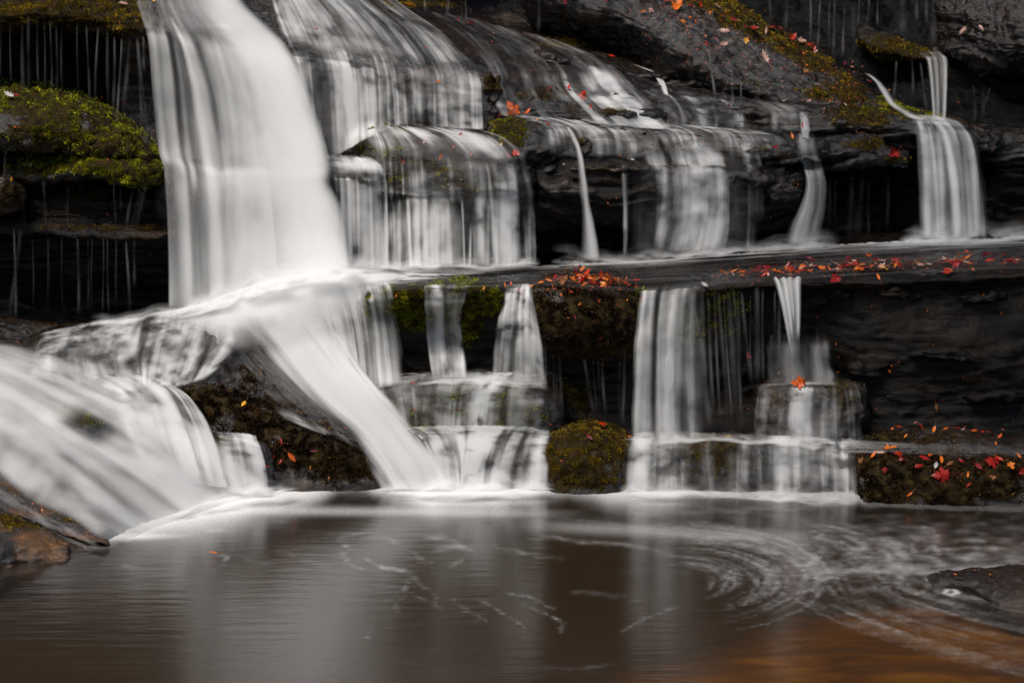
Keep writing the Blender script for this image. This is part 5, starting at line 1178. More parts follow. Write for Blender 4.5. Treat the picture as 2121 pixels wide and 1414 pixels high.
l = [(12, 310, 2, 470, 3.5, .6), (40, 300, 42, 360, 2, .6), (55, 300, 56, 350, 1.5, .4), (92, 372, 96, 470, 2.5, .55), (140, 380, 142, 480, 1.6, .5), (175, 372, 178, 470, 1.6, .5), (236, 372, 240, 470, 2, .6), (250, 375, 250, 450, 1.4, .4), (278, 374, 262, 475, 3, .8), (303, 376, 284, 475, 3.6, .9), (295, 376, 276, 470, 3, .6), (28, 380, 30, 470, 2, .5), (48, 400, 50, 470, 2, .4)]
threads([(a, b, c, d_, 9.9, 9.95, w_, e) for a, b, c, d_, w_, e in l], 'thin thread falling from the lower mossy lip to the dark shelf', 'threads under the left mossy boulder')
l = [(8, 450, 4, 660, 3.5, .5), (30, 470, 34, 668, 3, .8), (44, 470, 22, 660, 4, .35), (68, 485, 70, 660, 1.6, .3), (100, 488, 100, 655, 2, .3), (128, 488, 130, 650, 1.4, .3), (162, 490, 164, 660, 2, .8), (190, 490, 190, 655, 1.4, .3), (214, 490, 214, 655, 1.5, .55), (222, 490, 226, 655, 1.5, .55), (240, 488, 242, 650, 1.6, .4), (262, 490, 270, 650, 3.5, .8), (286, 470, 292, 500, 5, .6), (280, 488, 278, 600, 2.5, .4), (310, 490, 311, 640, 1.6, .3), (182, 492, 184, 655, 1.2, .3)]
threads([(a, b, c, d_, 9.95, 9.85, w_, e) for a, b, c, d_, w_, e in l], 'thin thread falling in front of the black wall at lower left', 'threads in front of the left black wall')
l = [(1130, 715, 1132, 885, 2, .8), (1146, 725, 1150, 885, 1.6, .5), (1160, 728, 1165, 885, 2, .7), (1152, 728, 1154, 880, 1.2, .35), (1210, 738, 1232, 872, 3, .6), (1228, 742, 1238, 870, 2, .4), (1246, 748, 1256, 870, 2.6, 1.0), (1238, 745, 1244, 870, 1.6, .4), (1294, 722, 1290, 890, 4, .7), (1285, 740, 1282, 880, 2, .3)]
threads([(a, b, c, d_, 9.05, 9.12, w_, e) for a, b, c, d_, w_, e in l], 'thin thread dripping from the underside of the bulging boulder', 'threads under the bulging boulder')
l = [(1488, 600, 1510, 898, 4, .55), (1508, 598, 1528, 898, 4.5, .8), (1530, 600, 1532, 780, 2.2, .5), (1545, 600, 1546, 760, 1.6, .4), (1569, 592, 1568, 795, 3.8, .9), (1590, 600, 1592, 790, 3, .35), (1455, 700, 1470, 898, 5, .9), (1442, 640, 1448, 700, 3, .6), (1554, 610, 1556, 800, 1.6, .35), (1478, 640, 1482, 895, 2, .4), (1436, 660, 1440, 740, 2.2, .6), (1598, 690, 1594, 795, 4, .3), (1498, 604, 1518, 898, 2.4, .9), (1520, 600, 1538, 898, 2.2, .8), (1478, 600, 1494, 898, 3, .9), (1536, 602, 1556, 795, 3, .7), (1580, 598, 1580, 795, 2.4, .8), (1614, 620, 1612, 790, 3, .6), (1606, 600, 1604, 700, 2, .5), (1466, 610, 1480, 898, 3.4, .9)]
threads([(a, b, c, d_, 9.17, 9.06, w_, e) for a, b, c, d_, w_, e in l], 'slender thread of water falling off the middle ledge right of the wide bright fall', 'slender threads off the middle ledge')
l = [(1468, 98, 1482, 215, 3.2, 1.0), (1518, 158, 1516, 222, 2.6, .7), (1533, 158, 1535, 222, 2.4, .8), (1598, 190, 1604, 210, 6, .7), (1662, 155, 1662, 200, 2, .4)]
threads([(a, b, c, d_, 11.6, 11.1, w_, e) for a, b, c, d_, w_, e in l], 'small thread spouting from under the leaning boulder onto the layered ledge', 'threads under the leaning boulder')
l = [(870, -20, 868, 34, 4, .7), (882, -20, 880, 34, 3, .6), (930, -20, 925, 50, 4, .4), (965, -20, 965, 50, 3, .55), (1000, -10, 1012, 56, 5, .35), (1117, -20, 1115, 70, 2.6, .6), (1036, -10, 1050, 60, 4, .25), (1590, -20, 1600, 60, 3, .4), (1628, 0, 1628, 75, 3, .5), (1640, 0, 1670, 90, 5, .35), (1678, -10, 1680, 100, 3.5, .7), (1700, 0, 1692, 105, 4, .6), (1719, 0, 1716, 110, 2.6, .5), (1728, 0, 1727, 118, 2.6, .7), (1748, 10, 1746, 125, 3, .8), (1752, 0, 1740, 50, 2, .3), (1768, 0, 1768, 130, 4, .35), (1782, -10, 1775, 60, 3, .5), (1802, -20, 1795, 55, 2.6, .6), (1816, 0, 1818, 60, 2.6, .6), (1826, 0, 1822, 65, 2.6, .7), (1870, -20, 1868, 80, 6, .7), (1885, -20, 1885, 80, 4, .45), (1900, -20, 1898, 50, 4, .5), (1918, -20, 1920, 60, 2.6, .7), (1935, -20, 1932, 100, 5, .8)]
threads([(a, b, c, d_, 12.2, 12.05, w_, e) for a, b, c, d_, w_, e in l], 'faint distant thread of water falling down the black back wall at the top', 'threads on the back wall')
l = [(1858, 125, 1850, 205, 3, .7), (1845, 125, 1838, 175, 2, .35), (1890, 122, 1890, 210, 2.6, .5), (1905, 128, 1920, 230, 4, .4), (2016, 175, 2020, 258, 2.4, .35), (2038, 175, 2034, 260, 4, .25), (2050, 180, 2030, 255, 3, .25), (1890, 275, 1870, 335, 5, .4), (1872, 335, 1888, 400, 5, .35), (2046, 300, 2048, 470, 3, .4), (2024, 290, 2026, 380, 3, .4)]
threads([(a, b, c, d_, 11.3, 11.0, w_, e) for a, b, c, d_, w_, e in l], 'faint thread of water around the far right falls', 'threads around the far right falls')
l = [(1720, 360, 1714, 500, 4, .25), (1730, 360, 1730, 500, 3, .2), (1765, 360, 1758, 500, 5, .35), (1785, 360, 1775, 500, 5, .3), (1800, 365, 1798, 500, 3, .2), (1705, 380, 1702, 500, 4, .2), (1840, 365, 1836, 490, 4, .15)]
threads([(a, b, c, d_, 10.6, 10.5, w_, e) for a, b, c, d_, w_, e in l], 'barely visible thread in the black recess left of the far right fan', 'threads in the right black recess')
l = [(570, 975, 584, 1012, 4, .6), (592, 975, 584, 1012, 3, .6), (606, 970, 610, 1014, 6, .7), (634, 975, 632, 1012, 6, .6), (659, 978, 660, 1010, 3, .5), (682, 978, 682, 1010, 3, .4), (705, 982, 704, 1012, 4, .45), (1228, 930, 1238, 1000, 3, .7), (1255, 960, 1256, 1005, 3, .3), (1280, 950, 1284, 1005, 3, .35)]
threads([(a, b, c, d_, 8.84, 8.84, w_, e) for a, b, c, d_, w_, e in l], 'small trickle leaving a mossy rock at the pool edge', 'trickles at the pool edge')

# ------------------------------------------------------------------ pool
def pool_pts(px, py, z=0.0):
    px = np.asarray(px, float); py = np.asarray(py, float)
    y = (707 - py) / FPX
    sl = (-sp + y * cp) / (cp + y * sp)
    Y = (z - CAMZ) / sl
    x = (px - 1060.5) / FPX / (cp + y * sp) * Y
    return np.stack([x, Y, np.full_like(Y, z)], -1)

m, nt, N, L = newmat('pool_water')
out = N('ShaderNodeOutputMaterial')
geo = N('ShaderNodeNewGeometry')
mp = N('ShaderNodeMapping'); mp.inputs['Scale'].default_value = (1.0, 6, 1); L(geo.outputs['Position'], mp.inputs['Vector'])
n1 = noise(nt, mp.outputs[0], 3.0, 5, .6, .3)
b = N('ShaderNodeBump'); b.inputs['Strength'].default_value = .13; b.inputs['Distance'].default_value = .02; L(n1, b.inputs['Height'])
gl = N('ShaderNodeBsdfGlossy'); gl.inputs['Roughness'].default_value = .18; gl.inputs[0].default_value = (.95, .95, .95, 1); L(b.outputs[0], gl.inputs['Normal'])
fr = N('ShaderNodeFresnel'); fr.inputs['IOR'].default_value = 1.5
fk = mth(nt, 'MULTIPLY', fr.outputs[0], 1.5, True)
tr_ = N('ShaderNodeBsdfTransparent'); tr_.inputs[0].default_value = (.80, .66, .48, 1)
df = N('ShaderNodeBsdfDiffuse'); df.inputs[0].default_value = (.050, .034, .020, 1)
m0 = N('ShaderNodeMixShader'); m0.inputs[0].default_value = .2; L(tr_.outputs[0], m0.inputs[1]); L(df.outputs[0], m0.inputs[2])
m1 = N('ShaderNodeMixShader'); L(fk, m1.inputs[0]); L(m0.outputs[0], m1.inputs[1]); L(gl.outputs[0], m1.inputs[2])
L(m1.outputs[0], out.inputs[0])
M['pool'] = m
gx, gy = np.meshgrid(np.linspace(-6, 6, 60), np.linspace(1.5, 9.6, 40), indexing='ij')
o = make_mesh('pool_water', np.stack([gx, gy, np.zeros_like(gx)], -1), gridfaces(60, 40)[:, ::-1], M['pool'])
tag(o, 'dark brown plunge pool reflecting the falls', None, None, 'structure')

# bed
m, nt, N, L = newmat('pool_bed')
out = N('ShaderNodeOutputMaterial'); p = N('ShaderNodeBsdfPrincipled')
geo = N('ShaderNodeNewGeometry')
mp = N('ShaderNodeMapping'); mp.inputs['Scale'].default_value = (1, 2.5, 1); L(geo.outputs['Position'], mp.inputs['Vector'])
n1 = noise(nt, mp.outputs[0], 2.2, 6, .6, .4)
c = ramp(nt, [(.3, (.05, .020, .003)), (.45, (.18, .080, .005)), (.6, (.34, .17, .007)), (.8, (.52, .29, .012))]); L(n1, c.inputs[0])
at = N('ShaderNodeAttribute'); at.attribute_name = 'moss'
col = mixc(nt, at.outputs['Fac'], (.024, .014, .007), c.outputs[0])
L(col, p.inputs['Base Color']); p.inputs['Roughness'].default_value = .8
L(p.outputs[0], out.inputs[0]); M['bed'] = m
gx, gy = np.meshgrid(np.linspace(-6, 6, 200), np.linspace(1.5, 9.8, 140), indexing='ij')
gP = np.stack([gx, gy, np.zeros_like(gx)], -1)
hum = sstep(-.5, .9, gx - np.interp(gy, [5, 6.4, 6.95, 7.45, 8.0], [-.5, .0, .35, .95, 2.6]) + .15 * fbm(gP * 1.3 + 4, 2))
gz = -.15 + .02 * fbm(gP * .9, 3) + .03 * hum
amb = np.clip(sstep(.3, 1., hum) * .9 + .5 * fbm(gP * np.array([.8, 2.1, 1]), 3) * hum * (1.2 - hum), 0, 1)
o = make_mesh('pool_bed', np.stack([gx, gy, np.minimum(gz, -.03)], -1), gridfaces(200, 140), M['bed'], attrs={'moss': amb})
tag(o, 'brown pool bed with a sunlit amber rock shelf near the right', None, None, 'structure')
# bank behind and beneath the viewer
gx, gy = np.meshgrid(np.linspace(-9, 9, 60), np.linspace(-6, 1.7, 30), indexing='ij')
gP = np.stack([gx, gy, np.zeros_like(gx)], -1)
gz = .5 - .55 * sstep(.8, 1.7, gy) + .2 * fbm(gP * .7, 3)
o = make_mesh('ground', np.stack([gx, gy, gz], -1), gridfaces(60, 30), M['rock_brown'], attrs={'moss': np.zeros(gx.size)})
tag(o, 'rocky bank on the near side of the pool', None, None, 'structure')

# foam on the pool, traced along the eddies
NX, NY = 1150, 300
fx = np.linspace(-40, 2160, NX); fy = 985 + (np.linspace(0, 1, NY) ** 1.15) * 440
FX, FY = np.meshgrid(fx, fy, indexing='ij')
FD = np.zeros((NX, NY))
def iy(y): return ((y - 985) / 440).clip(0, 1) ** (1 / 1.15) * (NY - 1)
def splat(x, y, rx, ry, s):
    i0 = int((x + 40) / 2200 * (NX - 1)); j0 = int(iy(np.array(y)))
    di = int(rx * 3 / 1.91) + 1; 
    j1 = int(iy(np.array(y - ry * 3.0))); j2 = int(iy(np.array(y + ry * 3.0))) + 1
    a, b_ = max(0, i0 - di), min(NX, i0 + di + 1)
    if a >= b_ or j1 >= j2: return
    FD[a:b_, j1:j2] += s * np.exp(-((FX[a:b_, j1:j2] - x) / rx) ** 2 - ((FY[a:b_, j1:j2] - y) / ry) ** 2)
fr_ = np.random.RandomState(12)
def stroke(pts, s=.5, w=5, jit=2.5):
    pts = np.array(pts, float)
    t = np.linspace(0, len(pts) - 1, max(12, int(np.abs(np.diff(pts, axis=0)).sum() / 4.5)))
    c_ = cr(pts, t)
    n = len(c_)
    for k, (x, y) in enumerate(c_):
        e = np.sin(np.pi * min(1, max(0, (k + .5) / n))) ** .5
        ss = s * e * (.4 + .9 * fr_.rand())
        splat(x + fr_.normal() * jit * 1.4, y + fr_.normal() * jit * .7, w * (.5 + .8 * fr_.rand()), w * .42 * (.7 + .6 * fr_.rand()), ss)
# centre-left wisps
for pts, s, w_ in [([(700, 1120), (722, 1135), (712, 1155), (730, 1172), (755, 1180)], .55, 6), ([(735, 1140), (765, 1160), (790, 1175), (820, 1178), (850, 1190), (885, 1220)], .45, 7),
                   ([(760, 1118), (800, 1112), (820, 1125)], .25, 9), ([(850, 1140), (870, 1160), (892, 1166)], .4, 6), ([(880, 1112), (930, 1118), (985, 1148)], .3, 10), ([(900, 1140), (940, 1130), (975, 1140)], .3, 10),
                   ([(935, 1172), (955, 1158), (968, 1145)], .5, 6), ([(850, 1195), (830, 1222), (806, 1234)], .45, 5), ([(845, 1225), (870, 1236), (880, 1240)], .4, 4), ([(838, 1230), (820, 1250), (815, 1270)], .35, 5),
                   ([(900, 1230), (905, 1250), (912, 1262)], .35, 5), ([(937, 1240), (965, 1262), (1010, 1285)], .4, 4.5), ([(995, 1242), (1040, 1268), (1090, 1300)], .4, 4.5), ([(1050, 1225), (1100, 1238), (1150, 1262)], .4, 5), ([(1080, 1250), (1130, 1270), (1165, 1290), (1160, 1312)], .38, 5),
                   ([(762, 1290), (765, 1330)], .22, 6), ([(1290, 1306), (1340, 1280), (1405, 1255)], .4, 5), ([(1020, 1130), (1060, 1140), (1100, 1148), (1170, 1155)], .22, 7), ([(1120, 1108), (1200, 1120), (1300, 1128), (1400, 1150)], .25, 9),
                   ([(455, 1150), (470, 1155), (462, 1172)], .5, 6), ([(430, 1098), (465, 1098)], .35, 9), ([(250, 1172), (290, 1174)], .2, 8), ([(500, 1155), (560, 1170)], .12, 10), ([(580, 1140), (640, 1160), (680, 1175)], .16, 9),
                   ([(700, 1110), (740, 1104), (800, 1100)], .2, 10), ([(1180, 1225), (1260, 1232), (1330, 1245)], .12, 8), ([(1100, 1380), (1200, 1384), (1260, 1376)], .12, 7)]:
    stroke(pts, s, w_)
# arcs of the right eddy
for k in range(150):
    a = fr_.rand()
    cx, cy = 1395 + fr_.normal() * 14, 1205 + fr_.normal() * 6
    rx, ry = 60 + 260 * a ** .8, 22 + 85 * a ** .8
    t0 = -1.7 + 1.5 * fr_.rand(); dt = .5 + .9 * fr_.rand()
    tt = np.linspace(t0, min(t0 + dt, 1.35), 6)
    stroke(np.stack([cx + rx * np.cos(tt), cy + ry * np.sin(tt)], -1), .10 + .5 * fr_.rand() ** 4, 3.2 + 2.4 * fr_.rand(), 1.6)
# current sweeping in from the falls and out to the lower right
def guide(a):
    A = np.array([(1080, 1065), (1330, 1090), (1560, 1118), (1668, 1180), (1700, 1240), (1860, 1310), (2180, 1400)], float)
    B = np.array([(1300, 1030), (1560, 1062), (1760, 1100), (1850, 1150), (1900, 1205), (2010, 1240), (2180, 1280)], float)
    return A + (B - A) * a
for k in range(300):
    a = fr_.rand() * 1.25 - .15
    g_ = guide(a)
    t0 = fr_.rand() * 5.4; dt = .5 + fr_.rand() * 1.0
    t = np.linspace(t0, min(6, t0 + dt), 6)
    c_ = cr(g_, t) + np.array([fr_.normal() * 8, fr_.normal() * 4])
    near = .5 + .5 * (1.5 < t0 < 4.5)
    stroke(c_, (.03 + .3 * fr_.rand() ** 3) * near * (1 if t0 > 1 else .6), 4 + 4 * fr_.rand(), 1.6)
# curls peeling off
for k in range(60):
    x = 1650 + 330 * fr_.rand(); y = 1105 + 110 * fr_.rand()
    r_ = 14 + 34 * fr_.rand()
    tt = np.linspace(-1.6, .9 + fr_.rand(), 6)
    stroke(np.stack([x + r_ * np.cos(tt), y + r_ * .7 * np.sin(tt)], -1), .15 + .35 * fr_.rand(), 5.5, 2.5)
# blotchy foam at the right
for k in range(420):
    x = 1760 + 380 * fr_.rand(); y = 1066 + 120 * fr_.rand() ** .8
    if (y - 1070) < (x - 2121) * -.25 * fr_.rand() - 0: pass
    s = .1 + .5 * fr_.rand() ** 2
    splat(x, y, 8 + 16 * fr_.rand(), 2.5 + 4 * fr_.rand(), s * (.3 + .7 * sstep(1060, 1160, np.array(y))))
for k in range(60): splat(1640 + 500 * fr_.rand(), 1168 + 22 * fr_.rand(), 26, 4, .35)
# soft streaks everywhere
for k in range(260):
    splat(-20 + 2160 * fr_.rand(), 1060 + 350 * fr_.rand(), 40 + 70 * fr_.rand(), 1.6 + 1.5 * fr_.rand(), .035 * fr_.rand())
tex = np.clip(1 + .9 * fbm(np.stack([FX * .018, FY * .07, FX * 0], -1), 3, .55), .15, 2.2)
FD = .62 * (1 - np.exp(-FD * .36)) * tex
# small clot of foam caught by the flat rock
for tt in np.linspace(0, 6.28, 30): splat(1970 + 13 * np.cos(tt) + fr_.normal() * 2.5, 1226 + 5 * np.sin(tt) + fr_.normal(), 5, 2.2, .22 * (.4 + fr_.rand()))
for tt in range(16): splat(1985 + 11 * tt, 1234 + 1.6 * tt + fr_.normal(), 13, 3, .09 * fr_.rand())
# white water at the foot of the falls
def base(x): return np.interp(x, [-40, 140, 220, 300, 420, 540, 620, 760, 900, 1140, 1170, 1300, 1500, 1780, 1800, 2200], [1150, 1126, 1105, 1075, 1035, 1008, 1008, 1006, 1003, 1000, 1006, 1006, 1016, 1032, 1044, 1064])
def foamdepth(x): return np.interp(x, [-40, 120, 150, 260, 300, 420, 620, 700, 760, 900, 1040, 1130, 1180, 1260, 1330, 1420, 1500, 1600, 1700, 1780, 1830, 2200], [2, 3, 8, 16, 26, 42, 28, 12, 10, 32, 30, 20, 12, 26, 30, 22, 13, 18, 12, 8, 3, 2])
def foamstr(x): return np.interp(x, [-40, 130, 180, 500, 660, 720, 760, 900, 1100, 1170, 1250, 1350, 1480, 1620, 1700, 1770, 1800, 2200], [.1, .6, 2.2, 5, 2.2, .6, 1.0, 6, 5, 1.6, 2.0, 2.0, .8, .8, .6, .8, .15, .05])
dd = FY - base(FX) + 6 * fbm(np.stack([FX * .012, FX * 0, FX * 0 + 3], -1), 2)
FD += foamstr(FX) * np.exp(-np.clip(dd / foamdepth(FX), 0, 9) ** 1.6) 
FD += .55 * np.exp(-((FY - 1058 - (FX - 700) * .012) / 9) ** 2) * sstep(250, 450, FX) * (1 - sstep(900, 1250, FX))
FD += 1.6 * np.exp(-((FY - 1113 + (FX - 160) * .02) / 5.5) ** 2) * sstep(140, 170, FX) * (1 - sstep(230, 420, FX))
FD += .3 * np.exp(-((FY - 1090 - (FX - 1150) * .05) / 12) ** 2) * sstep(1000, 1250, FX) * (1 - sstep(1500, 1750, FX))
P = pool_pts(FX, FY, .006)
o = make_mesh('foam', P, gridfaces(NX, NY), M['foam'], uv=P[..., :2], attrs={'den': FD})
tag(o, 'white foam at the foot of the falls and swirling over the pool', None, None, 'stuff')

# soft spray where curtains land, one strip along each landing
def mist(label, pts, h=26, den=.8, seed=1, up=.6, **k):
    fl_ = []
    A_ = np.array([list(p_) + [1] * (4 - len(p_)) for p_ in pts], float)
    rm = np.random.RandomState(seed)
    nn = max(4, int((A_[-1, 0] - A_[0, 0]) / 26))
    for x in np.linspace(A_[0, 0], A_[-1, 0], nn):
        y = np.interp(x, A_[:, 0], A_[:, 1]) + rm.normal() * 2; Y = np.interp(x, A_[:, 0], A_[:, 2]); s_ = np.interp(x, A_[:, 0], A_[:, 3]) * (.6 + .8 * rm.rand())
        fl_.append(L_(x, (x, y - h * s_, Y - .02), (x, y - h * .55 * s_, Y - .05), (x, y - h * .1 * s_, Y - .10), (x, y + 7 * s_, Y - .20)))
    o = sheet('spray', label, fl_, mat='soft', cat='spray', seed=seed, base=den, nz=(.5, .015, 1.0), edge=(40, 40), fade=(.0, .3), lim=.15, off=.03, step=3, vstep=2.5,
              vb=[(0, 0), (.25, .08), (.5, .35), (.72, 1.0), (1, 1)], **k)
mist('soft white spray along the foot of the upper curtains', [(660, 562, 9.95, 1.6), (760, 556, 9.98, 1.3), (900, 551, 10.0), (1000, 549, 10.05), (1120, 547, 10.05)], 36, 1.1, 201)
mist('soft white spray along the foot of the wide grey veil', [(1140, 546, 10.05), (1230, 543, 10.05), (1330, 536, 10.08), (1450, 526, 10.08), (1560, 518, 10.1), (1650, 513, 10.12), (1740, 506, 10.2)], 30, .7, 202)
mist('soft white spray at the foot of the tall far right fan', [(1860, 498, 10.4), (1920, 497, 10.4, 1.5), (1990, 494, 10.4, 1.5), (2060, 492, 10.4), (2180, 488, 10.4, .6)], 34, 1.0, 203)
mist('soft spray at the foot of the left black wall', [(180, 676, 9.75), (260, 665, 9.72), (340, 650, 9.66, 1.6), (430, 632, 9.62, 1.6), (520, 606, 9.55, 2)], 20, 1.0, 204)
mist('soft spray on the low green step below the twin falls', [(850, 792, 9.1, .6), (920, 790, 9.08), (1000, 790, 9.04), (1060, 796, 9.0, 1.4), (1136, 800, 9.0, 1.4)], 26, .8, 205)
mist('soft spray along the top of the lowest step', [(1290, 912, 8.98, .8), (1340, 914, 8.96, 1.3), (1420, 914, 8.94, 1), (1500, 912, 8.93, .7), (1600, 918, 8.95, .8), (1660, 922, 8.95, 1.4), (1740, 926, 8.96)], 24, .7, 206)
mist('bright spray where the central falls meet the pool', [(780, 1012, 8.84, .6), (860, 1014, 8.82, 1.4), (950, 1014, 8.8, 2), (1060, 1012, 8.82, 1.6), (1150, 1010, 8.84, .7)], 28, 1.4, 207)
mist('spray where the row of low falls meets the pool', [(1280, 1020, 8.83), (1340, 1022, 8.8, 1.4), (1440, 1024, 8.8), (1560, 1030, 8.8), (1660, 1036, 8.78), (1780, 1042, 8.8, .7)], 26, .8, 208)
mist('spray where the left stream and tumble meet the pool', [(330, 1074, 8.46, .8), (400, 1052, 8.56, 1), (470, 1030, 8.66, 1.5), (540, 1018, 8.7, 1.3), (620, 1014, 8.8, .8)], 20, 1.4, 209)
mist('bright mist where the main fall strikes the white apron', [(360, 662, 9.66, .7), (430, 640, 9.60, 1), (520, 610, 9.52, 1.3), (620, 584, 9.45, 1.5), (700, 574, 9.42, 1.3), (780, 566, 9.45, .8)], 46, 1.5, 210)
# film of water on the leaning boulder, its grey also painting the sky's sheen
sheet('water', 'thin grey film of water with painted sky sheen on the smooth top of the leaning boulder', [
    L_(0, (1340, -20, 12.3), (1325, 0, 12.1), (1310, 20, 12.0), (1295, 38, 11.9), (1290, 52, 11.9)),
    L_(110, (1420, 10, 12.3), (1405, 35, 12.1), (1388, 60, 11.9), (1375, 85, 11.85), (1368, 105, 11.85)),
    L_(220, (1520, 50, 12.3), (1505, 72, 12.1), (1485, 95, 11.8), (1468, 120, 11.7), (1460, 140, 11.7)),
    L_(330, (1620, 100, 12.1), (1605, 118, 12.), (1588, 138, 11.7), (1570, 158, 11.6), (1562, 175, 11.6)),
    L_(430, (1700, 145, 12.1), (1688, 158, 12.), (1672, 172, 11.7), (1660, 188, 11.6), (1655, 200, 11.5))],
    mat='veil', hugv=1.1, off=.006, kind='structure', seed=191, base=.04, nz=(.9, .10, 1.2), edge=(60, 60), fade=(.25, .4), gap=(.02, .4))
# ------------------------------------------------------------------ broken ledge edges standing out of the water
ck_ = np.random.RandomState(31)
def chunk(px, py, w_, h_, label, out_=.05, mat='rock', moss=None, tuft='moss_brown', dep=.22):
    h = hit(px, py)
    if h[0] is None: return
    Y = h[0].y - out_
    st = []
    n = 6
    for k in range(n):
        t = k / (n - 1) * 2 - 1
        e = (1 - abs(t) ** 3.2)
        hh = h_ * (.35 + .65 * e) * (.8 + .4 * ck_.rand())
        x = px + t * w_ / 2
        yo = py + ck_.normal() * h_ * .10 + t * h_ * .12
        yf = Y + (1 - e) * .05 + ck_.rand() * .012
        st.append([(x, yo - hh * .55, yf + dep), (x, yo - hh * .42, yf + .05), (x, yo - hh * .30, yf + .006), (x, yo + hh * .05, yf), (x, yo + hh * .38, yf + .012), (x, yo + hh * .5, yf + .06), (x, yo + hh * .5, yf + dep)])
    o, _n = rock('rock_shelf', label, 'rock', st, mat=mat, amp=.012, strata=.016, fine=.014, closed=(True, True), depth=dep, res=3,
                 moss=[(px, py - h_ * .3, w_ * .5, h_ * .35, moss)] if moss else (), tuft=tuft, tuftn=1.4, tuftl=.009, group='broken edges of the layered ledges', seed=ck_.rand() * 9)
    return o
for px, py, w_, h_, ms, lb in [
    (1258, 238, 110, 24, .6, 'low dark rock edge under the round dark red leaf'), (1140, 128, 60, 34, .5, 'dark rock knob left of the white cascade'),
    (1345, 162, 70, 14, 0, 'thin black shelf right of the top of the white cascade'), (1410, 176, 90, 14, .3, 'thin black shelf under the leaning boulder'),
    (1020, 190, 40, 60, .9, 'rough mossy rib at the right end of the wide curtain'), (1545, 240, 110, 20, 0, 'dark rounded shelf below the leaning boulder'),
    (1600, 255, 80, 14, .3, 'thin shelf left of the short white drop'), (1330, 240, 90, 14, 0, 'thin dark rib beside the foot of the white cascade'),
    (1210, 300, 60, 30, .7, 'brown rock face right of the bright jet'), (1262, 352, 150, 12, .6, 'narrow rusty rim above the dark rock band'),
    (1130, 350, 60, 26, 0, 'black glossy knob below the leafy boulder'), (1180, 390, 110, 26, .3, 'dark bulge left of the thin strand on the rock band'),
    (1570, 318, 90, 30, .6, 'rough brown rock with small leaves right of the grey veil'), (1540, 372, 110, 24, 0, 'dark bulging rock under the right of the grey veil'),
    (1610, 395, 70, 30, .3, 'undercut black knob left of the twisting spout'), (1390, 352, 60, 16, .4, 'small rim showing through the grey veil'),
    (1780, 262, 130, 18, .8, 'mossy band on the layered ledge at right'), (1720, 318, 110, 14, .4, 'thin layered rim above the crimson leaf'),
    (1090, 205, 70, 20, .7, 'low mossy rib in the upper slope'), (1180, 246, 70, 16, .5, 'small dark rib behind the red leaves'),
    (1740, 610, 60, 26, 0, 'wet broken edge under the draped red maple leaf'), (1850, 605, 120, 20, 0, 'wet broken edge of the black wall'), (2020, 612, 110, 24, 0, 'shining broken edge high on the black wall'),
    (1960, 735, 150, 22, 0, 'slanting crack edge in the middle of the black wall'), (1800, 760, 90, 26, 0, 'glinting broken rock left on the black wall'), (2060, 820, 130, 20, 0, 'low slanting edge at the far right of the black wall'),
    ]:
    green = px in (895, 960, 815, 1500, 800, 900, 170)
    chunk(px, py, w_, h_, lb, moss=ms or None, mat='rock_shaded' if px > 1700 and py > 580 else 'rock' if not ms else 'rock_brown', tuft='moss_green' if green else 'moss_gold' if ms and ms > .5 else 'moss_brown', out_=.075 if py > 830 or px in (1020, 1258) else .045)
# ------------------------------------------------------------------ leaves
def leaf_mat(name, a, b, rough=.35):
    m, nt, N, L = newmat(name)
    out = N('ShaderNodeOutputMaterial'); p = N('ShaderNodeBsdfPrincipled')
    tc = N('ShaderNodeTexCoord')
    n = noise(nt, tc.outputs['Object'], 38, 4, .6)
    oi = N('ShaderNodeObjectInfo')
    f = mth(nt, 'ADD', mth(nt, 'MULTIPLY', n, 1.4), mth(nt, 'SUBTRACT', oi.outputs['Random'], .95), True)
    c = mixc(nt, f, a, b)
    L(c, p.inputs['Base Color']); p.inputs['Roughness'].default_value = rough
    p.inputs['Specular IOR Level'].default_value = .35
    t = N('ShaderNodeBsdfTranslucent'); L(c, t.inputs[0])
    mx = N('ShaderNodeMixShader'); mx.inputs[0].default_value = .3
    L(p.outputs[0], mx.inputs[1]); L(t.outputs[0], mx.inputs[2]); L(mx.outputs[0], out.inputs[0])
    return m
LM = {'r': leaf_mat('red_leaf', (.30, .012, .008), (.62, .045, .012)), 'o': leaf_mat('orange_leaf', (.62, .10, .012), (.85, .25, .02)),
      'c': leaf_mat('crimson_leaf', (.11, .008, .012), (.34, .02, .016)), 'y': leaf_mat('yellow_leaf', (.80, .34, .02), (.9, .50, .05)),
      'p': leaf_mat('pale_leaf', (.48, .26, .20), (.66, .44, .36)), 'b': leaf_mat('brown_leaf', (.22, .08, .03), (.45, .18, .06)),
      'w': leaf_mat('bleached_leaf', (.50, .46, .44), (.66, .62, .60))}

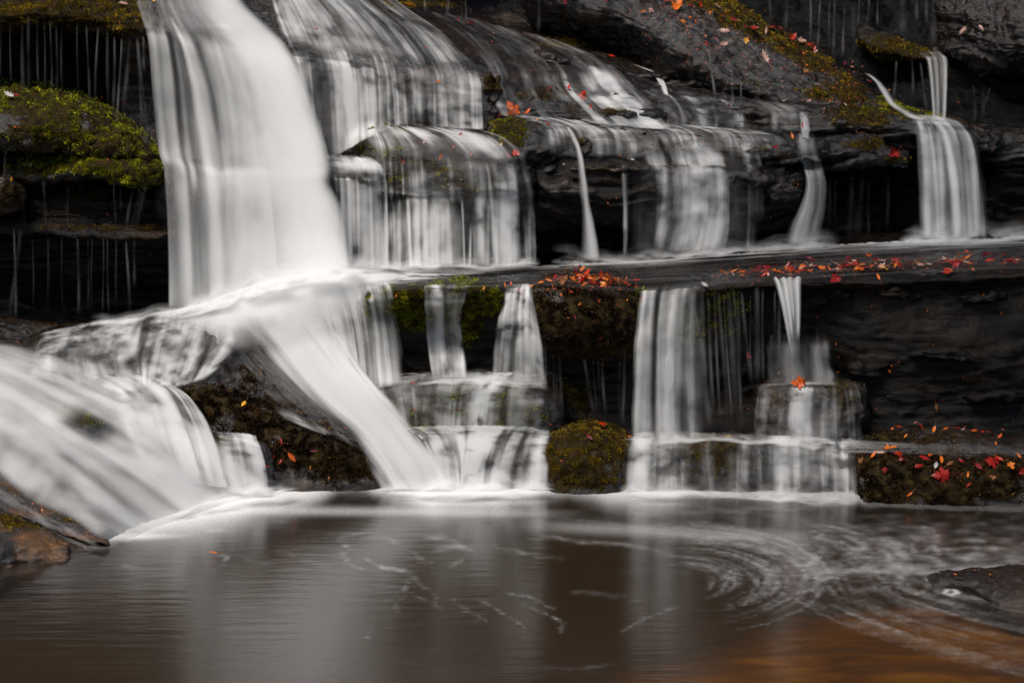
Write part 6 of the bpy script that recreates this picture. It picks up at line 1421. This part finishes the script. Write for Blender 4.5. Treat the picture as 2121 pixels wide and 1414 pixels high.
def leaf_outline(kind):
    if kind == 'maple':
        half = [(0, -.30), (.16, -.40), (.30, -.30), (.42, -.34), (.44, -.18), (.34, -.12), (.40, -.02), (.62, .02), (.74, .16), (.60, .18), (.58, .32), (.42, .24), (.30, .22), (.20, .20),
                (.30, .44), (.40, .56), (.26, .60), (.22, .74), (.10, .84), (0, 1.0)]
    elif kind == 'oak':
        half = [(0, -.5), (.06, -.36), (.16, -.30), (.12, -.18), (.30, -.12), (.32, .0), (.14, .04), (.22, .14), (.38, .22), (.34, .34), (.15, .34), (.24, .48), (.30, .60), (.20, .68), (.10, .62), (.08, .84), (0, .95)]
    else:
        half = [(0, -.5), (.10, -.40), (.19, -.22), (.25, 0), (.25, .2), (.20, .42), (.12, .6), (.04, .74), (0, .85)]
    return half
def leaf_mesh(kind, curl, seed):
    r = np.random.RandomState(seed)
    h = np.array(leaf_outline(kind)) * .5
    rings = [0, .33, .66, 1.0]
    V, F = [], []
    for sgn in (1, -1):
        base = len(V)
        for (x, y) in h:
            for t in rings: V.append((sgn * x * t, y + (0 if t == 1 else 0) * 0, 0))
        k = len(rings)
        for i in range(len(h) - 1):
            for j in range(k - 1):
                a = base + i * k + j
                q = [a, a + 1, a + k + 1, a + k]
                F.append(q if sgn > 0 else q[::-1])
    V = np.array(V, float)
    x, y = V[:, 0], V[:, 1]
    V[:, 2] = curl * (.9 * x * x + .35 * y * y) * 1.6 + .10 * np.abs(x) * (1 if curl > 0 else -1) + .035 * np.sin(9 * x + r.rand() * 6) * np.sin(7 * y + r.rand() * 6)
    V[:, 0] *= 1 - .12 * abs(curl)
    me = bpy.data.meshes.new(kind + '_leaf')
    me.from_pydata(V.tolist(), [], F); me.update()
    for p in me.polygons: p.use_smooth = True
    return me
def stem_mesh(kind):
    y0 = {'maple': -.15, 'oak': -.24, 'oval': -.24}[kind]
    V, F = [], []
    n = 6
    for i in range(n):
        t = i / (n - 1)
        for a in range(4):
            rr = .009 * (1 + .5 * t)
            V.append((rr * math.cos(a * 1.571) + .05 * t * t, y0 + .01 - .38 * t, rr * math.sin(a * 1.571) + .06 * t * t))
        if i:
            for a in range(4):
                b_ = (i - 1) * 4
                F.append((b_ + a, b_ + (a + 1) % 4, b_ + 4 + (a + 1) % 4, b_ + 4 + a))
    me = bpy.data.meshes.new('stem'); me.from_pydata(V, [], F); me.update()
    return me
LP = {}
for kd in ('maple', 'oak', 'oval'):
    for ck in LM:
        for v, cu in enumerate((.5, -.6, 1.1)):
            me = leaf_mesh(kd, cu, v + 3); me.materials.append(LM[ck]); LP[kd, ck, v] = me
    for ck in LM:
        sm = stem_mesh(kd); sm.materials.append(LM['c' if ck in 'rc' else 'b']); LP[kd, ck, 's'] = sm
lr = np.random.RandomState(77)
CN = {'r': 'red', 'o': 'orange', 'c': 'dark crimson', 'y': 'yellow', 'p': 'pale pink', 'b': 'brown', 'w': 'bleached grey'}
def leaf(px, py, kind, ck, size, label, group='fallen autumn leaves', rot=None, tilt=None, up=.028, stand=False, plane=None):
    h = hit(px, py)
    if plane is not None or h[0] is None:
        q = pool_pts(px, py, plane or .01); loc, nrm = Vector(q), Vector((0, 0, 1))
    else:
        loc, nrm = h[0], h[1]
        if nrm.dot(CAMP - loc) < 0: nrm = -nrm
    ns = Vector((0, 0, 0))
    for dx, dy in ((-14, 0), (14, 0), (0, -8), (0, 8)):
        g = hit(px + dx, py + dy) if plane is None else (None,)
        if g[0] is not None and abs(g[0].y - loc.y) < .2:
            nn = g[1]
            if nn.dot(CAMP - g[0]) < 0: nn = -nn
            ns += nn
    nrm = (nrm + ns).normalized() if plane is None else nrm
    if stand: nrm = (nrm + Vector((lr.normal() * .5, -1.3, .2))).normalized()
    if tilt is None: tilt = .22
    nrm = (nrm + Vector(lr.normal(size=3) * tilt)).normalized()
    if nrm.z < -.2: nrm.z = .1; nrm.normalize()
    dist = (loc - CAMP).length
    sc_ = (size if size < 24 else 24 + (size - 24) * .8) / FPX * dist
    r0 = lr.rand() * 6.28 if rot is None else rot
    q = nrm.to_track_quat('Z', 'Y')
    from mathutils import Quaternion
    q = q @ Quaternion((0, 0, 1), r0)
    v = lr.randint(3)
    nm = {'maple': 'maple_leaf', 'oak': 'oak_leaf', 'oval': 'beech_leaf'}[kind]
    o = bpy.data.objects.new(nm, LP[kind, ck, v])
    o.location = loc + nrm * up
    o.rotation_mode = 'QUATERNION'; o.rotation_quaternion = q
    o.scale = (sc_, sc_, sc_)
    COL.objects.link(o)
    tag(o, label, 'leaf', group)
    if size > 24:
        s = bpy.data.objects.new('stem', LP[kind, ck, 's']); COL.objects.link(s); s.parent = o
    return o

# notable leaves, each told apart
for a in [
    (1062, 232, 'maple', 'o', 62, 'big orange maple leaf standing on the mossy boulder at upper centre', True),
    (1030, 236, 'oval', 'c', 30, 'dark crimson leaf tucked beside the big orange maple leaf', False),
    (1092, 242, 'oval', 'o', 34, 'flat orange leaf trailing right of the big orange maple leaf', False),
    (1204, 205, 'maple', 'r', 40, 'red maple leaf standing on the stepped wet slabs', True),
    (1178, 186, 'oval', 'r', 24, 'small salmon red leaf above the standing red maple leaf', False),
    (1222, 230, 'oval', 'r', 24, 'red leaf lying below the standing red maple leaf', False),
    (1246, 220, 'oval', 'c', 20, 'round dark red leaf right of the standing red maple leaf', False),
    (1848, 320, 'maple', 'r', 46, 'vivid crimson maple leaf at the tip of the short layered ledge', False),
    (1402, 22, 'maple', 'o', 50, 'large orange maple leaf near the top edge on the leaning boulder', False),
    (1502, 68, 'oak', 'p', 36, 'pale tan oak leaf lying flat high on the leaning boulder', False),
    (1497, 100, 'oak', 'p', 46, 'large pale oak leaf with lobes at the middle of the leaning boulder', False),
    (1582, 132, 'oak', 'p', 50, 'long pale oak leaf leaning against a crimson leaf on the boulder', False),
    (1592, 134, 'oval', 'c', 22, 'crimson leaf lying on top of the long pale oak leaf', False),
    (1541, 88, 'maple', 'y', 20, 'tiny bright yellow leaf on the leaning boulder', False),
    (1658, 262, 'oval', 'r', 22, 'red leaf wedged over the short white drop', False),
    (1640, 292, 'oval', 'o', 26, 'narrow orange leaf at the top of the twisting spout', False),
    (1605, 310, 'oval', 'r', 20, 'dark red leaf left of the twisting spout', False),
    (1636, 345, 'oval', 'o', 22, 'small orange leaf beside the twisting spout', False),
    (1456, 300, 'oval', 'r', 16, 'small red leaf at the top of the wide grey veil', False),
    (1456, 596, 'oak', 'w', 34, 'bleached grey leaf hanging over the lip beside the wide bright fall', False),
    (1536, 586, 'oval', 'o', 30, 'orange leaf on the lip between the slender threads', False),
    (1588, 583, 'oval', 'r', 32, 'orange red leaf on the lip left of the fluted spout', False),
    (1730, 585, 'maple', 'r', 40, 'wet red maple leaf draped over the ledge right of the fluted spout', False),
    (1658, 797, 'maple', 'o', 48, 'bright orange maple leaf on top of the dark block', False),
    (1242, 886, 'maple', 'r', 34, 'shiny red leaf on the crest of the golden mossy boulder', False),
    (1221, 910, 'oval', 'c', 32, 'dark red leaf hanging on the front of the golden mossy boulder', False),
    (1294, 912, 'oval', 'o', 22, 'orange leaf at the right shoulder of the golden mossy boulder', False),
    (604, 940, 'oval', 'o', 42, 'upright orange brown leaf on the front of the wedge', False),
    (585, 912, 'oval', 'c', 24, 'dark red leaf above the upright orange brown leaf', False),
    (503, 842, 'oval', 'y', 34, 'yellow leaf on the mossy shoulder of the wedge', False),
    (444, 1146, 'oval', 'o', 36, 'single orange leaf floating in the left of the pool', False),
    (16, 377, 'oval', 'y', 24, 'yellow orange leaf on the small knob at the left edge', False),
    (40, 202, 'oval', 'r', 20, 'red leaf on the green mossy boulder at left', False),
    (28, 206, 'oak', 'w', 40, 'bleached leaf beside the red leaf on the green mossy boulder', False),
    (318, 10, 'oval', 'y', 28, 'yellow leaf near the top left where the film of water begins', False),
    (258, 14, 'oak', 'p', 28, 'pale leaf on the mossy lip at the top left', False),
    (632, 66, 'oval', 'r', 16, 'small red leaf on the bare rock between the main fall and the dome', False),
    (652, 70, 'oval', 'r', 18, 'small orange red leaf right of the small red leaf on the bare rock', False),
    (616, 30, 'oval', 'y', 14, 'small yellow leaf above the red leaves on the bare rock', False),
    (845, 16, 'oval', 'o', 28, 'orange leaf on the upper rim of the great dome', False),
    (972, 54, 'maple', 'c', 40, 'dark pink maple leaf on the rim right of the great dome', False),
    (943, 48, 'oval', 'r', 22, 'red leaf left of the dark pink maple leaf on the rim', False),
    (1262, 122, 'oval', 'r', 26, 'red leaf on the black rim above the white cascade', False),
    (953, 288, 'oval', 'r', 26, 'red leaf showing through the water on top of the step boulder', False),
    (910, 325, 'oval', 'o', 24, 'orange leaf showing through the water on the front of the step boulder', False),
    (1068, 320, 'maple', 'r', 26, 'salmon leaf at the right shoulder of the step boulder', False),
    (1036, 304, 'oval', 'y', 14, 'tiny yellow leaf under the water on the step boulder', False),
    (836, 333, 'oval', 'r', 20, 'faded red leaf at the left of the step boulder front', False),
    (1954, 985, 'maple', 'r', 62, 'big dark red maple leaf on the face of the square boulder', False),
    (1930, 952, 'oval', 'o', 60, 'long orange red leaf on the top edge of the square boulder', False),
    (1898, 968, 'oval', 'r', 34, 'red leaf left of the bleached leaf on the square boulder', False),
    (1934, 972, 'oak', 'w', 26, 'small bleached leaf above the big dark red maple leaf', False),
    (2004, 988, 'oval', 'o', 20, 'small yellow orange leaf right of the big dark red maple leaf', False),
    (2005, 1003, 'oval', 'r', 20, 'small red leaf below the yellow orange one on the square boulder', False),
    (1882, 1019, 'oval', 'o', 26, 'slim orange leaf hanging low on the square boulder', False),
    (2050, 962, 'maple', 'r', 56, 'wide red leaf on the top edge at the right of the square boulder', False),
    (2110, 954, 'oval', 'o', 24, 'orange leaf at the right end of the square boulder', False),
    (1840, 940, 'maple', 'o', 44, 'orange maple leaf at the left top corner of the square boulder', False),
    (1825, 945, 'oak', 'p', 34, 'pale leaf under the orange maple leaf on the square boulder', False),
    (1876, 912, 'oval', 'o', 20, 'tan orange oval leaf standing on the low wet shelf', False),
    (1936, 838, 'oval', 'b', 30, 'dull brown leaf stuck to the black wall at right', False),
    (1348, 160, 'oval', 'o', 14, 'tiny orange leaf beside the little white fall', False),
    (1800, 172, 'oval', 'c', 18, 'dark red leaf at the start of the curved white spill', False),
    (1854, 88, 'oval', 'c', 16, 'small dark leaf on the small mossy rock at upper right', False),
    (2000, 62, 'oak', 'p', 34, 'pale pink leaf on the shiny rock in the top right corner', False),
    (2035, 58, 'oval', 'p', 26, 'pale leaf on the right of the pink leaf in the top right corner', False),
    (1985, 552, 'maple', 'c', 46, 'dark crimson maple leaf standing up on the middle ledge at right', True),
    (1826, 560, 'oval', 'y', 30, 'curled yellow brown leaf standing among the red ones on the middle ledge', True),
    (1632, 560, 'oval', 'c', 40, 'dark curled leaf near the left of the leaf drift', True),
    (1754, 554, 'oval', 'c', 34, 'crimson curled leaf in the middle of the leaf drift', True)]:
    px, py, kd, ck, sz, lb, st = a
    if (px, py) == (1658, 797): st = True
    leaf(px, py, kd, ck, sz, lb, stand=st, tilt=.12, plane=.012 if py > 1100 and px < 1500 else None, up=.004 if py > 1100 else .075 if (px, py) == (1658, 797) else .04 if 1490 < px < 1600 or px == 1730 else .028)

# heap on the bulging boulder
for k in range(46):
    a = lr.rand()
    px = 1222 + lr.normal() * 38; py = 592 - abs(lr.normal()) * 9 + abs(px - 1222) * .02
    ck = 'rrrooocb'[lr.randint(8)]
    leaf(px, py, ['maple', 'oval', 'oval'][lr.randint(3)], ck, 20 + 24 * lr.rand(), CN[ck] + ' leaf in the heap on top of the bulging boulder', 'heap of leaves on the bulging boulder', tilt=.7, up=.02 + .05 * lr.rand() * math.exp(-((px - 1222) / 40) ** 2))
for px, py, ck, s_ in [(1180, 612, 'o', 14), (1158, 616, 'o', 14), (1236, 632, 'r', 14), (1205, 628, 'o', 16), (1196, 660, 'c', 16), (1290, 626, 'o', 12), (1322, 628, 'o', 22), (1150, 580, 'r', 26), (1130, 586, 'o', 26), (1118, 594, 'o', 26), (1100, 600, 'o', 20), (1060, 592, 'r', 18), (1040, 596, 'o', 22), (1000, 600, 'o', 16), (1085, 604, 'o', 22), (1300, 584, 'o', 12), (825, 612, 'o', 12), (1275, 640, 'r', 12), (1240, 700, 'c', 10), (1210, 600, 'o', 16), (1245, 606, 'r', 16)]:
    leaf(px, py, 'oval', ck, s_, CN[ck] + ' leaf scattered on the lip around the bulging boulder', 'leaves around the bulging boulder', tilt=.3)
# drift on the middle ledge
for k in range(150):
    t = lr.rand()
    px = 1490 + 660 * t
    yc = np.interp(px, [1490, 1600, 1700, 1800, 1950, 2150], [578, 572, 562, 560, 554, 546])
    py = yc + lr.normal() * (5 + 5 * t) - 3
    if px < 1560 and lr.rand() < .4: continue
    ck = 'rrrooccbpp'[lr.randint(10)]
    leaf(px, py, ['maple', 'oval', 'oval', 'oak'][lr.randint(4)], ck, 14 + 26 * lr.rand(), CN[ck] + ' leaf in the long drift lying on the middle ledge', 'drift of leaves on the middle ledge', tilt=.14, up=.018 + .012 * lr.rand())
# scattered on the leaning boulder
for px, py, ck, s_ in [(1175, 5, 'c', 24), (1255, 3, 'c', 18), (1345, 25, 'p', 20), (1330, 30, 'b', 18), (1380, 8, 'r', 20), (1410, 6, 'r', 26), (1425, 18, 'r', 24), (1445, 12, 'r', 22), (1450, 20, 'r', 24), (1428, 44, 'o', 16), (1436, 48, 'o', 14), (1410, 48, 'o', 18), (1480, 18, 'p', 24), (1470, 32, 'o', 18), (1493, 40, 'r', 14), (1515, 44, 'c', 24), (1540, 60, 'c', 18), (1560, 66, 'r', 24), (1580, 70, 'p', 30), (1600, 62, 'c', 28), (1615, 66, 'c', 24), (1640, 84, 'r', 26), (1655, 90, 'p', 26), (1672, 98, 'r', 30), (1684, 106, 'r', 24), (1700, 110, 'c', 14), (1752, 138, 'c', 22), (1765, 145, 'b', 18), (1664, 118, 'o', 12), (1688, 116, 'p', 16), (1672, 140, 'o', 12), (1666, 152, 'b', 20), (1702, 154, 'o', 12), (1430, 58, 'o', 8), (1460, 80, 'o', 8), (1462, 95, 'r', 20), (1640, 100, 'o', 8)]:
    leaf(px, py, ['oval', 'maple', 'oval'][lr.randint(3)], ck, s_, CN[ck] + ' leaf scattered on the leaning boulder', 'leaves scattered on the leaning boulder', tilt=.15)
for px, py, ck, s_ in [(1862, 893, 'r', 24), (1845, 895, 'o', 16), (1905, 890, 'c', 26), (1935, 893, 'o', 28), (1955, 897, 'o', 22), (1980, 896, 'r', 26), (1992, 900, 'p', 22), (2015, 900, 'o', 24), (2030, 903, 'r', 26), (2045, 905, 'o', 24), (2025, 912, 'r', 16), (2070, 915, 'o', 30), (1908, 898, 'o', 8), (2060, 922, 'o', 14)]:
    leaf(px, py, 'oval', ck, s_, CN[ck] + ' leaf on the low wet shelf under the black wall', 'leaves on the low shelf', tilt=.15)
for px, py, ck, s_ in [(1625, 218, 'p', 18), (1672, 216, 'p', 18), (1718, 216, 'r', 14), (1746, 222, 'p', 18), (1708, 232, 'o', 10), (1660, 216, 'b', 12), (1506, 226, 'c', 16), (1590, 248, 'o', 8), (1770, 272, 'o', 8), (1272, 168, 'o', 16), (1114, 130, 'b', 10), (1096, 155, 'o', 12), (1140, 192, 'r', 18), (1148, 332, 'p', 14), (1310, 330, 'w', 14), (1284, 330, 'o', 8), (1130, 262, 'r', 22), (1112, 258, 'o', 14), (1650, 380, 'o', 10), (1170, 345, 'w', 10), (1273, 408, 'o', 8), (1262, 420, 'o', 8), (2115, 486, 'o', 10), (930, 382, 'y', 8), (1052, 330, 'r', 20), (975, 328, 'o', 12), (940, 310, 'r', 14), (880, 300, 'p', 18), (880, 108, 'r', 14), (905, 172, 'o', 18), (1018, 95, 'o', 12), (1165, 80, 'p', 12), (1180, 92, 'r', 12), (1020, 76, 'b', 14), (1105, 84, 'c', 22)]:
    leaf(px, py, 'oval', ck, s_, 'small ' + CN[ck] + ' leaf caught on the wet rock steps', 'small leaves on the rock steps', tilt=.15)
for px, py, ck, s_ in [(1740, 708, 'o', 10), (1742, 770, 'o', 10), (1842, 768, 'o', 12), (1545, 735, 'c', 26), (1612, 770, 'b', 14), (230, 820, 'o', 10), (580, 955, 'r', 20), (640, 968, 'o', 12), (655, 935, 'c', 22), (682, 985, 'o', 10), (560, 940, 'c', 18), (548, 965, 'r', 16), (85, 1062, 'o', 12), (70, 1050, 'o', 8), (205, 210, 'r', 12), (262, 213, 'r', 12), (35, 262, 'o', 10), (66, 347, 'p', 16), (225, 338, 'r', 8), (1980, 1197, 'o', 12), (2053, 1202, 'o', 10), (2020, 1193, 'o', 8), (1545, 738, 'r', 20), (858, 800, 'r', 12), (930, 797, 'o', 14), (860, 850, 'r', 9)]:
    leaf(px, py, 'oval', ck, s_, 'small ' + CN[ck] + ' leaf stuck to the dark rock', 'small leaves stuck to the lower rocks', tilt=.15)
for px, py, ck, s_ in [(1808, 952, 'o', 30), (1856, 948, 'r', 34), (1868, 958, 'c', 26), (1912, 956, 'r', 40), (1948, 958, 'o', 34), (1965, 966, 'b', 30), (1990, 962, 'r', 26), (2032, 972, 'c', 40), (2072, 960, 'r', 34), (2090, 968, 'o', 28), (2104, 978, 'r', 24), (1830, 972, 'c', 20), (1790, 960, 'b', 22), (2060, 985, 'b', 22)]:
    leaf(px, py, ['oval', 'maple'][lr.randint(2)], ck, s_, 'wet ' + CN[ck] + ' leaf lying along the top of the square boulder', 'wet leaves on the square boulder', tilt=.1)
# fine litter: needles and flecks
fl = []
def litter(n, x0, x1, f, wd, name):
    V, F, k = [], [], 0
    for _ in range(n):
        px = x0 + (x1 - x0) * lr.rand(); py = f(px) + lr.normal() * wd
        h = hit(px, py)
        if h[0] is None: continue
        nn = h[1] if h[1].dot(CAMP - h[0]) > 0 else -h[1]
        a = Vector(lr.normal(size=3)); a = (a - nn * a.dot(nn)).normalized()
        b_ = nn.cross(a)
        ln = .003 + .009 * lr.rand() ** 2; w_ = .001 + .0015 * lr.rand()
        c0 = h[0] + nn * (.018 + .006 * lr.rand())
        V += [c0 - a * ln, c0 - b_ * w_ + nn * .003, c0 + a * ln, c0 + b_ * w_ + nn * .003]
        F.append((k, k + 1, k + 2, k + 3)); k += 4
    me = bpy.data.meshes.new(name); me.from_pydata([tuple(v) for v in V], [], F); me.update()
    me.materials.append(LM['o'])
    o = bpy.data.objects.new(name, me); COL.objects.link(o)
    tag(o, 'orange needles and flecks of leaf litter scattered over the wet rocks', None, None, 'stuff')
litter(420, 0, 2121, lambda x: lr.uniform(0, 1000), 10, 'leaf_litter')
litter(420, 1300, 1800, lambda x: np.interp(x, [1300, 1800], [20, 200]), 35, 'leaf_litter')
litter(260, 1480, 2121, lambda x: np.interp(x, [1480, 1800, 2121], [578, 558, 548]), 9, 'leaf_litter')
litter(120, 1130, 1320, lambda x: 592, 10, 'leaf_litter')
# ------------------------------------------------------------------ tree added above the frame, out of view, to shade the right side
bark, nt, N, L = newmat('bark')
out = N('ShaderNodeOutputMaterial'); p = N('ShaderNodeBsdfPrincipled'); geo = N('ShaderNodeNewGeometry')
c = ramp(nt, [(.35, (.03, .022, .016)), (.7, (.10, .08, .06))]); L(noise(nt, geo.outputs['Position'], 14, 6, .7), c.inputs[0])
L(c.outputs[0], p.inputs['Base Color']); p.inputs['Roughness'].default_value = .9; L(p.outputs[0], out.inputs[0])
tq = np.random.RandomState(8)
def limb(pts, r0, r1, V, F, n=10, m=14):
    pts = cr(np.array(pts, float), np.linspace(0, len(pts) - 1, m))
    b0 = len(V)
    for i, c_ in enumerate(pts):
        tg = pts[min(i + 1, m - 1)] - pts[max(i - 1, 0)]; tg /= np.linalg.norm(tg)
        a = np.cross(tg, (.3, 1, .1)); a /= np.linalg.norm(a); b_ = np.cross(tg, a)
        r = r0 + (r1 - r0) * i / (m - 1)
        for k in range(n):
            th = 2 * math.pi * k / n
            V.append(c_ + (a * math.cos(th) + b_ * math.sin(th)) * r * (1 + .12 * math.sin(3 * th + i)))
    for i in range(m - 1):
        for k in range(n):
            F.append((b0 + i * n + k, b0 + i * n + (k + 1) % n, b0 + (i + 1) * n + (k + 1) % n, b0 + (i + 1) * n + k))
    return pts
shade_tree = bpy.data.objects.new('shade_tree', None); shade_tree.location = (3.7, 4.6, 0); COL.objects.link(shade_tree)
tag(shade_tree, 'autumn tree added out of frame to shade the right side', 'shade_tree')
V, F = [], []
limb([(3.7, 4.6, -.4), (3.6, 4.7, 1.5), (3.2, 5.1, 3.4), (2.3, 5.9, 4.9), (1.2, 6.8, 5.7)], .22, .09, V, F)
tips = []
for k in range(16):
    s0 = cr(np.array([(2.9, 5.3, 4.0), (2.3, 5.9, 4.9), (1.2, 6.8, 5.7)], float), np.array([2 * tq.rand()]))[0]
    e = np.array([.35 + 3.2 * (tq.rand() - .5), 7.6 + 3.2 * (tq.rand() - .5), 5.6 + 1.2 * tq.rand()])
    pp = limb([s0, (s0 + e) / 2 + (0, 0, .35), e], .05, .012, V, F, 6, 8); tips.append(pp)
off = np.array([3.7, 4.6, 0])
make_mesh('trunk', np.array(V) - off, np.array(F), bark, parent=shade_tree)
V, F = [], []
for k in range(1500):
    pp = tips[tq.randint(16)]; c_ = pp[tq.randint(2, 8)] + tq.normal(size=3) * (.42, .42, .25)
    a = tq.normal(size=3); a /= np.linalg.norm(a); b_ = np.cross(a, tq.normal(size=3)); b_ /= np.linalg.norm(b_)
    s_ = .06 + .05 * tq.rand(); i = len(V)
    V += [c_ - a * s_, c_ - b_ * s_ * .6, c_ + a * s_, c_ + b_ * s_ * .6]; F.append((i, i + 1, i + 2, i + 3))
make_mesh('crown', np.array(V) - off, np.array(F), LM['y'], smooth=False, parent=shade_tree)
# ------------------------------------------------------------------ light
w = bpy.data.worlds.new('World'); S.world = w; w.use_nodes = True
nt = w.node_tree
bg = nt.nodes['Background']
sky = nt.nodes.new('ShaderNodeTexSky'); sky.sky_type = 'NISHITA'; sky.sun_disc = False
SUN_EL, SUN_AZ = R(57), R(-142)      # azimuth from +Y (into the picture), clockwise
sky.sun_elevation = SUN_EL
sky.sun_rotation = SUN_AZ
nt.links.new(sky.outputs[0], bg.inputs[0]); bg.inputs[1].default_value = .07
sd = bpy.data.lights.new('sun', 'SUN'); sd.energy = 3.9; sd.angle = R(28); sd.color = (1, .95, .88)
so = bpy.data.objects.new('sun', sd); COL.objects.link(so)
d = Vector((math.sin(SUN_AZ) * math.cos(SUN_EL), math.cos(SUN_AZ) * math.cos(SUN_EL), math.sin(SUN_EL)))
so.rotation_euler = d.to_track_quat('Z', 'Y').to_euler()
S.view_settings.view_transform = 'Standard'
S.view_settings.look = 'None'
S.view_settings.exposure = 0.3
S.view_settings.gamma = 1
S.render.engine = 'CYCLES'
S.cycles.max_bounces = 8
S.cycles.transparent_max_bounces = 48
S.cycles.caustics_reflective = False; S.cycles.caustics_refractive = False
S.cycles.use_adaptive_sampling = True
S.cycles.use_denoising = True
